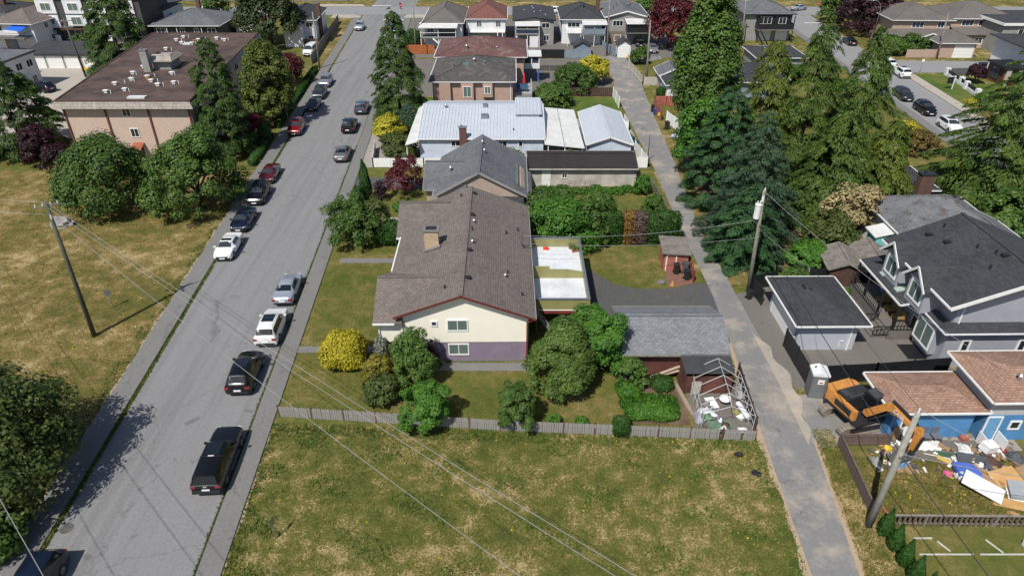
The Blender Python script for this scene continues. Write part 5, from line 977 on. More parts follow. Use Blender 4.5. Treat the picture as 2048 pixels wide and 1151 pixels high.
tree('purple_plum_tree', 'low purple shrub between left conifer and round maple', -57.6, 81.8, 3.2, 1.8, 'broad', L_plum, 3000, .15, .2)
tree('red_maple_tree', 'crimson Japanese maple by the apartment hedge', -36.0, 91.6, 3.9, 1.9, 'broad', L_red, 4500, .14, .3)
tree('round_shrub', 'dark clipped shrub beside the crimson maple', -34.2, 91.2, 2.8, .9, 'dense', L_hedge, 1800, .12, cat='shrub')
tree('cypress_tree', 'huge dense dark conifer behind the garage row', -71.6, 128, 16.0, 6.0, 'cone', L_street, 46000, .24, .1, power=.5, hang=.5, nclump=380, cs=1.12)
tree('fir_tree', 'big dark pine behind the apartment roof', -50.6, 148.6, 13.5, 6.6, 'broad', L_conif, 15000, .3, 1.5, nclump=110, lump=.4)
tree('cypress_tree', 'tall dense conifer standing on the east kerb of the street', -16.6, 99.6, 15.9, 4.4, 'cone', L_street, 52000, .17, .05, power=.55, hang=.55, nclump=420, cs=1.1)
tree('blue_shrub', 'blue-green columnar shrub at the foot of the street conifer', -14.6, 94.2, 4.6, 1.6, 'dense', L_blue, 4000, .16, top=.6)
tree('garden_shrub', 'bright yellow shrub beside the pale metal roof', -16.9, 91.3, 3.6, 2.0, 'broad', L_gold, 5000, .17, .2, lump=.4, cat='shrub')
tree('garden_shrub', 'dark green shrub bed inside the white vinyl fence', -14.9, 86.2, 2.9, 2.5, 'broad', L_olive, 5000, .16, .1, cat='shrub')
tree('garden_shrub', 'small green shrub at the gable of the apartment hedge corner', -39.6, 80.5, 2.6, 1.8, 'broad', L_broad, 2500, .15, .1, cat='shrub')
tree('red_maple_tree', 'crimson maple beside the far end of the apartment block', -38.6, 119.0, 5.5, 2.6, 'broad', L_red, 5000, .17, .3)
tree('young_tree', 'dark green tree cropped at the left bottom of the street', -32.2, 29.6, 7.2, 4.9, 'broad', L_ash2, 26000, .15, .1, nclump=150, lump=.45)
tree('garden_shrub', 'leafy green shrub at the left bottom corner beside the sidewalk', -29.9, 25.2, 2.6, 1.9, 'broad', L_ash, 4200, .14, .05, cat='shrub')
tree('garden_shrub', 'low green undergrowth at the left edge below the big dark tree', -33.2, 25.4, 2.2, 2.4, 'broad', L_bright, 4200, .14, .05, cat='shrub')
# main lot
tree('golden_globe_shrub', 'round golden conifer shrub on the front lawn', -13.1, 42.3, 2.9, 1.75, 'dense', L_gold2, 12000, 0.09, cat='shrub', power=2.3, wob=.1)
tree('garden_shrub', 'yellow-green shrub beneath the house corner', -10.0, 39.8, 2.6, 1.2, 'broad', L_gold3, 2800, .13, .1, cat='shrub')
tree('garden_shrub', 'olive shrub below the yellow-green shrub by the fence', -9.5, 37.9, 2.3, 1.3, 'broad', L_olive, 3000, .13, .1, cat='shrub')
tree('young_tree', 'bright green young tree in front of the mauve wall', -7.3, 39.8, 4.7, 1.55, 'broad', L_ash, 9500, .105, .3, lump=.55, clump=.3, nclump=60)
tree('young_tree', 'vivid green small tree leaning over the picket fence', -6.1, 35.7, 3.5, 1.7, 'broad', L_bright, 9500, .105, .1, lump=.55, clump=.28, nclump=64)
tree('purple_plum_tree', 'spindly dark purple shrub against the mauve wall', -6.3, 41.2, 2.9, .8, 'broad', L_plum, 900, .11, .4, cat='shrub')
tree('climbing_shrub', 'pale grey climbing shrub at the left house corner', -10.1, 41.9, 3.0, .5, 'dense', leaf('grey_leaf', (.1, .12, .09), (.2, .22, .17), (.3, .32, .26)), 1200, .1, cat='shrub')
tree('apple_tree', 'large bushy tree right of the mauve wall', 3.9, 39.5, 6.0, 2.75, 'broad', L_olive2, 34000, .1, .05, nclump=130, lump=.4, shape=.9, clump=.23, skirt=.4)
tree('grape_bush', 'bright vine-covered tree against the grey garage roof', 6.3, 41.6, 5.4, 2.3, 'broad', L_bright, 15000, 0.125, .1, nclump=70, lump=.6)
tree('garden_shrub', 'yellow-tipped shrub in front of the red garage wall', 8.9, 39.7, 2.4, 1.1, 'broad', L_ash, 2600, .13, .1, cat='shrub')
tree('garden_shrub', 'low dark groundcover mound on the garden planter', 11.3, 39.5, .9, .9, 'dense', L_hedge, 1500, .08, cat='shrub')
tree('lilac_bush', 'grey-green bush straddling the middle of the picket fence', .3, 35.2, 3.4, 1.35, 'broad', L_broad, 7000, .095, .1, lump=.55, nclump=60)
tree('ivy_shrub', 'small dark shrub growing over the picket fence right of centre', 7.5, 34.5, 1.7, .62, 'dense', L_hedge, 1900, .09, cat='shrub')
for i, (x, y) in enumerate(((3.0, 35.6), (4.9, 35.4))): tree('fence_weed', ('leafy weed behind the picket fence under the big bushy tree', 'second leafy weed behind the picket fence, nearer the garden bed')[i], x, y, .8, .45, 'broad', L_bright, 500, .09, .02, cat='weed')
tree('vegetable_patch', 'dense leafy vegetable bed inside the picket fence', 10.0, 36.9, .75, 1.9, 'dense', L_bright, 7000, .11, ry=1.25, cat='vegetable bed', power=4)
tree('vegetable_patch', 'narrow leafy vegetable row left of the garden soil', 8.6, 38.6, 1.0, .9, 'dense', L_bright, 2200, .11, cat='vegetable bed')
sheet('garden_soil', [(8.3, 35.6), (12.6, 35.4), (12.6, 39.9), (8.3, 40)], .03, M_dirt)
tree('garden_tree', 'dark round tree on the lawn beside the street sidewalk', -16.3, 62.3, 5.0, 2.6, 'broad', L_broad, 8500, .14, .2, nclump=80, lump=.4)
tree('garden_tree', 'dark small tree between the lawn tree and the hedge', -14.0, 62.6, 4.8, 1.6, 'broad', L_olive, 4500, .14, .1)
tree('hedge_shrub', 'vivid green upright hedge beside the house wing', -12.4, 62.0, 2.7, 1.6, 'dense', L_hedge, 4500, .12, ry=1.0, cat='hedge', power=3)
tree('column_cedar', 'tall narrow dark cedar column on the middle lawn', -16.9, 72.6, 4.8, .85, 'dense', L_hedge, 3600, .12, top=.35, cat='tree')
tree('column_cedar', 'short cedar stub left of the tall cedar column', -17.6, 71.6, 2.2, .55, 'dense', L_hedge, 1400, .11, cat='shrub')
tree('garden_shrub', 'dark berry shrub right of the tall cedar column', -15.2, 72.4, 2.4, .8, 'broad', L_plum, 900, .11, .2, cat='shrub')
tree('red_maple_tree', 'small weeping red maple in front of the peach house', -12.6, 74.0, 4.6, 2.1, 'broad', L_red, 4200, .13, .5, lump=.6, clump=.22)
tree('garden_shrub', 'low green plants below the weeping red maple', -11.8, 69.8, 1.0, 1.8, 'broad', L_bright, 2000, .12, .02, cat='shrub', ry=1)
tree('plum_tree', 'wide green tree behind the olive deck', 4.9, 61.8, 5.2, 3.2, 'broad', L_bright, 16000, .14, .1, nclump=130, lump=.4)
tree('plum_tree', 'grey-green tree at the back of the brown-roofed house', 3.6, 66.0, 4.2, 2.2, 'broad', L_broad, 7500, .15, .2)
tree('plum_tree', 'green fruit tree left of the clipped hedge', 7.4, 62.0, 5.0, 2.0, 'broad', L_broad, 9000, .15, .1, lump=.5)
tree('plum_tree', 'bright young tree in the garden before the beige garage', 9.3, 67.2, 3.5, 1.8, 'broad', L_ash, 6000, .15, .3)
tree('plum_tree', 'tall leafy tree at the left of the beige garage garden', 5.4, 69.6, 2.8, 1.6, 'broad', L_ash, 5000, .15, .3)
tree('garden_shrub', 'leafy shrub at the right corner of the beige garage', 15.4, 74.2, 2.3, 1.0, 'broad', L_bright, 1800, .13, .1, cat='shrub')
tree('garden_shrub', 'bushy shrub along the lane wire fence', 15.6, 68.6, 2.4, 1.1, 'broad', L_ash, 2600, .13, .05, cat='shrub')
for i, (x, w_, lm, lb) in enumerate([(9.9, 1.35, L_hedge, 'clipped green hedge section left of the dead hedge'), (11.9, .5, L_orangeh, 'narrow orange dying section of the clipped hedge'), (13.0, .75, L_brownh, 'dead grey-brown section of the clipped hedge'), (15.4, 1.75, L_hedge, 'clipped green hedge section beside the lane')]):
    tree('hedge_section', lb, x, 62.2, 3.5, w_, 'dense', lm, int(2600 * w_ + 900), .12, ry=.8, cat='hedge', power=9, wob=.03, group='clipped hedge behind the shed')
for i in range(9):
    x = 5 + i * 1.25; tree('ground_weed', ('weed clump near the beige garage door', 'weed clump left of the garage window', 'weed clump below the garage window', 'yellow-green weeds right of the trellis', 'low weeds mid garden before the beige garage', 'weeds along the middle of the beige garage wall', 'weeds right of centre along the beige garage wall', 'dense weeds near the right end of the beige garage', 'weed clump at the far right end of the beige garage')[i], x, 74.6 + .4 * math.sin(i * 2), .7, .8, 'broad', L_bright, 600, .11, .02, cat='weed')
tree('plum_tree', 'golden yellow-topped shrub by the lane green lawn', 14.2, 119.8, 5.0, 2.9, 'broad', L_gold, 6500, .19, .1, lump=.4, cat='shrub')
tree('plum_tree', 'mid green shrub left of the golden lane shrub', 10.6, 115.0, 4.6, 3.2, 'broad', L_broad, 7500, .18, .1)
tree('plum_tree', 'leafy shrub behind the pale metal roof, nearest the terrace', 6.5, 108.0, 3.4, 3.1, 'broad', L_ash, 7000, .17, .1)
tree('garden_shrub', 'vine rising behind the peach house roof', -.5, 81.2, 2.9, 2.2, 'broad', L_ash, 2500, .15, .6, cat='shrub', ry=.9)
tree('garden_shrub', 'dark shrub under the white awning of the pale house', 7.8, 82.5, 2.6, 1.7, 'broad', L_broad, 3000, .15, .1, cat='shrub')
tree('garden_shrub', 'clipped green bush beside the orange cedar fence', -20.6, 147.5, 3.4, 1.7, 'dense', L_hedge, 2500, .2, cat='shrub')
tree('garden_shrub', 'green bush at the lane junction beside the leaning pole', 24.4, 133.5, 3.0, 1.8, 'broad', L_broad, 3000, .18, .1, cat='shrub')
tree('garden_shrub', 'small round bush beside the small white garage', 24.6, 112.6, 1.6, .8, 'dense', L_hedge, 900, .15, cat='shrub')
# right side
tree('red_maple_tree', 'big round crimson maple behind the far lane parking', 32.6, 146.5, 10.8, 4.9, 'broad', L_red, 13000, .24, 1.2, nclump=110, lump=.25)
tree('maple_tree', 'tallest bright green maple at the top right of the lane', 24.2, 86, 21.6, 4.5, 'broad', L_ash, 36000, .2, 2.5, nclump=230, lump=.3, clump=.24, shape=.75, skirt=.2)
tree('maple_tree', 'lower green maple hanging over the lane below the tall maple', 22.9, 79, 10.2, 3.4, 'broad', L_bright, 10000, .2, 1, lump=.4)
tree('fir_tree', 'dark green fir below the tall maple beside the lane', 23.6, 72.2, 13.0, 4.3, 'cone', L_fir, 46000, .16, .2, power=.45, hang=.35, flat=.45, nclump=340)
tree('cedar_tree', 'olive cedar in front of the black-roofed house', 28.4, 75, 17.6, 4.8, 'cone', L_cedarg, 50000, .17, .1, power=.6, hang=.75, nclump=380, cs=1.12)
tree('cedar_tree', 'tall thin-topped cedar in the middle of the conifer group', 32.4, 73.5, 20.8, 5.6, 'cone', L_cedar, 60000, .17, .1, power=.85, hang=.8, nclump=440, lump=.35, cs=1.08)
tree('cedar_tree', 'right cedar of the conifer group before the side street', 38.9, 75, 18.8, 5.3, 'cone', L_cedar, 58000, .17, .1, power=.75, hang=.8, nclump=420, lump=.35, cs=1.08)
tree('cedar_tree', 'shorter cedar filling the gap in front of the middle cedar', 34.2, 67.6, 12.5, 4.8, 'cone', L_cedar, 34000, .2, .1, power=.6, hang=.8, nclump=300, cs=1.1)
tree('cedar_tree', 'shorter olive cedar left of the old dark-roofed house', 39.4, 68.0, 11.0, 4.0, 'cone', L_cedarg, 28000, .2, .1, power=.6, hang=.8, nclump=280, cs=1.1)
tree('fir_tree', 'blue-green fir in front of the cedars', 24.3, 63, 14.0, 5.6, 'conifer', L_blue, 56000, .17, .2, power=.62, irr=.25, hang=.2, layers=30, nb=12, droop=.28, width=.34)
tree('fir_tree', 'spreading green fir overhanging the lane by the transformer pole', 22.6, 58.8, 8.2, 4.0, 'conifer', L_fir, 42000, .17, .3, power=.5, irr=.3, hang=.18, layers=18, nb=11, droop=.3, width=.34)
tree('deodar_tree', 'huge layered deodar conifer at the right edge', 55.2, 72.0, 18.6, 9.6, 'conifer', L_cedar, 80000, 0.24, .5, power=.6, irr=.3, hang=.35, layers=20, nb=13, droop=.28, width=.32)
tree('blossom_tree', 'cream-blossomed shrub tree beside the teal porch', 35.0, 63.6, 5.6, 2.8, 'broad', L_cream, 6500, .17, .5, lump=.5)
tree('garden_shrub', 'olive shrub below the cream-blossomed tree', 31.9, 60.8, 4.0, 2.4, 'broad', L_olive, 5000, .16, .1, cat='shrub')
tree('garden_shrub', 'bright broadleaf bush in the old garden', 28.9, 57.9, 2.6, 1.8, 'broad', L_bright, 4500, .18, .05, cat='shrub')
tree('garden_shrub', 'dark low bush right of the bright garden bush', 31.4, 58.2, 1.6, 1.2, 'broad', L_broad, 1800, .14, .05, cat='shrub')
tree('garden_shrub', 'yellow-green weeds behind the new garage fence', 26.4, 53.9, 1.9, 1.1, 'broad', L_ash, 1800, .13, .05, cat='shrub')
tree('garden_shrub', 'bright yellow shrub by the side street, upper of three', 55.2, 92.5, 2.4, 2.2, 'broad', L_gold, 3200, .17, .05, cat='shrub')
tree('garden_shrub', 'yellow heather mound beside the old chimney garden path', 49.3, 82.0, 1.3, 1.3, 'dense', L_gold, 1500, .13, cat='shrub')
tree('garden_shrub', 'yellow low shrub left of the garden path mound', 45.2, 83.0, 1.4, 1.6, 'broad', L_gold, 1600, .14, .05, cat='shrub')
tree('garden_shrub', 'bronze shrub below the white suv on the side street', 54.4, 87.2, 3.0, 2.3, 'broad', L_bronze, 3800, .17, .05, cat='shrub')
tree('garden_shrub', 'green shrub between yellow and bronze shrubs', 52.3, 89.8, 2.6, 2.0, 'broad', L_ash, 3000, .17, .05, cat='shrub')
tree('hedge_shrub', 'clipped green box hedge by the side street corner', 55.6, 116.2, 1.7, 3.3, 'dense', L_bright, 3500, .16, ry=.9, cat='hedge', power=6, wob=.02)
tree('hedge_shrub', 'green hedge in front of the low black-roofed garage', 50.0, 124.4, 2.0, 4.2, 'dense', L_ash, 4000, .17, ry=1.2, cat='hedge', power=4)
tree('purple_plum_tree', 'large dark plum tree beyond the lamp post', 79.5, 160.5, 9.5, 7.0, 'broad', L_plum, 12000, .32, .8, nclump=110, lump=.3)
tree('purple_plum_tree', 'dark plum tree at the street corner behind the stop sign', 86, 173, 9.5, 6.0, 'broad', L_plum, 8000, .32, .8)
tree('maple_tree', 'green street tree left of the dark plum tree', 75.8, 171.5, 6.4, 3.0, 'broad', L_broad, 4000, .26, .8)
tree('hedge_shrub', 'tall green hedge along the tan duplex', 76.4, 142.0, 3.2, 2.2, 'dense', L_ash, 4000, .2, ry=4.0, cat='hedge')
tree('garden_shrub', 'green shrub beside the white porch of the tan duplex', 79.8, 141.5, 3.8, 2.0, 'broad', L_broad, 3000, .2, .1, cat='shrub')
tree('garden_shrub', 'round shrub left of the tan garage', 82.6, 141.6, 3.0, 1.3, 'broad', L_broad, 1800, .18, .1, cat='shrub')
tree('purple_plum_tree', 'small plum tree on the green corner lawn', 81.0, 120.5, 3.4, 1.5, 'broad', L_plum, 1800, .18, .6)
tree('garden_shrub', 'rockery shrubs at the end of the green front lawn', 76.5, 107.8, 1.8, 2.4, 'broad', L_ash, 3000, .17, .02, cat='shrub')
tree('garden_shrub', 'yellow rockery plants beside the pale sidewalk', 74.6, 108.6, .8, 1.4, 'broad', L_gold, 1200, .14, .02, cat='shrub')
tree('maple_tree', 'broadleaf tree at the right edge below the deodar', 50.5, 62.3, 6.0, 2.6, 'broad', L_ash, 5000, .2, .2)
tree('maple_tree', 'flowering tree cut by the right edge beside the modern house', 73.5, 96, 7.0, 3.2, 'broad', leaf('white_flower_leaf', (.03, .06, .02), (.08, .12, .05), (.5, .5, .45)), 5000, .2, .3)
tree('maple_tree', 'distant green tree at the top between far houses', 31.5, 168, 6, 4, 'broad', L_ash, 3000, .26, .3)
tree('maple_tree', 'small green tree in the far left background', -71.5, 176, 6.5, 3.0, 'broad', L_ash, 3000, .26, .3)
tree('garden_shrub', 'dark shrubs in front of the far townhouses', -90.5, 149.3, 2.2, 2.0, 'broad', L_broad, 1500, .2, .1, cat='shrub')
for i in range(5):
    tree('pyramid_cedar', ('topmost of the small pyramid cedars, next to the leaning pole', 'second pyramid cedar below the leaning pole', 'third pyramid cedar in the row by the south lawn', 'fourth pyramid cedar in the row by the south lawn', 'lowest pyramid cedar at the bottom edge')[i], 22.0 + .07 * i, 26.3 - i * 1.02, 2.2, .6, 'dense', L_hedge, 2600, .08, top=.03, cat='shrub', group='pyramid cedars', wob=.03)
# clipped hedges beside the left sidewalk
for i, (y0, y1, lb) in enumerate([(82.5, 93.0, 'low clipped hedge along the sidewalk by the apartment corner'), (97.5, 128.5, 'long low clipped hedge along the sidewalk beside the apartment block')]):
    y = (y0 + y1) / 2; tree('low_hedge', lb, XL(y) - 2.7, y, 1.0, .55, 'dense', L_hedge, int(420 * (y1 - y0)), .13, ry=(y1 - y0) / 2, cat='hedge', power=8, wob=.02, rz=R(3.7))
# ------------------------------------------------------------------ vehicles
ST = {
 'sedan': dict(st=[(-2.33, .70, .42, .72, .58, .88), (-2.2, .86, .28, .9, .66, .99), (-1.75, .90, .2, .94, .68, 1.03), (-1.32, .91, .2, .95, .66, 1.06), (-.62, .91, .2, .96, .57, 1.41), (0, .91, .2, .96, .6, 1.45), (.42, .91, .2, .96, .58, 1.42), (1.18, .91, .2, .95, .68, 1.03), (1.75, .9, .2, .88, .66, .95), (2.18, .84, .25, .74, .6, .82), (2.33, .68, .38, .6, .5, .68)], rw=(3, 4), ws=(6, 7), sw=[(3, 7)], wy=1.4, wr=.33),
 'suv': dict(st=[(-2.3, .78, .45, .85, .66, .98), (-2.24, .9, .3, 1.0, .7, 1.12), (-2.14, .92, .24, 1.04, .72, 1.18), (-1.72, .93, .24, 1.06, .65, 1.66), (-.5, .93, .24, 1.06, .68, 1.72), (.3, .93, .24, 1.06, .66, 1.67), (1.08, .93, .24, 1.06, .74, 1.16), (1.7, .92, .24, 1.0, .72, 1.08), (2.15, .87, .28, .88, .66, .94), (2.3, .74, .4, .7, .58, .76)], rw=(2, 3), ws=(5, 6), sw=[(2, 6)], wy=1.4, wr=.36),
 'pickup': dict(st=[(-2.98, .93, .5, 1.12, .82, 1.2), (-2.92, .98, .45, 1.22, .84, 1.3), (-2.72, .99, .42, 1.24, .74, 1.84), (-1.05, .99, .42, 1.24, .76, 1.88), (-.92, .99, .42, 1.22, .74, 1.9), (.4, .99, .42, 1.22, .72, 1.9), (1.15, .99, .42, 1.22, .82, 1.32), (2.1, .98, .42, 1.18, .82, 1.27), (2.75, .95, .45, 1.05, .78, 1.16), (2.92, .85, .55, .9, .7, .96)], rw=(1, 2), ws=(5, 6), sw=[(2, 3), (4, 6)], wy=1.85, wr=.4),
 'van': dict(st=[(-2.5, .84, .5, .95, .78, 1.2), (-2.44, .93, .3, 1.05, .8, 1.25), (-2.3, .95, .26, 1.05, .78, 1.95), (-.5, .95, .26, 1.05, .8, 2.02), (.7, .95, .26, 1.05, .76, 1.95), (1.7, .95, .26, 1.05, .8, 1.2), (2.2, .92, .3, .95, .76, 1.05), (2.42, .8, .4, .75, .66, .8)], rw=(1, 2), ws=(4, 5), sw=[(2, 5)], wy=1.6, wr=.36)}
M_tyre = plain('tyre_rubber', (.012, .012, .013), .85, .2, 8, bmp=.1)
M_rim = plain('alloy_rim', (.35, .36, .37), .3, .15, 9, metal=.8, bmp=0)
M_lampw = paint('headlamp', (.7, .72, .74), .1, 0, 1); M_lampr = paint('tail_lamp', (.28, .01, .012), .12, 0, 1); M_plate = paint('licence_plate', (.75, .77, .8), .5)
M_cglass = paint('car_glass', (.008, .011, .014), .04, 0, .6); M_plastic = plain('black_plastic', (.018, .018, .019), .6, .2, 5, bmp=0)
def hring(s):
    y, w, zb, zs, wr, zt = s; e = min(.09, max(.02, (zt - zs) * .18))
    return [(w * .88, zb), (w, zb + .16), (w * 1.005, (zb + zs) / 2 + .06), (w * .955, zs), (wr, zt - e), (wr * .78, zt - e * .25), (0, zt)]
M_wind = paint('windscreen_glass', (.03, .036, .04), .06, 0, 1); CARMESH = {}
def carmeshes(kind):
    if kind in CARMESH: return CARMESH[kind]
    D = ST[kind]; st = D['st']; rings = []
    for s in st:
        hr = hring(s); rings.append([(x, s[0], z) for x, z in hr] + [(-x, s[0], z) for x, z in hr[-2::-1]])
    n = len(rings[0]); m = MB(); vs = [p for r in rings for p in r]; fs = []
    for i in range(len(rings) - 1):
        for j in range(n - 1): fs.append((i * n + j, i * n + j + 1, (i + 1) * n + j + 1, (i + 1) * n + j))
        fs.append((i * n + n - 1, i * n, (i + 1) * n, (i + 1) * n + n - 1))
    fs += [tuple(range(n))[::-1], tuple((len(rings) - 1) * n + j for j in range(n))]
    body = m.add(vs, fs).mesh('body')
    bm = bmesh.new(); bm.from_mesh(body); bmesh.ops.recalc_face_normals(bm, faces=bm.faces); bm.to_mesh(body); bm.free(); body.polygons.foreach_set('use_smooth', [True] * len(body.polygons)); body.set_sharp_from_angle(angle=R(24 if kind in ('pickup', 'van') else 30))
    def pt(i, j, u, v):                           # bilinear point in cell (station i..i+1, ring j..j+1)
        a, b, c, d = (Vector(rings[i][j]), Vector(rings[i + 1][j]), Vector(rings[i][j + 1]), Vector(rings[i + 1][j + 1])); return a.lerp(b, u).lerp(c.lerp(d, u), v)
    def off(p, o): return tuple(p + o)
    def slope_win(i):                             # windscreen or rear window across the roof columns
        w = MB(); a = i; U = (.1, .9); rows = []
        for u in U:
            row = []
            for j in range(4, n - 5): row += [pt(a, j, u, v) for v in ((.12, .6) if j == 4 else ((.4, .88) if j == n - 6 else (0.02,)))]
            rows.append(row)
        k = len(rows[0]); nn = (rows[1][k // 2] - rows[0][k // 2]).cross(Vector((1, 0, 0))); nn = nn if nn.z > 0 else -nn; nn.normalize()
        return w.add([off(p, nn * .012) for r in rows for p in r], [(q, q + 1, k + q + 1, k + q) for q in range(k - 1)]).mesh('window')
    def side_win(i0, i1, sgn):
        w = MB(); js = (3, 4) if sgn > 0 else (n - 4, n - 5); cols = []
        for i in range(i0, i1):
            us = [.42, 1] if i == i0 else ([0, .58] if i == i1 - 1 else [0, 1])
            if i1 - i0 == 1: us = [.12, .88]
            for u in us:
                cols.append([Vector(rings[i][js[0]]).lerp(Vector(rings[i + 1][js[0]]), u).lerp(Vector(rings[i][js[1]]).lerp(Vector(rings[i + 1][js[1]]), u), v) + Vector((.013 * sgn, 0, .004)) for v in (.1, .86)])
        return w.add([tuple(p) for c in cols for p in c], [(2 * q, 2 * q + 1, 2 * q + 3, 2 * q + 2) for q in range(len(cols) - 1)]).mesh('window')
    G = [('windscreen', slope_win(D['ws'][0])), ('rear_window', slope_win(D['rw'][0]))] + [('side_window', side_win(a, b, s)) for a, b in D['sw'] for s in (1, -1)]
    f, r = st[-1], st[0]; f2, r2 = st[-2], st[1]; W = D['st'][len(st) // 2][1]
    def corner(y, x, z, dx, dy, dz, sg): return MB().add([(sg * (x - dx), y, z - dz), (sg * x, y - dy, z - dz), (sg * x, y - dy, z + dz), (sg * (x - dx), y, z + dz), (sg * (x - dx), y - dy, z - dz), (sg * (x - dx), y - dy, z + dz)], [(0, 1, 2, 3), (0, 4, 1), (3, 2, 5)]).mesh('lamp')
    fy = f[0] + .015; ry_ = r[0] - .015; lz = (f2[3] + f[3]) / 2 + .02; tz = r[3] + .06
    if kind == 'pickup': tz = 1.0
    hl = [corner(fy, f2[1] * 1.0, lz, .3, .2, .075, s) for s in (1, -1)]
    tl = [MB().box(*(sorted((s * (r2[1] * .99), s * (r2[1] * .66)))), ry_ - .01, r2[0] + .06, tz - .09, tz + .08).mesh('lamp') for s in (1, -1)]
    wheels = [(s * (W - .1), y) for y in (D['wy'], -D['wy'] + .05) for s in (1, -1)]
    wr = D['wr']
    def hc(r_, x0, x1, nn=18): return MB().tube([(x0, 0, 0), (x1, 0, 0)], r_, nn)
    ty = MB().tube([(-.11, 0, 0), (-.1, 0, 0), (.1, 0, 0), (.11, 0, 0)], [wr * .9, wr, wr, wr * .9], 18).mesh('tyre'); rim = hc(wr * .64, -.118, .118, 14).mesh('rim'); hub = MB()
    for k in range(5):
        a = k * 1.2566; hub.add([(.121, math.cos(a - .18) * wr * .15, math.sin(a - .18) * wr * .15), (.121, math.cos(a - .12) * wr * .6, math.sin(a - .12) * wr * .6), (.121, math.cos(a + .12) * wr * .6, math.sin(a + .12) * wr * .6), (.121, math.cos(a + .18) * wr * .15, math.sin(a + .18) * wr * .15)], [(0, 1, 2, 3)])
    arch = MB().tube([(.15, 0, 0), (-.15, 0, 0)], wr * 1.17, 20)
    CARMESH[kind] = dict(D=D, body=body, G=G, hl=hl, tl=tl, ty=ty, rim=rim, wheels=wheels, arch=arch.mesh('wheel_arch'), fy=fy, ry=ry_, W=W, lz=lz, tz=tz)
    return CARMESH[kind]
def car(kind, name, pm, x, y, yaw, label, L=1.0, roof=None, group='vehicles parked along the streets', rails=False, cat=None, z=.022):
    C = carmeshes(kind); t = thing(name, label, cat or {'pickup': 'pickup', 'van': 'van'}.get(kind, 'car'), (x, y, z), yaw, group); D = C['D']; st = D['st']
    obj('body', C['body'], None, t, True).data.materials or C['body'].materials.append(pm)
    b = t.children[0]; b.material_slots[0].link = 'OBJECT'; b.material_slots[0].material = pm
    for nm, me in C['G']: obj(nm, me, M_wind if nm == 'windscreen' else M_cglass, t)
    for me in C['hl']: obj('headlight', me, M_lampw, t)
    for me in C['tl']: obj('tail_light', me, M_lampr, t)
    for wx, wy in C['wheels']: obj('wheel_arch', C['arch'], M_plastic, t, loc=(math.copysign(C['W'] * 1.004 - .15, wx), wy, D['wr'] + .02))
    for wx, wy in C['wheels']:
        w = bpy.data.objects.new('wheel', C['rim']); COL.objects.link(w); w.parent = t; w.location = (wx * 1.02, wy, D['wr'] - .0)
        if not C['rim'].materials: C['rim'].materials.append(M_rim)
        obj('tyre', C['ty'], M_tyre, w)
    W = C['W']; fy, ry_ = C['fy'], C['ry']
    box(-.55, .55, fy - .12, fy + .012, C['lz'] - .22, C['lz'] - .02).build('grille', M_plastic, t); box(-W * .8, W * .8, fy - .1, fy + .02, st[-1][2] - .02, st[-1][2] + .1).build('front_bumper', M_plastic, t)
    box(-W * .8, W * .8, ry_ - .03, ry_ + .1, st[0][2] - .04, st[0][2] + .1).build('rear_bumper', M_plastic, t)
    box(-.26, .26, ry_ - .02, ry_ + .04, st[0][2] + .16, st[0][2] + .29).build('licence_plate', M_plate, t); box(-.26, .26, fy, fy + .03, st[-1][2] + .02, st[-1][2] + .14).build('licence_plate', M_plate, t)
    ys = st[D['ws'][1]][0] - .22
    for s in (1, -1): MB().box(*sorted((s * (W * .96), s * (W + .17))), ys - .07, ys + .06, st[5][3] + .02, st[5][3] + .17).build('mirror', pm, t)
    i0, i1 = D['rw'][1], D['ws'][0]; ra, rb = st[i0], st[i1]
    if roof == 'sun':
        mid = st[i1 - 1]; k = .35; z = lambda yy: np.interp(yy, [q[0] for q in st], [q[5] for q in st]) + .014
        ya, yb = mid[0] + (-.35 if kind == 'suv' else .05 if kind != 'sedan' else -.05), rb[0] - .06; rows = sorted({ya, yb, *[q[0] for q in st if ya < q[0] < yb]}); MB().add([(sx * .48, q, z(q)) for q in rows for sx in (-1, 1)], [(2 * k_, 2 * k_ + 1, 2 * k_ + 3, 2 * k_ + 2) for k_ in range(len(rows) - 1)]).build('sunroof', M_cglass, t)
    if rails:
        for s in (1, -1): MB().tube([(s * ra[4] * .95, ra[0] + .1, ra[5] + .02), (s * ra[4] * .97, ra[0] + .3, ra[5] + .09), (s * rb[4] * .97, rb[0] - .3, rb[5] + .1), (s * rb[4] * .95, rb[0] - .05, rb[5] + .0)], .02, 6).build('roof_rail', M_steel, t)
    return t
P_black = paint('black_paint', (.004, .004, .005), .16, 0, .25); P_white = paint('white_paint', (.72, .72, .71), .3, 0, .8); P_silver = paint('silver_paint', (.36, .38, .42), .3, .65, .8); P_navy = paint('navy_paint', (.006, .011, .028), .2, .2, .3)
P_red = paint('red_paint', (.19, .008, .012), .22, .2, 1); P_maroon = paint('maroon_paint', (.1, .006, .012), .22, .2, 1); P_char = paint('charcoal_paint', (.03, .035, .042), .25, .4, .4); P_slate = paint('slate_blue_paint', (.06, .085, .12), .25, .4, 1); P_grey = paint('grey_paint', (.22, .225, .23), .28, .6, .8); P_pale = paint('pale_silver_blue_paint', (.42, .46, .52), .3, .5, .8)
aL, aR = R(180 + 3.6), R(3.2)
def left(kind, nm, p, y, lb, **k): return car(kind, nm, p, XL(y) + k.pop('dx', 1.25), y, aL, lb, **k)
def right(kind, nm, p, y, lb, **k): return car(kind, nm, p, XR(y) - k.pop('dx', 1.15), y, aR, lb, **k)
left('suv', 'parked_suv', P_navy, 22.2, 'dark navy vehicle cut off at the bottom left of the street', dx=1.0)
left('sedan', 'parked_sedan', P_white, 60.4, 'white sedan with dark sunroof on the left side of the street', roof='sun', dx=0.7)
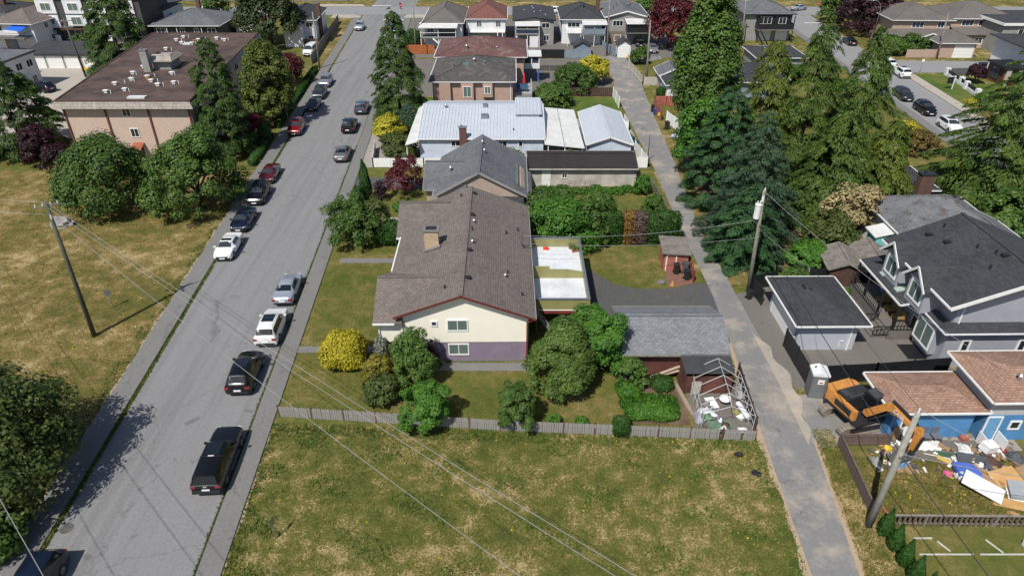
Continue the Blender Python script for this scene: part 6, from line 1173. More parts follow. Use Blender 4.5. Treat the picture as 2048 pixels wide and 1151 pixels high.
left('sedan', 'parked_sedan', P_navy, 66.4, 'dark navy sedan just behind the white sedan', dx=0.6)
left('suv', 'parked_hatchback', P_black, 72.9, 'black car with white front plate behind the navy sedan', dx=0.65)
left('sedan', 'parked_sedan', P_maroon, 79.0, 'maroon sedan under the edge of the field tree', dx=0.5)
left('suv', 'parked_suv', P_red, 95.6, 'red suv parked beside the clipped hedge', roof='sun', dx=0.45)
left('sedan', 'parked_sedan', P_char, 106.6, 'charcoal sedan nearest the red suv, front of a pair', roof='sun', dx=0.95)
left('suv', 'parked_suv', P_char, 112.6, 'charcoal car behind the front charcoal sedan', dx=0.9)
left('suv', 'parked_hatchback', P_silver, 119.4, 'silver hatchback at the head of the left parked row', dx=0.8)
left('suv', 'parked_hatchback', P_pale, 163.8, 'pale blue-silver car near the far street corner', dx=1.2)
right('pickup', 'pickup_truck', P_black, 31.7, 'long black pickup with matching canopy in the foreground', roof='sun', dx=0.9)
right('suv', 'parked_suv', P_black, 40.6, 'black suv ahead of the black pickup', roof='sun', dx=1.6)
right('suv', 'parked_suv', P_white, 46.5, 'white suv with dark glass roof beside the front lawn', roof='sun', rails=True, dx=1.05)
right('sedan', 'parked_sedan', P_pale, 52.5, 'pale silver sedan ahead of the white suv', dx=1.05)
right('sedan', 'parked_sedan', P_grey, 85.8, 'grey sedan beside the stone border', dx=1.2)
right('suv', 'parked_suv', P_black, 96.6, 'black suv with red tail lights across from the red suv', dx=1.85, roof='sun')
right('suv', 'parked_suv', P_slate, 105.0, 'slate blue suv beside the tall street conifer', dx=1.15)
right('suv', 'parked_suv', P_black, 161.6, 'black car half hidden behind the top of the street conifer', dx=1.0)
rs = R(-2.8)
car('sedan', 'parked_sedan', P_black, RSR(149.6) - 1.3, 149.6, rs, 'black sedan on the right side street below the lamp post')
car('sedan', 'parked_sedan', P_pale, 73.6, 186.4, R(-60), 'silver sedan turning at the far right intersection')
car('suv', 'parked_suv', P_white, RSR(125.6) - .9, 125.0, rs, 'white suv on the side street beside the green lawns', roof='sun')
car('suv', 'parked_suv', P_white, RSR(132) - .9, 131.5, rs, 'second white car behind the cedar, further up the side street')
car('suv', 'parked_suv', P_char, RSL(111.5) + 1.3, 111.5, rs + R(180), 'dark car half hidden by the cedar on the side street')
car('suv', 'parked_suv', P_black, RSL(104.3) + 1.5, 104.3, rs + R(180), 'black suv facing the camera on the side street', rails=True)
car('suv', 'parked_suv', P_white, RSL(96.4) + 1.4, 96.4, rs + R(180), 'white suv facing the camera beside the deodar', roof='sun', rails=True)
car('sedan', 'parked_sedan', P_silver, 28.5, 143.2, R(180), 'silver car parked at the head of the lane', z=.03)
car('sedan', 'parked_sedan', P_black, 26.7, 148.6, R(180), 'dark car under the far balcony carport', z=.03)
car('suv', 'parked_suv', P_navy, -79.5, 115.6, R(70), 'dark car beside the left edge white block', z=.03)
car('van', 'white_van', P_white, -40.3, 140.8, R(176), 'white van in the driveway by the long board fence', z=.03)
car('suv', 'parked_suv', P_white, 10.0, 182.2, R(90), 'white car on the cross street behind the black-roofed house', z=.03)
car('suv', 'parked_suv', P_white, -77.4, 183.5, R(90), 'white car on the cross street at far left', z=.03)

def dress_pickup():
    t = [o for o in bpy.data.objects if o.name.startswith('pickup_truck') and o.parent is None][0]; t.scale = (.93, .9, .93)
    box(-.74, .74, -1.02, -.96, 1.88, 1.915).build('roof_gap', M_plastic, t); box(-.2, .2, -1.0, -.93, 1.91, 1.94).build('roof_glint', M_trim, t)  # white bar paints in the glint on the roof between cab and canopy
    box(-.88, .88, -3.01, -2.96, 1.14, 1.19).build('tailgate_trim', M_rim, t); box(-.12, .12, -3.02, -2.96, .95, 1.03).build('badge', M_rim, t); box(-.9, .9, -3.12, -2.95, .5, .68).build('step_bumper', M_plastic, t)
    for s_ in (1, -1):
        box(*sorted((s_ * .96, s_ * 1.08)), -.9, 1.1, .36, .43).build('side_step', M_rim, t)
        for y in (-.6, .3): box(*sorted((s_ * .985, s_ * 1.02)), y, y + .2, 1.06, 1.1).build('door_handle', M_plastic, t)
dress_pickup()
# ------------------------------------------------------------------ poles and wires
def pole(label, x, y, h, r=.16, lean=(0, 0), arms=(), name='utility_pole', mat=None):
    t = thing(name, label, 'pole', (x, y, 0)); MB().tube([(0, 0, -.3), (lean[0] * .5, lean[1] * .5, h / 2), (lean[0], lean[1], h)], [r * 1.15, r, r * .72], 12).build('pole', mat or M_wood, t, True)
    for z, L, ang in arms:
        k = z / h; c = Vector((lean[0] * k, lean[1] * k, z)); dv = Vector((math.cos(ang), math.sin(ang), 0)) * L / 2; a = MB().bar(c - dv, c + dv, .1, .12).build('crossarm', M_wood, t)
        for s in (-.9, -.3, .35, .9):
            p = c + dv * s; MB().cyl(p.x, p.y, p.z + .06, p.z + .26, .05, 8, .03).build('insulator', M_trim, a)
    return t
M_greenpole = plain('green_treated_pole', (.075, .085, .055), .9, .25, 2, fine=22)
pl = pole('tall green-brown pole on the dry field beside the street', -34.9, 46.0, 12.2, .17, (.3, .15), ((11.9, 1.6, .6), (11.0, 1.4, 2.2)), mat=M_greenpole)
pt_ = pole('wooden pole with white transformer beside the lane', 21.75, 52.9, 10.1, .17, (-.5, 0))
MB().cyl(-.75, -.1, 7.55, 8.75, .27, 14).cyl(-.75, -.1, 8.75, 8.85, .3, 14).build('transformer', plain('transformer_white', (.66, .67, .68), .5, .08), pt_)
for dx in (-.12, .1): MB().cyl(-.75 + dx, -.1, 8.85, 9.15, .05, 8).build('bushing', M_trim, pt_)
MB().bar((-.75, -.1, 8.2), (-.38, 0, 8.2), .1).build('bracket', M_steel, pt_); MB().cyl(-.45, 0, 9.9, 10.3, .06, 8).build('insulator', M_trim, pt_); box(-.62, -.46, -.2, -.1, 9.1, 9.6).build('cutout', M_trim, pt_)
pr = pole('leaning grey pole in front of the excavator', 21.35, 26.9, 9.1, .19, (.15, .05), mat=plain('pale_grey_pole', (.3, .29, .245), .9, .25, 2, fine=22, bmp=.4)); MB().bar((.0, -.25, 6.0), (.2, .35, 6.0), .12, .1).build('bracket', M_steel, pr); MB().cyl(.15, .05, 9.1, 9.35, .05, 8).build('insulator', M_trim, pr)
pole('wooden pole on the far left sidewalk by the clipped hedge', XL(130) - 2.2, 130, 10, .15, (.2, 0)); pole('pole in front of the grey balcony house', 48.4, 149, 9.2, .16, (-.7, 0), ((8.6, 1.4, 0),))
pole('pole on the right bank of the far lane', 23.4, 119.6, 10.6, .17, (-.4, 0)); pole('pole at the end of the lane beside the white shed', 18.9, 139.8, 12.5, .17, (-.2, 0), ((11.5, 1.6, 0),)); pole('pole with crossarms in the garage court at far left', -76.8, 124.3, 10, .17, (-.6, 0), ((9.6, 2.4, .2), (8.6, 2.2, .2)), mat=M_greenpole)
pole('thin pole rising beside the tan garage at the far right', 83.4, 137.2, 8.5, .14, (-.6, 0)); pole('pole at the taupe-roofed house near the orange fence', -19.6, 143.5, 9.5, .15, (.1, 0)); pole('slim dark post at the lane beside the white vinyl fence', 17.75, 84.2, 3.6, .05, (-.1, 0), name='lane_post', mat=M_dark)
lp = thing('street_lamp', 'tall curved steel street lamp on the right side street verge', 'street lamp', (77.2, 152, 0))
MB().tube([(0, 0, 0), (0, 0, 6.2), (-.25, 0, 7.4), (-1.0, 0, 8.1), (-2.4, 0, 8.3)], [.11, .08, .07, .06, .05], 10).build('mast', M_steel, lp, True); MB().box(-3.1, -2.3, -.14, .14, 8.18, 8.34).build('lamp_head', M_steel, lp)
M_wire = plain('weathered_wire', (.26, .26, .27), .6, .1, bmp=0); M_wired = plain('dark_cable', (.03, .03, .032), .6, .1, bmp=0)
def wire(label, a, b, sag, r=.012, mat=None, n=26):
    a, b = Vector(a), Vector(b); pts = [a.lerp(b, i / n) - Vector((0, 0, sag * 4 * (i / n) * (1 - i / n))) for i in range(n + 1)]
    m = MB().tube([p - a for p in pts], r, 5).build('utility_wire', mat or M_wire, loc=tuple(a)); tag(m, label, 'wire', 'overhead wires')
A = (-34.6, 46.15, 12.2)
wire('upper paired wire from the field pole across the foreground', A, (19.5, 5.5, 10.2), .75, .014); wire('lower paired wire from the field pole across the foreground', (-34.6, 46.15, 11.75), (19.4, 5.2, 9.8), .75, .014); wire('single lowest wire from the field pole across the foreground', (-34.6, 46.1, 11.2), (18.5, 2.5, 9.4), 1.3, .014)
wire('wire running left from the top of the field pole', A, (-78, 58, 11.5), .8, .014); wire('second wire running left from the field pole', (-34.6, 46.1, 11.2), (-78, 57, 10.6), .8, .014)
wire('uppermost wire over the left bottom tree', (-60, 55, 12.6), (6, -6, 10), 1.2, .016); wire('middle wire over the left bottom tree', (-60, 54, 12.0), (5, -7, 10), 1.2, .016); wire('lowest wire over the left bottom tree', (-60, 51, 11.6), (0, -8, 10), 1.2, .016)
T = (21.25, 52.9, 10); wire('wire along the lane from transformer pole to leaning pole', T, (21.5, 26.95, 9.3), .5, .014, M_wired); wire('thick cable along the lane between the two right poles', (21.4, 52.9, 6.9), (21.45, 26.95, 6.1), .5, .028, M_wired)
wire('wire along the lane from transformer pole to far lane pole', T, (23.0, 119.6, 10.4), 1.2, .014, M_wired); wire('thick cable up the lane from the transformer pole', (21.4, 52.9, 6.9), (23.1, 119.6, 7.6), 1.1, .024, M_wired)
wire('service wire from transformer pole to the brown-roofed house', (21.4, 52.9, 7.4), (1.0, 53.1, 5.7), .7, .016); wire('lower service wire from transformer pole towards the deck', (21.5, 52.9, 5.6), (1.0, 52.6, 5.2), .5, .014)
wire('service wire from transformer pole to the new garage mast', (21.4, 52.9, 6.6), (25.2, 50.6, 4.2), .2, .014); wire('long service wire from transformer pole over the new garage', T, (34.5, 34.2, 4.4), .8, .014)
wire('thick cable from the leaning pole towards the bottom right', (21.45, 26.95, 6.0), (24.2, 8, 5.0), .4, .03, M_wired); wire('upper wire from the leaning pole towards the bottom right', (21.5, 26.95, 9.3), (34, 14, 9), .5, .012); wire('pale service wire from the leaning pole to the right edge', (21.45, 26.95, 6.0), (40, 24.5, 4.6), .4, .02)
wire('wire over the far lane to the grey gabled house', (23.0, 119.6, 9.6), (24, 150.3, 5.2), .6, .014, M_wired); wire('wire from the far lane pole to the pole by the white shed', (23.0, 119.6, 10.3), (18.7, 139.8, 12), .4, .014, M_wired); wire('wire from the garage court pole to the apartment roof', (-77.3, 124.3, 8), (-58, 100, 8.2), .6, .014, M_wired)
wire('guy wire at the left bottom corner by the sidewalk shrub', (-28.9, 24.6, 2.6), (-31.2, 23.4, .1), .0, .02)
# ------------------------------------------------------------------ signs
def sign(label, x, y, h, w, hh, mat, rz=0, oct_=False, back=None):
    t = thing('street_sign', label, 'sign', (x, y, 0), rz); MB().cyl(0, 0, 0, h, .035, 8).build('post', M_steel, t)
    if oct_: p = [(math.cos(R(22.5 + 45 * i)) * w / 2, h - w / 2 + math.sin(R(22.5 + 45 * i)) * w / 2) for i in range(8)]
    else: p = [(-w / 2, h - hh), (w / 2, h - hh), (w / 2, h), (-w / 2, h)]
    MB().front(p, -.05, -.036).build('plate', mat, t); return t
def text(parent, s, size, loc, rot, mat, name='lettering', ext=.004):
    c = bpy.data.curves.new(name, 'FONT'); c.body = s; c.size = size; c.align_x = 'CENTER'; c.align_y = 'CENTER'; c.extrude = ext
    tmp = bpy.data.objects.new('tmp', c); COL.objects.link(tmp); dg = bpy.context.evaluated_depsgraph_get(); me = bpy.data.meshes.new_from_object(tmp.evaluated_get(dg)); bpy.data.objects.remove(tmp)
    o = obj(name, me, mat, parent); o.location = loc; o.rotation_euler = rot; return o
M_stop = paint('stop_red', (.45, .015, .015), .5)
s = sign('red stop sign at the far street corner', -27.3, 178.8, 2.9, .8, .8, M_stop, 0, True); text(s, 'STOP', .26, (0, -.056, 2.5), (R(90), 0, 0), M_trim)
s = sign('red stop sign at the far right intersection', 76.2, 181, 2.9, .8, .8, M_stop, 0, True); text(s, 'STOP', .26, (0, -.056, 2.5), (R(90), 0, 0), M_trim)
sign('thin grey sign seen edge-on on the foreground lot', -13.9, 26.0, 1.8, .5, .55, M_steel, R(75)); sign('small grey sign on the dry field near the pole shadow', -35.4, 50.2, 1.9, .5, .6, plain('sign_grey', (.14, .14, .14), .7), R(25)); sign('slim sign post by the red suv', XL(99.5) - 1.6, 99.5, 2.4, .2, .5, M_steel, R(85)); sign('slim white sign on the side street corner verge', 61.4, 134, 2.6, .15, .6, M_trim, R(80)); sign('small sign at the corner of the green lawns', 74.6, 126.6, 2.6, .5, .5, M_trim)
s = thing('estate_sign', 'white post with a hanging black board on the green lawn', 'sign', (75.2, 116.8, 0)); MB().box(-.06, .06, -.06, .06, 0, 2.3).bar((-1.2, 0, 2.15), (0, 0, 2.15), .08).build('post', M_trim, s); MB().box(-1.15, -.15, -.03, .03, .95, 2.05).build('board', M_blackw, s)
# ------------------------------------------------------------------ bins
def bin_(label, x, y, mat, rz=0, s=1, group='wheeled bins by the lane', lidm=None):
    t = thing('wheeled_bin', label, 'bin', (x, y, .03), rz, group); v = [(-.24, -.26), (.24, -.26), (.24, .26), (-.24, .26)]
    MB().add([(a * s * .84, b * s * .84, .06) for a, b in v] + [(a * s, b * s, .95 * s) for a, b in v], [(3, 2, 1, 0), (4, 5, 6, 7), (0, 1, 5, 4), (1, 2, 6, 5), (2, 3, 7, 6), (3, 0, 4, 7)]).build('body', mat, t)
    MB().slab([(-.27 * s, -.3 * s, 1.0 * s), (.27 * s, -.3 * s, 1.0 * s), (.27 * s, .3 * s, 1.08 * s), (-.27 * s, .3 * s, 1.08 * s)], .05).build('lid', lidm or mat, t)
    for q in (-1, 1): MB().tube([(q * .2 * s, .26 * s, .1), (q * .27 * s, .26 * s, .1)], .1, 10).build('wheel', M_tyre, t)
    MB().bar((-.2 * s, .33 * s, .95 * s), (.2 * s, .33 * s, .95 * s), .04).build('handle', M_plastic, t)
B_blk = plain('black_bin', (.02, .021, .022), .5, .15, bmp=0); B_teal = plain('teal_bin', (.015, .07, .085), .5, .15, bmp=0); B_blue = plain('blue_box', (.02, .06, .3), .5, .15, bmp=0); B_yel = plain('yellow_bag', (.7, .45, .03), .6, .15, bmp=0); B_grn = plain('green_bin', (.02, .07, .05), .5, .15, bmp=0)
bin_('black bin beside the red shed door', 15.7, 56.0, B_blk); bin_('black bin at the lower end of the red brick pad', 16.5, 54.9, B_blk, .2); bin_('black bin at the foot of the transformer pole', 21.4, 51.6, B_blk, .3, .85)
bin_('grey bin lying open on the brick pad next to the lane', 16.6, 56.2, plain('grey_bin', (.08, .085, .09), .5, .15, bmp=0), 1.2, 1.1)
for i, (y, lb) in enumerate(((91.6, 'topmost teal bin beside the pale garage'), (90.6, 'middle teal bin beside the pale garage'), (89.0, 'lowest teal bin beside the pale garage'))): bin_(lb, 16.35 + .3 * i, y, B_teal, .5)
bin_('black bin by the white gate posts of the pale house', 16.2, 98.6, B_blk); bin_('black bin on the right side of the lane by the red fence', 21.9, 104.6, B_blk); bin_('blue bin on the right side of the lane below the black bin', 22.0, 103.2, B_blue, 0, .8); bin_('black bin at the white gate panel right of the lane', 22.6, 96.6, B_blk, .4, 1.1); bin_('black bin at the end of the lane beside the white shed', 24.4, 138.3, B_blk); bin_('green bin in front of the white garage row', -87.6, 127.4, B_grn); bin_('teal bin against the pale garage wall', 13.6, 83.5, B_teal, 0, .9)
def lump(name, label, cat, x, y, z, sx, sy, sz, mat, seed=0, sub=2, jag=.22, rz=0):
    bm = bmesh.new(); bmesh.ops.create_icosphere(bm, subdivisions=sub, radius=1); rg = random.Random(seed)
    for v in bm.verts:
        k = 1 + rg.uniform(-jag, jag); v.co = Vector((v.co.x * sx * k, v.co.y * sy * k, max(-.1, v.co.z) * sz * k))
    me = bpy.data.meshes.new(name); bm.to_mesh(me); bm.free(); o = obj(name, me, mat, None, False, (x, y, z), rz); return tag(o, label, cat)
lump('recycling_bag', 'yellow bag beside the teal bins', 'bag', 15.9, 92.4, .25, .4, .35, .5, B_yel, 1); lump('recycling_bag', 'yellow bag by the blue bin right of the lane', 'bag', 22.7, 102.4, .2, .4, .35, .45, B_yel, 2); lump('recycling_bag', 'yellow bag on the excavator lot grass', 'bag', 25.2, 32.9, .18, .3, .28, .4, B_yel, 3); lump('recycling_bag', 'yellow and blue bags by the white shed door', 'bag', 22.9, 137.6, .2, .5, .35, .5, B_yel, 4); lump('recycling_bag', 'yellow bags by the white garage row', 'bag', -79.3, 128.6, .2, .6, .4, .6, B_yel, 5); lump('recycling_bag', 'white and blue heap at the foot of the white gate panel', 'bag', 23.0, 93.2, .15, .6, .4, .35, plain('mixed_bag', (.4, .42, .6), .7, .4, 4), 6)
lump('boulder', 'large pale grey boulder lying on the dry field', 'boulder', -48.8, 66.2, .1, 1.3, .9, .95, plain('granite', (.26, .245, .23), .9, .35, 1.2, fine=6, bmp=.8), 7, 3, .12); lump('boulder', 'small pale stone at the driveway corner by the brick pad', 'boulder', 14.0, 54.3, .05, .38, .3, .3, M_conc, 8)
c = tag(MB().cyl(0, 0, 0, .5, .2, 10, .04).build('traffic_cone', plain('faded_orange', (.5, .24, .1), .8, .2), loc=(14.95, 53.9, .03)), 'small faded cone beside the pale stone', 'cone')
mh = tag(MB().cyl(0, 0, 0, .012, .38, 24).build('manhole_cover', plain('iron_cover', (.1, .095, .09), .7, .3, 5, fine=14), loc=(-26.6, 26.7, .024)), 'round iron manhole cover near the bottom left of the street', 'manhole')
# garden timbers, tent clutter
for i, (x0, y0, x1, y1, lb) in enumerate([(8.5, 40.1, 12.4, 39.75, 'long timber edging behind the vegetable soil'), (12.35, 39.6, 12.9, 36.2, 'timber edging down the right side of the soil bed')]): tag(MB().bar((0, 0, .15), (x1 - x0, y1 - y0, .15), .3, .3).build('timber_edging', plain('pale_timber', (.28, .22, .16), .9, .25), loc=(x0, y0, 0)), lb, 'timber')
for i, (lb, w) in enumerate((('upper of two planks leaning against the red garage wall', .9), ('lower of two planks leaning against the red garage wall', .5))): tag(MB().bar((10.4, 40.4, w * .2), (12.7, 40.3, w + .5), .22, .05).build('leaning_plank', plain('pale_plank', (.45, .36, .26), .85, .2)), lb, 'plank')
M_tarp = paint('white_sheet', (.62, .64, .66), .5); M_tarpg = plain('green_tarp', (.12, .2, .13), .7, .25, 2)
def rag(name, label, cat, x, y, sx, sy, hz, mat, seed, rz=0, z=.04, n=7, wr=.05):
    rg = random.Random(seed); m = MB(); vs = []
    for i in range(n):
        for j in range(n): u, v = i / (n - 1) - .5, j / (n - 1) - .5; e = 1 - .35 * rg.random() if i in (0, n - 1) or j in (0, n - 1) else 1; vs.append((u * sx * e, v * sy * e, hz * (1 - 2 * max(abs(u), abs(v))) + rg.uniform(0, wr) + .02))
    fs = [(i * n + j, (i + 1) * n + j, (i + 1) * n + j + 1, i * n + j + 1) for i in range(n - 1) for j in range(n - 1)]
    b = [(x_, y_, -.02) for x_, y_, z_ in vs]; k = n * n; edge = [i for i in range(n)] + [n - 1 + n * i for i in range(1, n)]
    return tag(m.add(vs, fs).build(name, mat, None, False, (x, y, z), rz), label, cat)
rag('white_sheet', 'crumpled white sheet under the canopy frame', 'sheet', 14.0, 36.6, 1.4, 1.3, .15, M_tarp, 1, .4); rag('green_tarp', 'flat green tarp near the front of the canopy frame', 'tarp', 14.6, 35.4, 1.9, 1.0, .05, M_tarpg, 2, .1); rag('green_tarp', 'green and white tarp left inside the canopy frame', 'tarp', 13.9, 36.2, 1.0, .8, .3, M_tarpg, 3); rag('white_sheet', 'white bag caught on the picket fence by the frame', 'sheet', 14.6, 34.5, .6, .4, .5, M_tarp, 4, 0, .4); rag('white_sheet', 'white bag at the lower right of the canopy frame', 'sheet', 16.1, 34.9, .8, .5, .25, M_tarp, 5); rag('white_sheet', 'torn plastic hanging on the left of the canopy frame', 'sheet', 13.2, 35.9, .5, 1.2, .9, plain('clear_plastic', (.38, .4, .46), .4, .2), 6, 0, .1); rag('white_sheet', 'torn plastic on the right rail of the canopy frame', 'sheet', 16.7, 38.3, .5, 1.1, 1.1, plain('grey_plastic', (.4, .4, .4), .4, .3), 7, 0, .3)
tag(MB().cyl(0, 0, 0, .06, .42, 18).build('round_table_top', M_vinyl, loc=(15.5, 37.6, .55)), 'white round table top under the canopy frame', 'table'); tag(box(-.35, .35, -.6, .6, 0, .08).build('white_board', M_vinyl, loc=(14.6, 37.6, .1), rz=.15), 'white board lying under the canopy frame', 'board'); tag(box(-.35, .35, -.02, .04, 0, 1.2).build('white_board', M_concl, loc=(13.6, 38.6, .1)), 'pale board standing at the back of the canopy frame', 'board'); tag(MB().tube([(0, -.8, .2), (0, .8, .2)], .2, 12).build('plastic_tank', M_tarp, loc=(16.5, 36.4, .3), rz=.2), 'long white plastic tank right inside the canopy frame', 'tank')
sheet('tent_floor', [(12.9, 34.6), (16.9, 34.4), (17.2, 40.4), (13.0, 40.4)], .028, M_patio)
for i in range(9): rag('scrap_pile', ('brown scrap heap at the back of the frame', 'grey scrap by the frame door', 'planter scrap right of the tarp', 'scrap by the tank', 'dark scrap under the left rail', 'scrap below the round table', 'scrap by the lane mesh', 'small scrap near the fence gap', 'scrap at the rear right of the frame')[i], 'scrap', 13.4 + (i * 1.37) % 3.3, 35.0 + (i * .83) % 4.6, .7, .6, .3, (M_plank, M_steel, M_olive, M_conc, M_dark, M_tanst, M_brown, M_trim, M_steel)[i], 40 + i, i)
# trellis and garden bits by the beige garage
t = thing('trellis', 'bare grey branch trellis before the beige garage', 'trellis', (7.2, 74.2, 0))
for i in range(5): MB().tube([(i * .6 - .5, 0, 0), (i * .6 - .5 + .1, .05, 1.7)], .035, 5).build('stake', M_wood, t)
for z in (.9, 1.3, 1.6): MB().tube([(-.8, 0, z), (1, .1, z + .15), (2.4, 0, z)], .03, 5).build('branch', M_wood, t)
fence('wire_fence', 'wire fence with thin posts along the lane garden', [(17.4, 64), (16.9, 76)], 1.2, .02, .7, M_steel, M_steel, 3)
# old garden clutter
for i, (x, y, sx, sy, hz, m, lb, cat) in enumerate([(29.0, 55.2, .7, .6, .15, paint('tarp_sky', (.05, .3, .65), .6), 'bright blue tarp on the old garden grass', 'tarp'), (27.2, 55.2, .7, .6, .2, M_dark, 'dark rubber mat heap on the old garden grass', 'heap'), (29.9, 55.8, .8, .5, .3, M_stop, 'red toys beside the blue tarp', 'toys'), (32.6, 58.6, 1.6, .9, .5, M_tanst, 'jumbled pots beside the old sheds', 'pots'), (33.8, 58.9, .9, .7, .4, M_redtrim, 'red bucket heap under the teal porch', 'buckets'), (30.6, 56.9, .8, .6, .4, M_brown, 'brown junk heap between the two old sheds', 'heap')]): rag('garden_clutter', lb, cat, x, y, sx, sy, hz, m, 60 + i, i, .03, 6, .15)
for i, (x, y, lb) in enumerate(((28.3, 56.4, 'white plastic chair in the old garden'), (25.6, 56.2, 'dark garden chair in the shade of the firs'))):
    t = thing('garden_chair', lb, 'chair', (x, y, .02), .5 + i); m = M_vinyl if i == 0 else M_dark; box(-.25, .25, -.25, .25, .42, .47).build('seat', m, t); box(-.25, .25, .21, .25, .47, .9).build('backrest', m, t)
    for a in (-.22, .22):
        for b in (-.22, .22): box(a - .02, a + .02, b - .02, b + .02, 0, .42).build('leg', m, t)
t = thing('garden_table', 'dark garden table beside the white plastic chair', 'table', (27.6, 56.2, .02)); box(-.6, .6, -.4, .4, .68, .73).build('table_top', M_dark, t)
for a in (-.5, .5):
    for b in (-.3, .3): box(a - .03, a + .03, b - .03, b + .03, 0, .68).build('leg', M_dark, t)
for i, (x, y, lb) in enumerate(((28.35, 46.3, 'orange flower pot at the foot of the porch steps'), (28.6, 49.6, 'green potted plant beside the porch rail'), (30.4, 52.2, 'flower basket at the far end of the porch'))):
    t = thing('flower_pot', lb, 'flower pot', (x, y, .02)); MB().cyl(0, 0, 0, .3, .2, 10, .26).build('pot', M_patio, t); v = crown_dense(900 + i, .38, .38, .75, 420, .07, z0=.28); fastmesh('flowers', v.reshape(-1, 3), len(v), 4, L_orangeh if i == 0 else L_bright, t)
for i, y in enumerate((46.9, 48.2, 49.6)): tag(MB().box(-.4, .4, -.35, .35, .35, .5).box(.3, .42, -.35, .35, .5, .95).box(-.38, -.32, -.33, -.27, 0, .35).box(-.38, -.32, .27, .33, 0, .35).box(.32, .38, -.33, -.27, 0, .35).box(.32, .38, .27, .33, 0, .35).build('patio_chair', plain('wicker_tan', (.3, .2, .07), .8, .2), loc=(32.3, y, .92)), ('tan patio chair nearest the porch steps', 'middle tan patio chair on the porch', 'farthest tan patio chair on the porch')[i], 'chair')
# person
def person():
    t = thing('person', 'person in dark clothes walking across the far intersection', 'person', (-28.8, 187.6, .03), R(20))
    V = [(0, 0, .98), (0, 0, 1.2), (0, -.01, 1.42), (0, -.02, 1.55), (.1, 0, .92), (.12, .2, .5), (.12, .28, .08), (.12, .4, .04), (-.1, 0, .92), (-.12, -.12, .5), (-.12, -.34, .12), (-.12, -.24, .03), (.2, 0, 1.42), (.27, -.1, 1.15), (.27, .05, .92), (-.2, 0, 1.42), (-.27, .12, 1.16), (-.26, .28, .97)]
    E_ = [(0, 1), (1, 2), (2, 3), (0, 4), (4, 5), (5, 6), (6, 7), (0, 8), (8, 9), (9, 10), (10, 11), (2, 12), (12, 13), (13, 14), (2, 15), (15, 16), (16, 17)]
    rad = [.14, .14, .15, .06, .1, .07, .05, .04, .1, .07, .05, .04, .07, .05, .04, .07, .05, .04]
    me = bpy.data.meshes.new('body'); me.from_pydata(V, E_, []); o = obj('body', me, paint('dark_clothes', (.03, .035, .05), .8), t); md = o.modifiers.new('skin', 'SKIN'); me.skin_vertices.new() if not me.skin_vertices else None
    for i, s in enumerate(me.skin_vertices[0].data): s.radius = (rad[i], rad[i]); s.use_root = (i == 0)
    o.modifiers.new('sub', 'SUBSURF').levels = 1; o.modifiers['sub'].render_levels = 2
    bm = bmesh.new(); bmesh.ops.create_uvsphere(bm, u_segments=12, v_segments=10, radius=.11); 
    for v in bm.verts: v.co = Vector((v.co.x * .85, v.co.y, v.co.z * 1.15 + 1.66))
    hm = bpy.data.meshes.new('head'); bm.to_mesh(hm); bm.free(); hd = obj('head', hm, paint('skin_tone', (.4, .24, .16), .6), t, True); MB().tube([(0, 0, 1.66), (0, -.02, 1.74), (0, -.02, 1.8)], [.1, .1, .05], 10).build('hair', M_dark, hd)
person()
# portable toilet
t = thing('portable_toilet', 'grey portable toilet with white roof beside the black fence', 'portable toilet', (22.5, 38.8, .02), R(-8))
box(-.55, .55, -.55, .55, 0, 2.05).build('cabin', siding('toilet_grey', (.13, .14, .15), .18, .5, True), t); MB().front([(-.6, 2.05), (.6, 2.05), (.6, 2.2), (0, 2.38), (-.6, 2.2)], -.6, .6).build('roof', plain('toilet_roof', (.66, .67, .67), .5, .08), t); box(-.4, .4, -.57, -.54, .1, 1.9).build('door', plain('toilet_door', (.16, .165, .17), .5, .1), t); box(-.15, .3, -.585, -.57, 1.35, 1.75).build('notice', M_vinyl, t); box(-.05, .22, -.59, -.585, 1.45, 1.55).build('notice_stripe', M_stop, t); MB().cyl(-.3, .2, 2.2, 2.4, .06, 8).build('vent_pipe', M_dark, t)
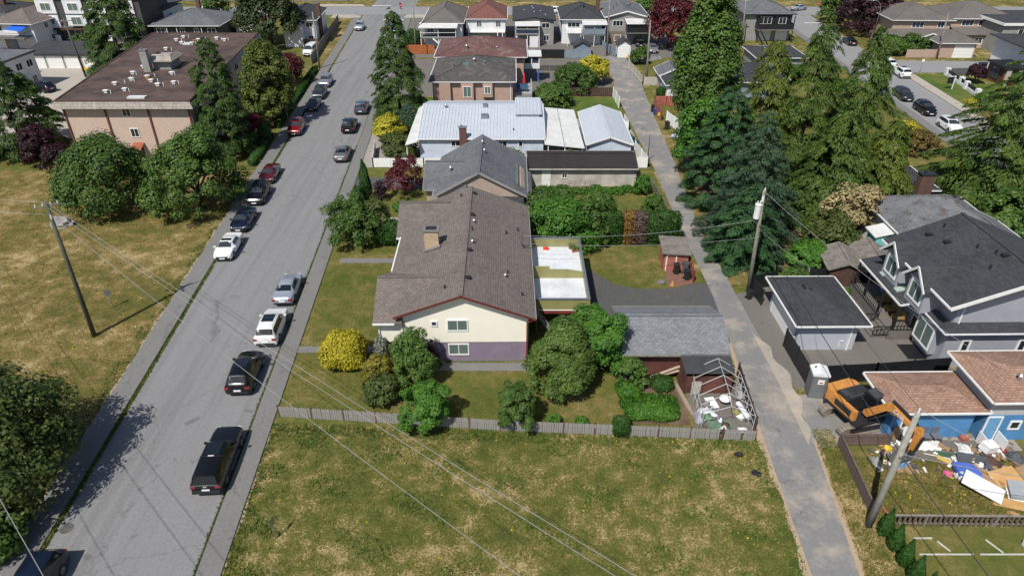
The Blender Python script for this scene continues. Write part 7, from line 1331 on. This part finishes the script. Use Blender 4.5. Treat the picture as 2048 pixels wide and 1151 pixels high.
# ------------------------------------------------------------------ excavator
O_or = plain('excavator_orange', (.55, .235, .055), .5, .2, 2.5, fine=9, bmp=0); O_blk = plain('excavator_black', (.022, .023, .025), .5, .25, 3, bmp=0); O_mud = plain('muddy_steel', (.22, .19, .15), .85, .3, 3, fine=12, bmp=.4); O_bkt = plain('bucket_steel', (.2, .2, .2), .6, .35, 3, metal=.3)
ex = thing('excavator', 'orange tracked excavator with raised boom working beside the lane', 'excavator', (24.15, 35.85, .02), 0)
ta = R(13); pad = box(-.085, .085, -.3, .3, -.03, .03).mesh('track_pad')
for side, sg in (('near', -1), ('far', 1)):
    c = Vector((-math.sin(ta) * sg * 1.05, math.cos(ta) * sg * 1.05, 0)); fr_ = MB()
    tk = bpy.data.objects.new('track', fr_.box(-1.45, 1.45, -.2, .2, .2, .62).mesh('track')); tk.data.materials.append(O_blk); COL.objects.link(tk); tk.parent = ex; tk.location = c; tk.rotation_euler = (0, 0, ta)
    L, r_ = 3.0, .38; per = 2 * L + 2 * math.pi * r_; n = 46
    for i in range(n):
        s_ = per * i / n
        if s_ < L: p, a = (-L / 2 + s_, 0, 2 * r_), 0
        elif s_ < L + math.pi * r_: q = (s_ - L) / r_; p, a = (L / 2 + math.sin(q) * r_, 0, r_ + math.cos(q) * r_), q
        elif s_ < 2 * L + math.pi * r_: p, a = (L / 2 - (s_ - L - math.pi * r_), 0, 0.03), math.pi
        else: q = (s_ - 2 * L - math.pi * r_) / r_; p, a = (-L / 2 - math.sin(q) * r_, 0, r_ - math.cos(q) * r_), math.pi + q
        o = obj('track_pad', pad, O_mud, tk, loc=p); o.rotation_euler = (0, a, 0)
    for x in (-L / 2, L / 2): MB().tube([(x, -.22, r_), (x, .22, r_)], r_ - .06, 14).build('sprocket', O_mud, tk)
MB().tube([(0, 0, .55), (0, 0, .95)], .6, 18).build('slew_ring', O_blk, ex)
hd_ = math.atan2(-.94, .33) - R(90)                                # local +y points along the boom
def U(m, nm, mt, par=None, smooth=False): o = m.build(nm, mt, par or ex, smooth); o.rotation_euler = (0, 0, hd_) if par is None else (0, 0, 0); return o
dk = U(MB().box(-1.2, 1.2, -1.7, 1.4, .95, 1.15), 'upper_frame', O_blk)
cw = [(-1.2, -1.2), (-1.2, -1.75), (-.9, -2.1), (.9, -2.1), (1.2, -1.75), (1.2, -1.2)]
U(MB().prism(cw, 1.0, 2.05), 'counterweight', O_or, dk); U(MB().box(.9, 1.2, -1.2, .9, 1.15, 1.95), 'side_panel', O_or, dk); U(MB().box(1.2, 1.212, -.9, .6, 1.3, 1.8), 'panel_stripe', O_blk, dk)
U(MB().box(-1.18, .9, -1.2, -.1, 1.15, 2.15), 'engine_hood', O_blk, dk); U(MB().box(-1.0, .8, -1.1, -.2, 2.15, 2.22), 'hood_cover', plain('hood_grey', (.05, .052, .055), .5, .2), dk)
for i in range(6): U(MB().box(-.9, .4, -1.0 + i * .12, -.94 + i * .12, 2.22, 2.24), 'hood_louvre', O_blk, dk)
cb = U(MB().add([(-1.2, -.1, 1.15), (-.25, -.1, 1.15), (-.25, 1.45, 1.15), (-1.2, 1.45, 1.15), (-1.15, -.05, 2.75), (-.3, -.05, 2.75), (-.3, 1.05, 2.75), (-1.15, 1.05, 2.75)], [(3, 2, 1, 0), (4, 5, 6, 7), (0, 1, 5, 4), (1, 2, 6, 5), (2, 3, 7, 6), (3, 0, 4, 7)]), 'cab', O_blk, dk)
U(MB().add([(-.235, .05, 1.6), (-.235, 1.25, 1.6), (-.28, .98, 2.65), (-.28, .05, 2.65)], [(0, 1, 2, 3)]), 'cab_window', M_cglass, cb); U(MB().add([(-1.1, 1.46, 1.3), (-.35, 1.46, 1.3), (-.38, 1.08, 2.68), (-1.08, 1.08, 2.68)], [(3, 2, 1, 0)]), 'cab_window', M_cglass, cb); U(MB().box(-1.1, -.35, .05, .9, 2.755, 2.8), 'cab_roof_hatch', plain('cab_grey', (.06, .062, .066), .4, .2), cb)
U(MB().tube([(.9, -.2, 1.95), (.9, -.2, 2.5)], .07, 8), 'exhaust', O_blk, dk)
for i in range(5): U(MB().tube([(.1 + .07 * i, .2, 1.2), (.1 + .07 * i, .6, 1.9 + .1 * i), (.12 + .05 * i, 1.2, 2.0 + .12 * i)], .025, 5), 'hydraulic_hose', O_blk, dk)
def beam(prof, w): m = MB(); m.side(prof, -w / 2, w / 2); return m
bo = U(beam([(.75, 1.35), (1.15, 1.3), (2.3, 2.85), (2.7, 3.1), (4.75, 2.98), (4.9, 3.08), (4.75, 3.2), (2.65, 3.58), (2.15, 3.42), (.75, 1.66)], .32), 'boom', O_or, dk); bo.location = (.15, 0, .2)
MB().bar((0, 1.3, 1.2), (0, 2.5, 2.75), .13).build('boom_cylinder', O_blk, bo); MB().bar((0, 2.4, 3.78), (0, 4.5, 3.52), .14).build('arm_cylinder', O_blk, bo)
text(bo, 'CASE', .38, (.172, 3.2, 3.29), (R(90), 0, R(90)), M_vinyl).rotation_euler = (R(90), R(6), R(90))
ar = U(beam([(4.6, 3.45), (4.88, 3.5), (5.02, 2.95), (4.78, 1.2), (4.6, 1.2), (4.56, 2.75)], .24), 'arm', O_or, dk); ar.location = (.15, 0, .2)
MB().bar((0, 5.15, 3.05), (0, 4.98, 1.75), .12).build('bucket_cylinder', O_blk, ar); MB().side([(4.7, .85), (4.98, 1.35), (4.78, 1.75), (4.58, 1.25)], -.16, .16).build('linkage', O_blk, ar)
bk = MB(); pr_ = [(4.65, 1.45), (4.8, .9), (4.6, .35), (4.15, .1), (3.75, .3)]
for i in range(4):
    p, q = pr_[i], pr_[i + 1]; bk.add([(-.5, *p), (.5, *p), (.5, *q), (-.5, *q)], [(0, 1, 2, 3)])
for x in (-.5, .5): bk.add([(x, *p) for p in pr_] + [(x, 4.2, 1.35)], [(0, 1, 2, 3, 4, 5)])
bko = U(bk, 'bucket', O_bkt, dk); bko.location = (.15, 0, .15)
for i in range(5): MB().bar((-.42 + i * .21, 3.78, .3), (-.42 + i * .21, 3.6, .45), .09, .05).build('tooth', O_bkt, bko)
# ------------------------------------------------------------------ demolition debris on the blue house lot
def board(label, x, y, sx, sy, t_, mat, rz, tilt=(0, 0), z=.05, name='debris_board', cat='board'):
    o = tag(box(-sx / 2, sx / 2, -sy / 2, sy / 2, 0, t_).build(name, mat, None, False, (x, y, z), rz), label, cat, 'demolition debris'); o.rotation_euler = (tilt[0], tilt[1], rz); return o
W_ply = plain('raw_plywood', (.5, .29, .11), .8, .2, 1.2); W_osb = plain('brown_board', (.3, .19, .1), .85, .25, 1.2); W_slate = plain('dark_slate_board', (.07, .075, .09), .7, .2); W_blue = siding('blue_mattress', (.07, .14, .5), .16, .8, False, .2); W_pap = plain('white_debris', (.68, .67, .64), .7, .15, 1)
board('large clean white panel tilted on the debris pile', 29.7, 29.6, 1.5, 2.3, .05, M_vinyl, .85, (.12, .05), .35); board('blue slatted mattress beside the debris pile', 29.5, 31.0, 1.5, 1.1, .25, W_blue, -.1, (.05, .1), .15, 'mattress', 'mattress'); board('dark slate-coloured panel across the debris pile', 30.5, 31.8, 2.2, .9, .05, W_slate, -.25, (.25, .05), .3); board('grey bath tub shell at the right edge of the debris', 32.2, 29.2, 1.9, 1.3, .35, plain('tub_grey', (.32, .34, .36), .5, .1), -.35, (.1, -.15), .2, 'bath_shell', 'bath'); board('white rim of the bath tub shell', 32.2, 29.2, 2.05, 1.45, .06, M_vinyl, -.35, (.1, -.15), .17)
board('orange plywood sheet under the white panel', 31.0, 28.4, 2.4, .7, .03, W_ply, -.3, (.1, 0), .1); board('orange plywood sheet above the bath shell', 31.6, 30.4, 1.8, 1.2, .03, W_ply, .2, (.2, -.1), .35); board('brown broken board in the debris middle', 30.7, 30.2, 1.3, .5, .03, W_osb, -.8, (.3, 0), .2); board('dark green board at the top of the debris', 28.9, 32.5, 1.2, .5, .03, plain('dark_green_board', (.04, .1, .055), .7, .2), -.3, (.1, 0), .1); board('yellow foam strip left of the dark slate panel', 28.7, 32.0, 1.1, .3, .12, plain('foam_yellow', (.6, .42, .12), .9, .15), -.6, (0, .1), .08); board('white cabinet box on the debris', 31.9, 32.9, .9, .7, .55, M_vinyl, .3, (.1, .1), .25, 'cabinet', 'cabinet'); board('tan board leaning near the excavator bucket', 25.9, 31.2, .5, .9, .03, W_osb, .3, (.5, 0), .1); board('long pale lath lying towards the debris', 28.6, 32.3, 2.2, .06, .05, W_pap, -.25, (0, .05), .12)
for i, (x, y, sx, sy, hz, m, lb) in enumerate([(28.2, 33.4, 1.9, 1.0, .22, W_pap, 'white torn drywall heap on the paving'), (30.3, 32.7, 2.0, 1.0, .35, W_pap, 'white shredded heap behind the slate panel'), (31.6, 31.8, 1.6, 1.0, .5, M_brown, 'brown splintered wood heap in the debris'), (26.6, 33.6, .8, .7, .08, W_pap, 'white scrap sheet near the excavator arm'), (27.3, 33.8, .6, .5, .1, W_pap, 'small white scrap left of the drywall heap'), (29.2, 33.2, .9, .5, .15, W_osb, 'cardboard scrap right of the drywall heap'), (25.6, 31.6, 1.0, .7, .5, plain('mixed_blue', (.15, .28, .45), .7, .7, 4), 'colourful rubbish heap right of the bucket'), (24.0, 31.9, .9, .7, .45, M_greyw, 'grey rubble heap left of the bucket'), (28.2, 30.9, .6, .5, .2, plain('pink_cloth', (.6, .12, .25), .8, .3), 'pink cloth beside the blue mattress'), (28.9, 30.7, .7, .6, .4, plain('clear_wrap', (.5, .52, .55), .3, .15), 'crumpled clear wrap at the mattress corner'), (32.6, 33.2, 1.2, .6, .3, W_pap, 'white rags near the blue door'), (30.0, 34.6, .8, .5, .4, W_pap, 'white bundle against the blue wall'), (32.9, 30.9, 1.2, 1.2, .8, W_osb, 'tall brown debris heap at the right edge'), (24.9, 32.7, .6, .5, .35, M_tanst, 'tan rubble behind the bucket'), (33.4, 32.2, 1.1, 1.0, .6, W_slate, 'dark debris heap at the right edge')]): rag('debris_heap', lb, 'debris', x, y, sx, sy, hz, m, 80 + i, i * 1.1, .04, 8, .16)['group'] = 'demolition debris'
for i, (lb, x) in enumerate((('brown sheet leaning on the blue wall near the excavator', 26.3), ('white sheet leaning on the blue wall', 27.0), ('dark barrow frame leaning on the blue wall', 27.6))): board(lb, x, 34.0, .6, .05, 1.1, (W_osb, W_pap, M_dark)[i], .1, (-.15, 0), .03)
for i, x in enumerate((28.3, 29.0)):
    t = thing('folding_chair', ('grey folding chair with pink cloth by the blue wall', 'grey folding chair right of the pink cloth')[i], 'chair', (x, 33.95, .02), .1); box(-.28, .28, -.28, .28, .42, .47).build('seat', plain('chair_grey', (.13, .14, .17), .8, .15), t); box(-.28, .28, .25, .29, .47, 1.0).build('backrest', MATS['chair_grey'], t)
    for a in (-.25, .25):
        for b in (-.25, .25): box(a - .02, a + .02, b - .02, b + .02, 0, .42).build('leg', M_dark, t)
board('red-brown cushion box by the blue corner', 31.0, 34.0, .5, .4, .3, M_redshed, .3, (0, 0), .03, 'cushion_box', 'box'); board('red-brown cabinet door by the blue step', 33.1, 33.0, .5, .9, .08, M_redtrim, .6, (.2, 0), .05)
pv = box(-.44, .44, -.3, .3, 0, .05).mesh('paving_slab'); pvr = thing('paving', 'worn grey paving slabs in front of the blue wall', 'paving', (25.8, 32.4, .012))
for i in range(9):
    for j in range(3): obj('paving_slab', pv, M_patio, pvr, loc=(i * .9 + .45 * (j % 2), j * .62, rnd(-.01, .01)), rz=rnd(-.03, .03))
sheet('blue_house_forecourt', [(27.2, 33.0), (34.5, 33.0), (34.5, 34.6), (27.2, 34.6)], .016, M_gravel)
sh = thing('saw_horse', 'light wooden saw horse at the bottom edge lawn', 'saw horse', (23.1, 22.6, 0), .2)
MB().bar((-.6, 0, .75), (.6, 0, .75), .09).build('beam', W_ply, sh)
for x in (-.5, .5):
    for y in (-.3, .3): MB().bar((x, 0, .75), (x * 1.1, y, 0), .07).build('leg', W_ply, sh)
for i, (x0, y0, x1, y1, lb) in enumerate([(23.4, 24.9, 26.5, 24.9, 'white edging board on the south lawn, left'), (26.9, 24.9, 31, 24.9, 'white edging board on the south lawn, right'), (23.6, 26.0, 24.7, 26.0, 'short white edging board near the cedars'), (24.9, 25.8, 25.3, 25.1, 'short angled white edging board'), (27.8, 25.9, 28.3, 25.0, 'angled white edging board further right')]): tag(MB().bar((0, 0, .05), (x1 - x0, y1 - y0, .05), .07, .07).build('edging_board', plain('weathered_white_edging', (.5, .5, .46), .8, .2), loc=(x0, y0, 0)), lb, 'edging')
board('old brown post frame on the lot by the cedars', 22.9, 27.6, .12, 1.3, .1, M_redshed, .2, (0, 0), .05); lump('plastic_wrap_heap', 'crumpled clear plastic at the right bottom edge', 'plastic', 30.3, 25.4, .02, .5, .5, .5, MATS['clear_wrap'], 30, 2, .3)
lump('rubbish_bag', 'small black rubbish bag at the lane edge of the foreground lot', 'bag', 15.2, 32.6, .05, .3, .2, .25, M_dark, 33); tag(MB().cyl(0, 0, 0, .03, .35, 7, .3).build('drain_cover', M_dark, loc=(15.9, 31.0, .02)), 'dark drain cover in the grass near the lane', 'drain')

for i, (m, n) in enumerate(((W_pap, 90), (W_osb, 80), (W_slate, 40), (W_ply, 30))):
    q = MB(); rg = random.Random(300 + i)
    for k in range(n):
        x, y = (rg.gauss(31.0, 1.5), rg.gauss(31.6, 1.1)) if k % 3 else (rg.gauss(25.4, .8), rg.gauss(32.0, .6)); a = rg.uniform(0, 6.28); L = rg.uniform(.1, .5); z = rg.uniform(.03, .4) * math.exp(-((x - 31.2) ** 2 + (y - 31.6) ** 2) / 3) + .05
        q.bar((x, y, z), (x + math.cos(a) * L, y + math.sin(a) * L, z + rg.uniform(-.04, .12)), rg.uniform(.06, .3), .03)
    o = q.build('rubble_bits', m); o['kind'] = 'stuff'
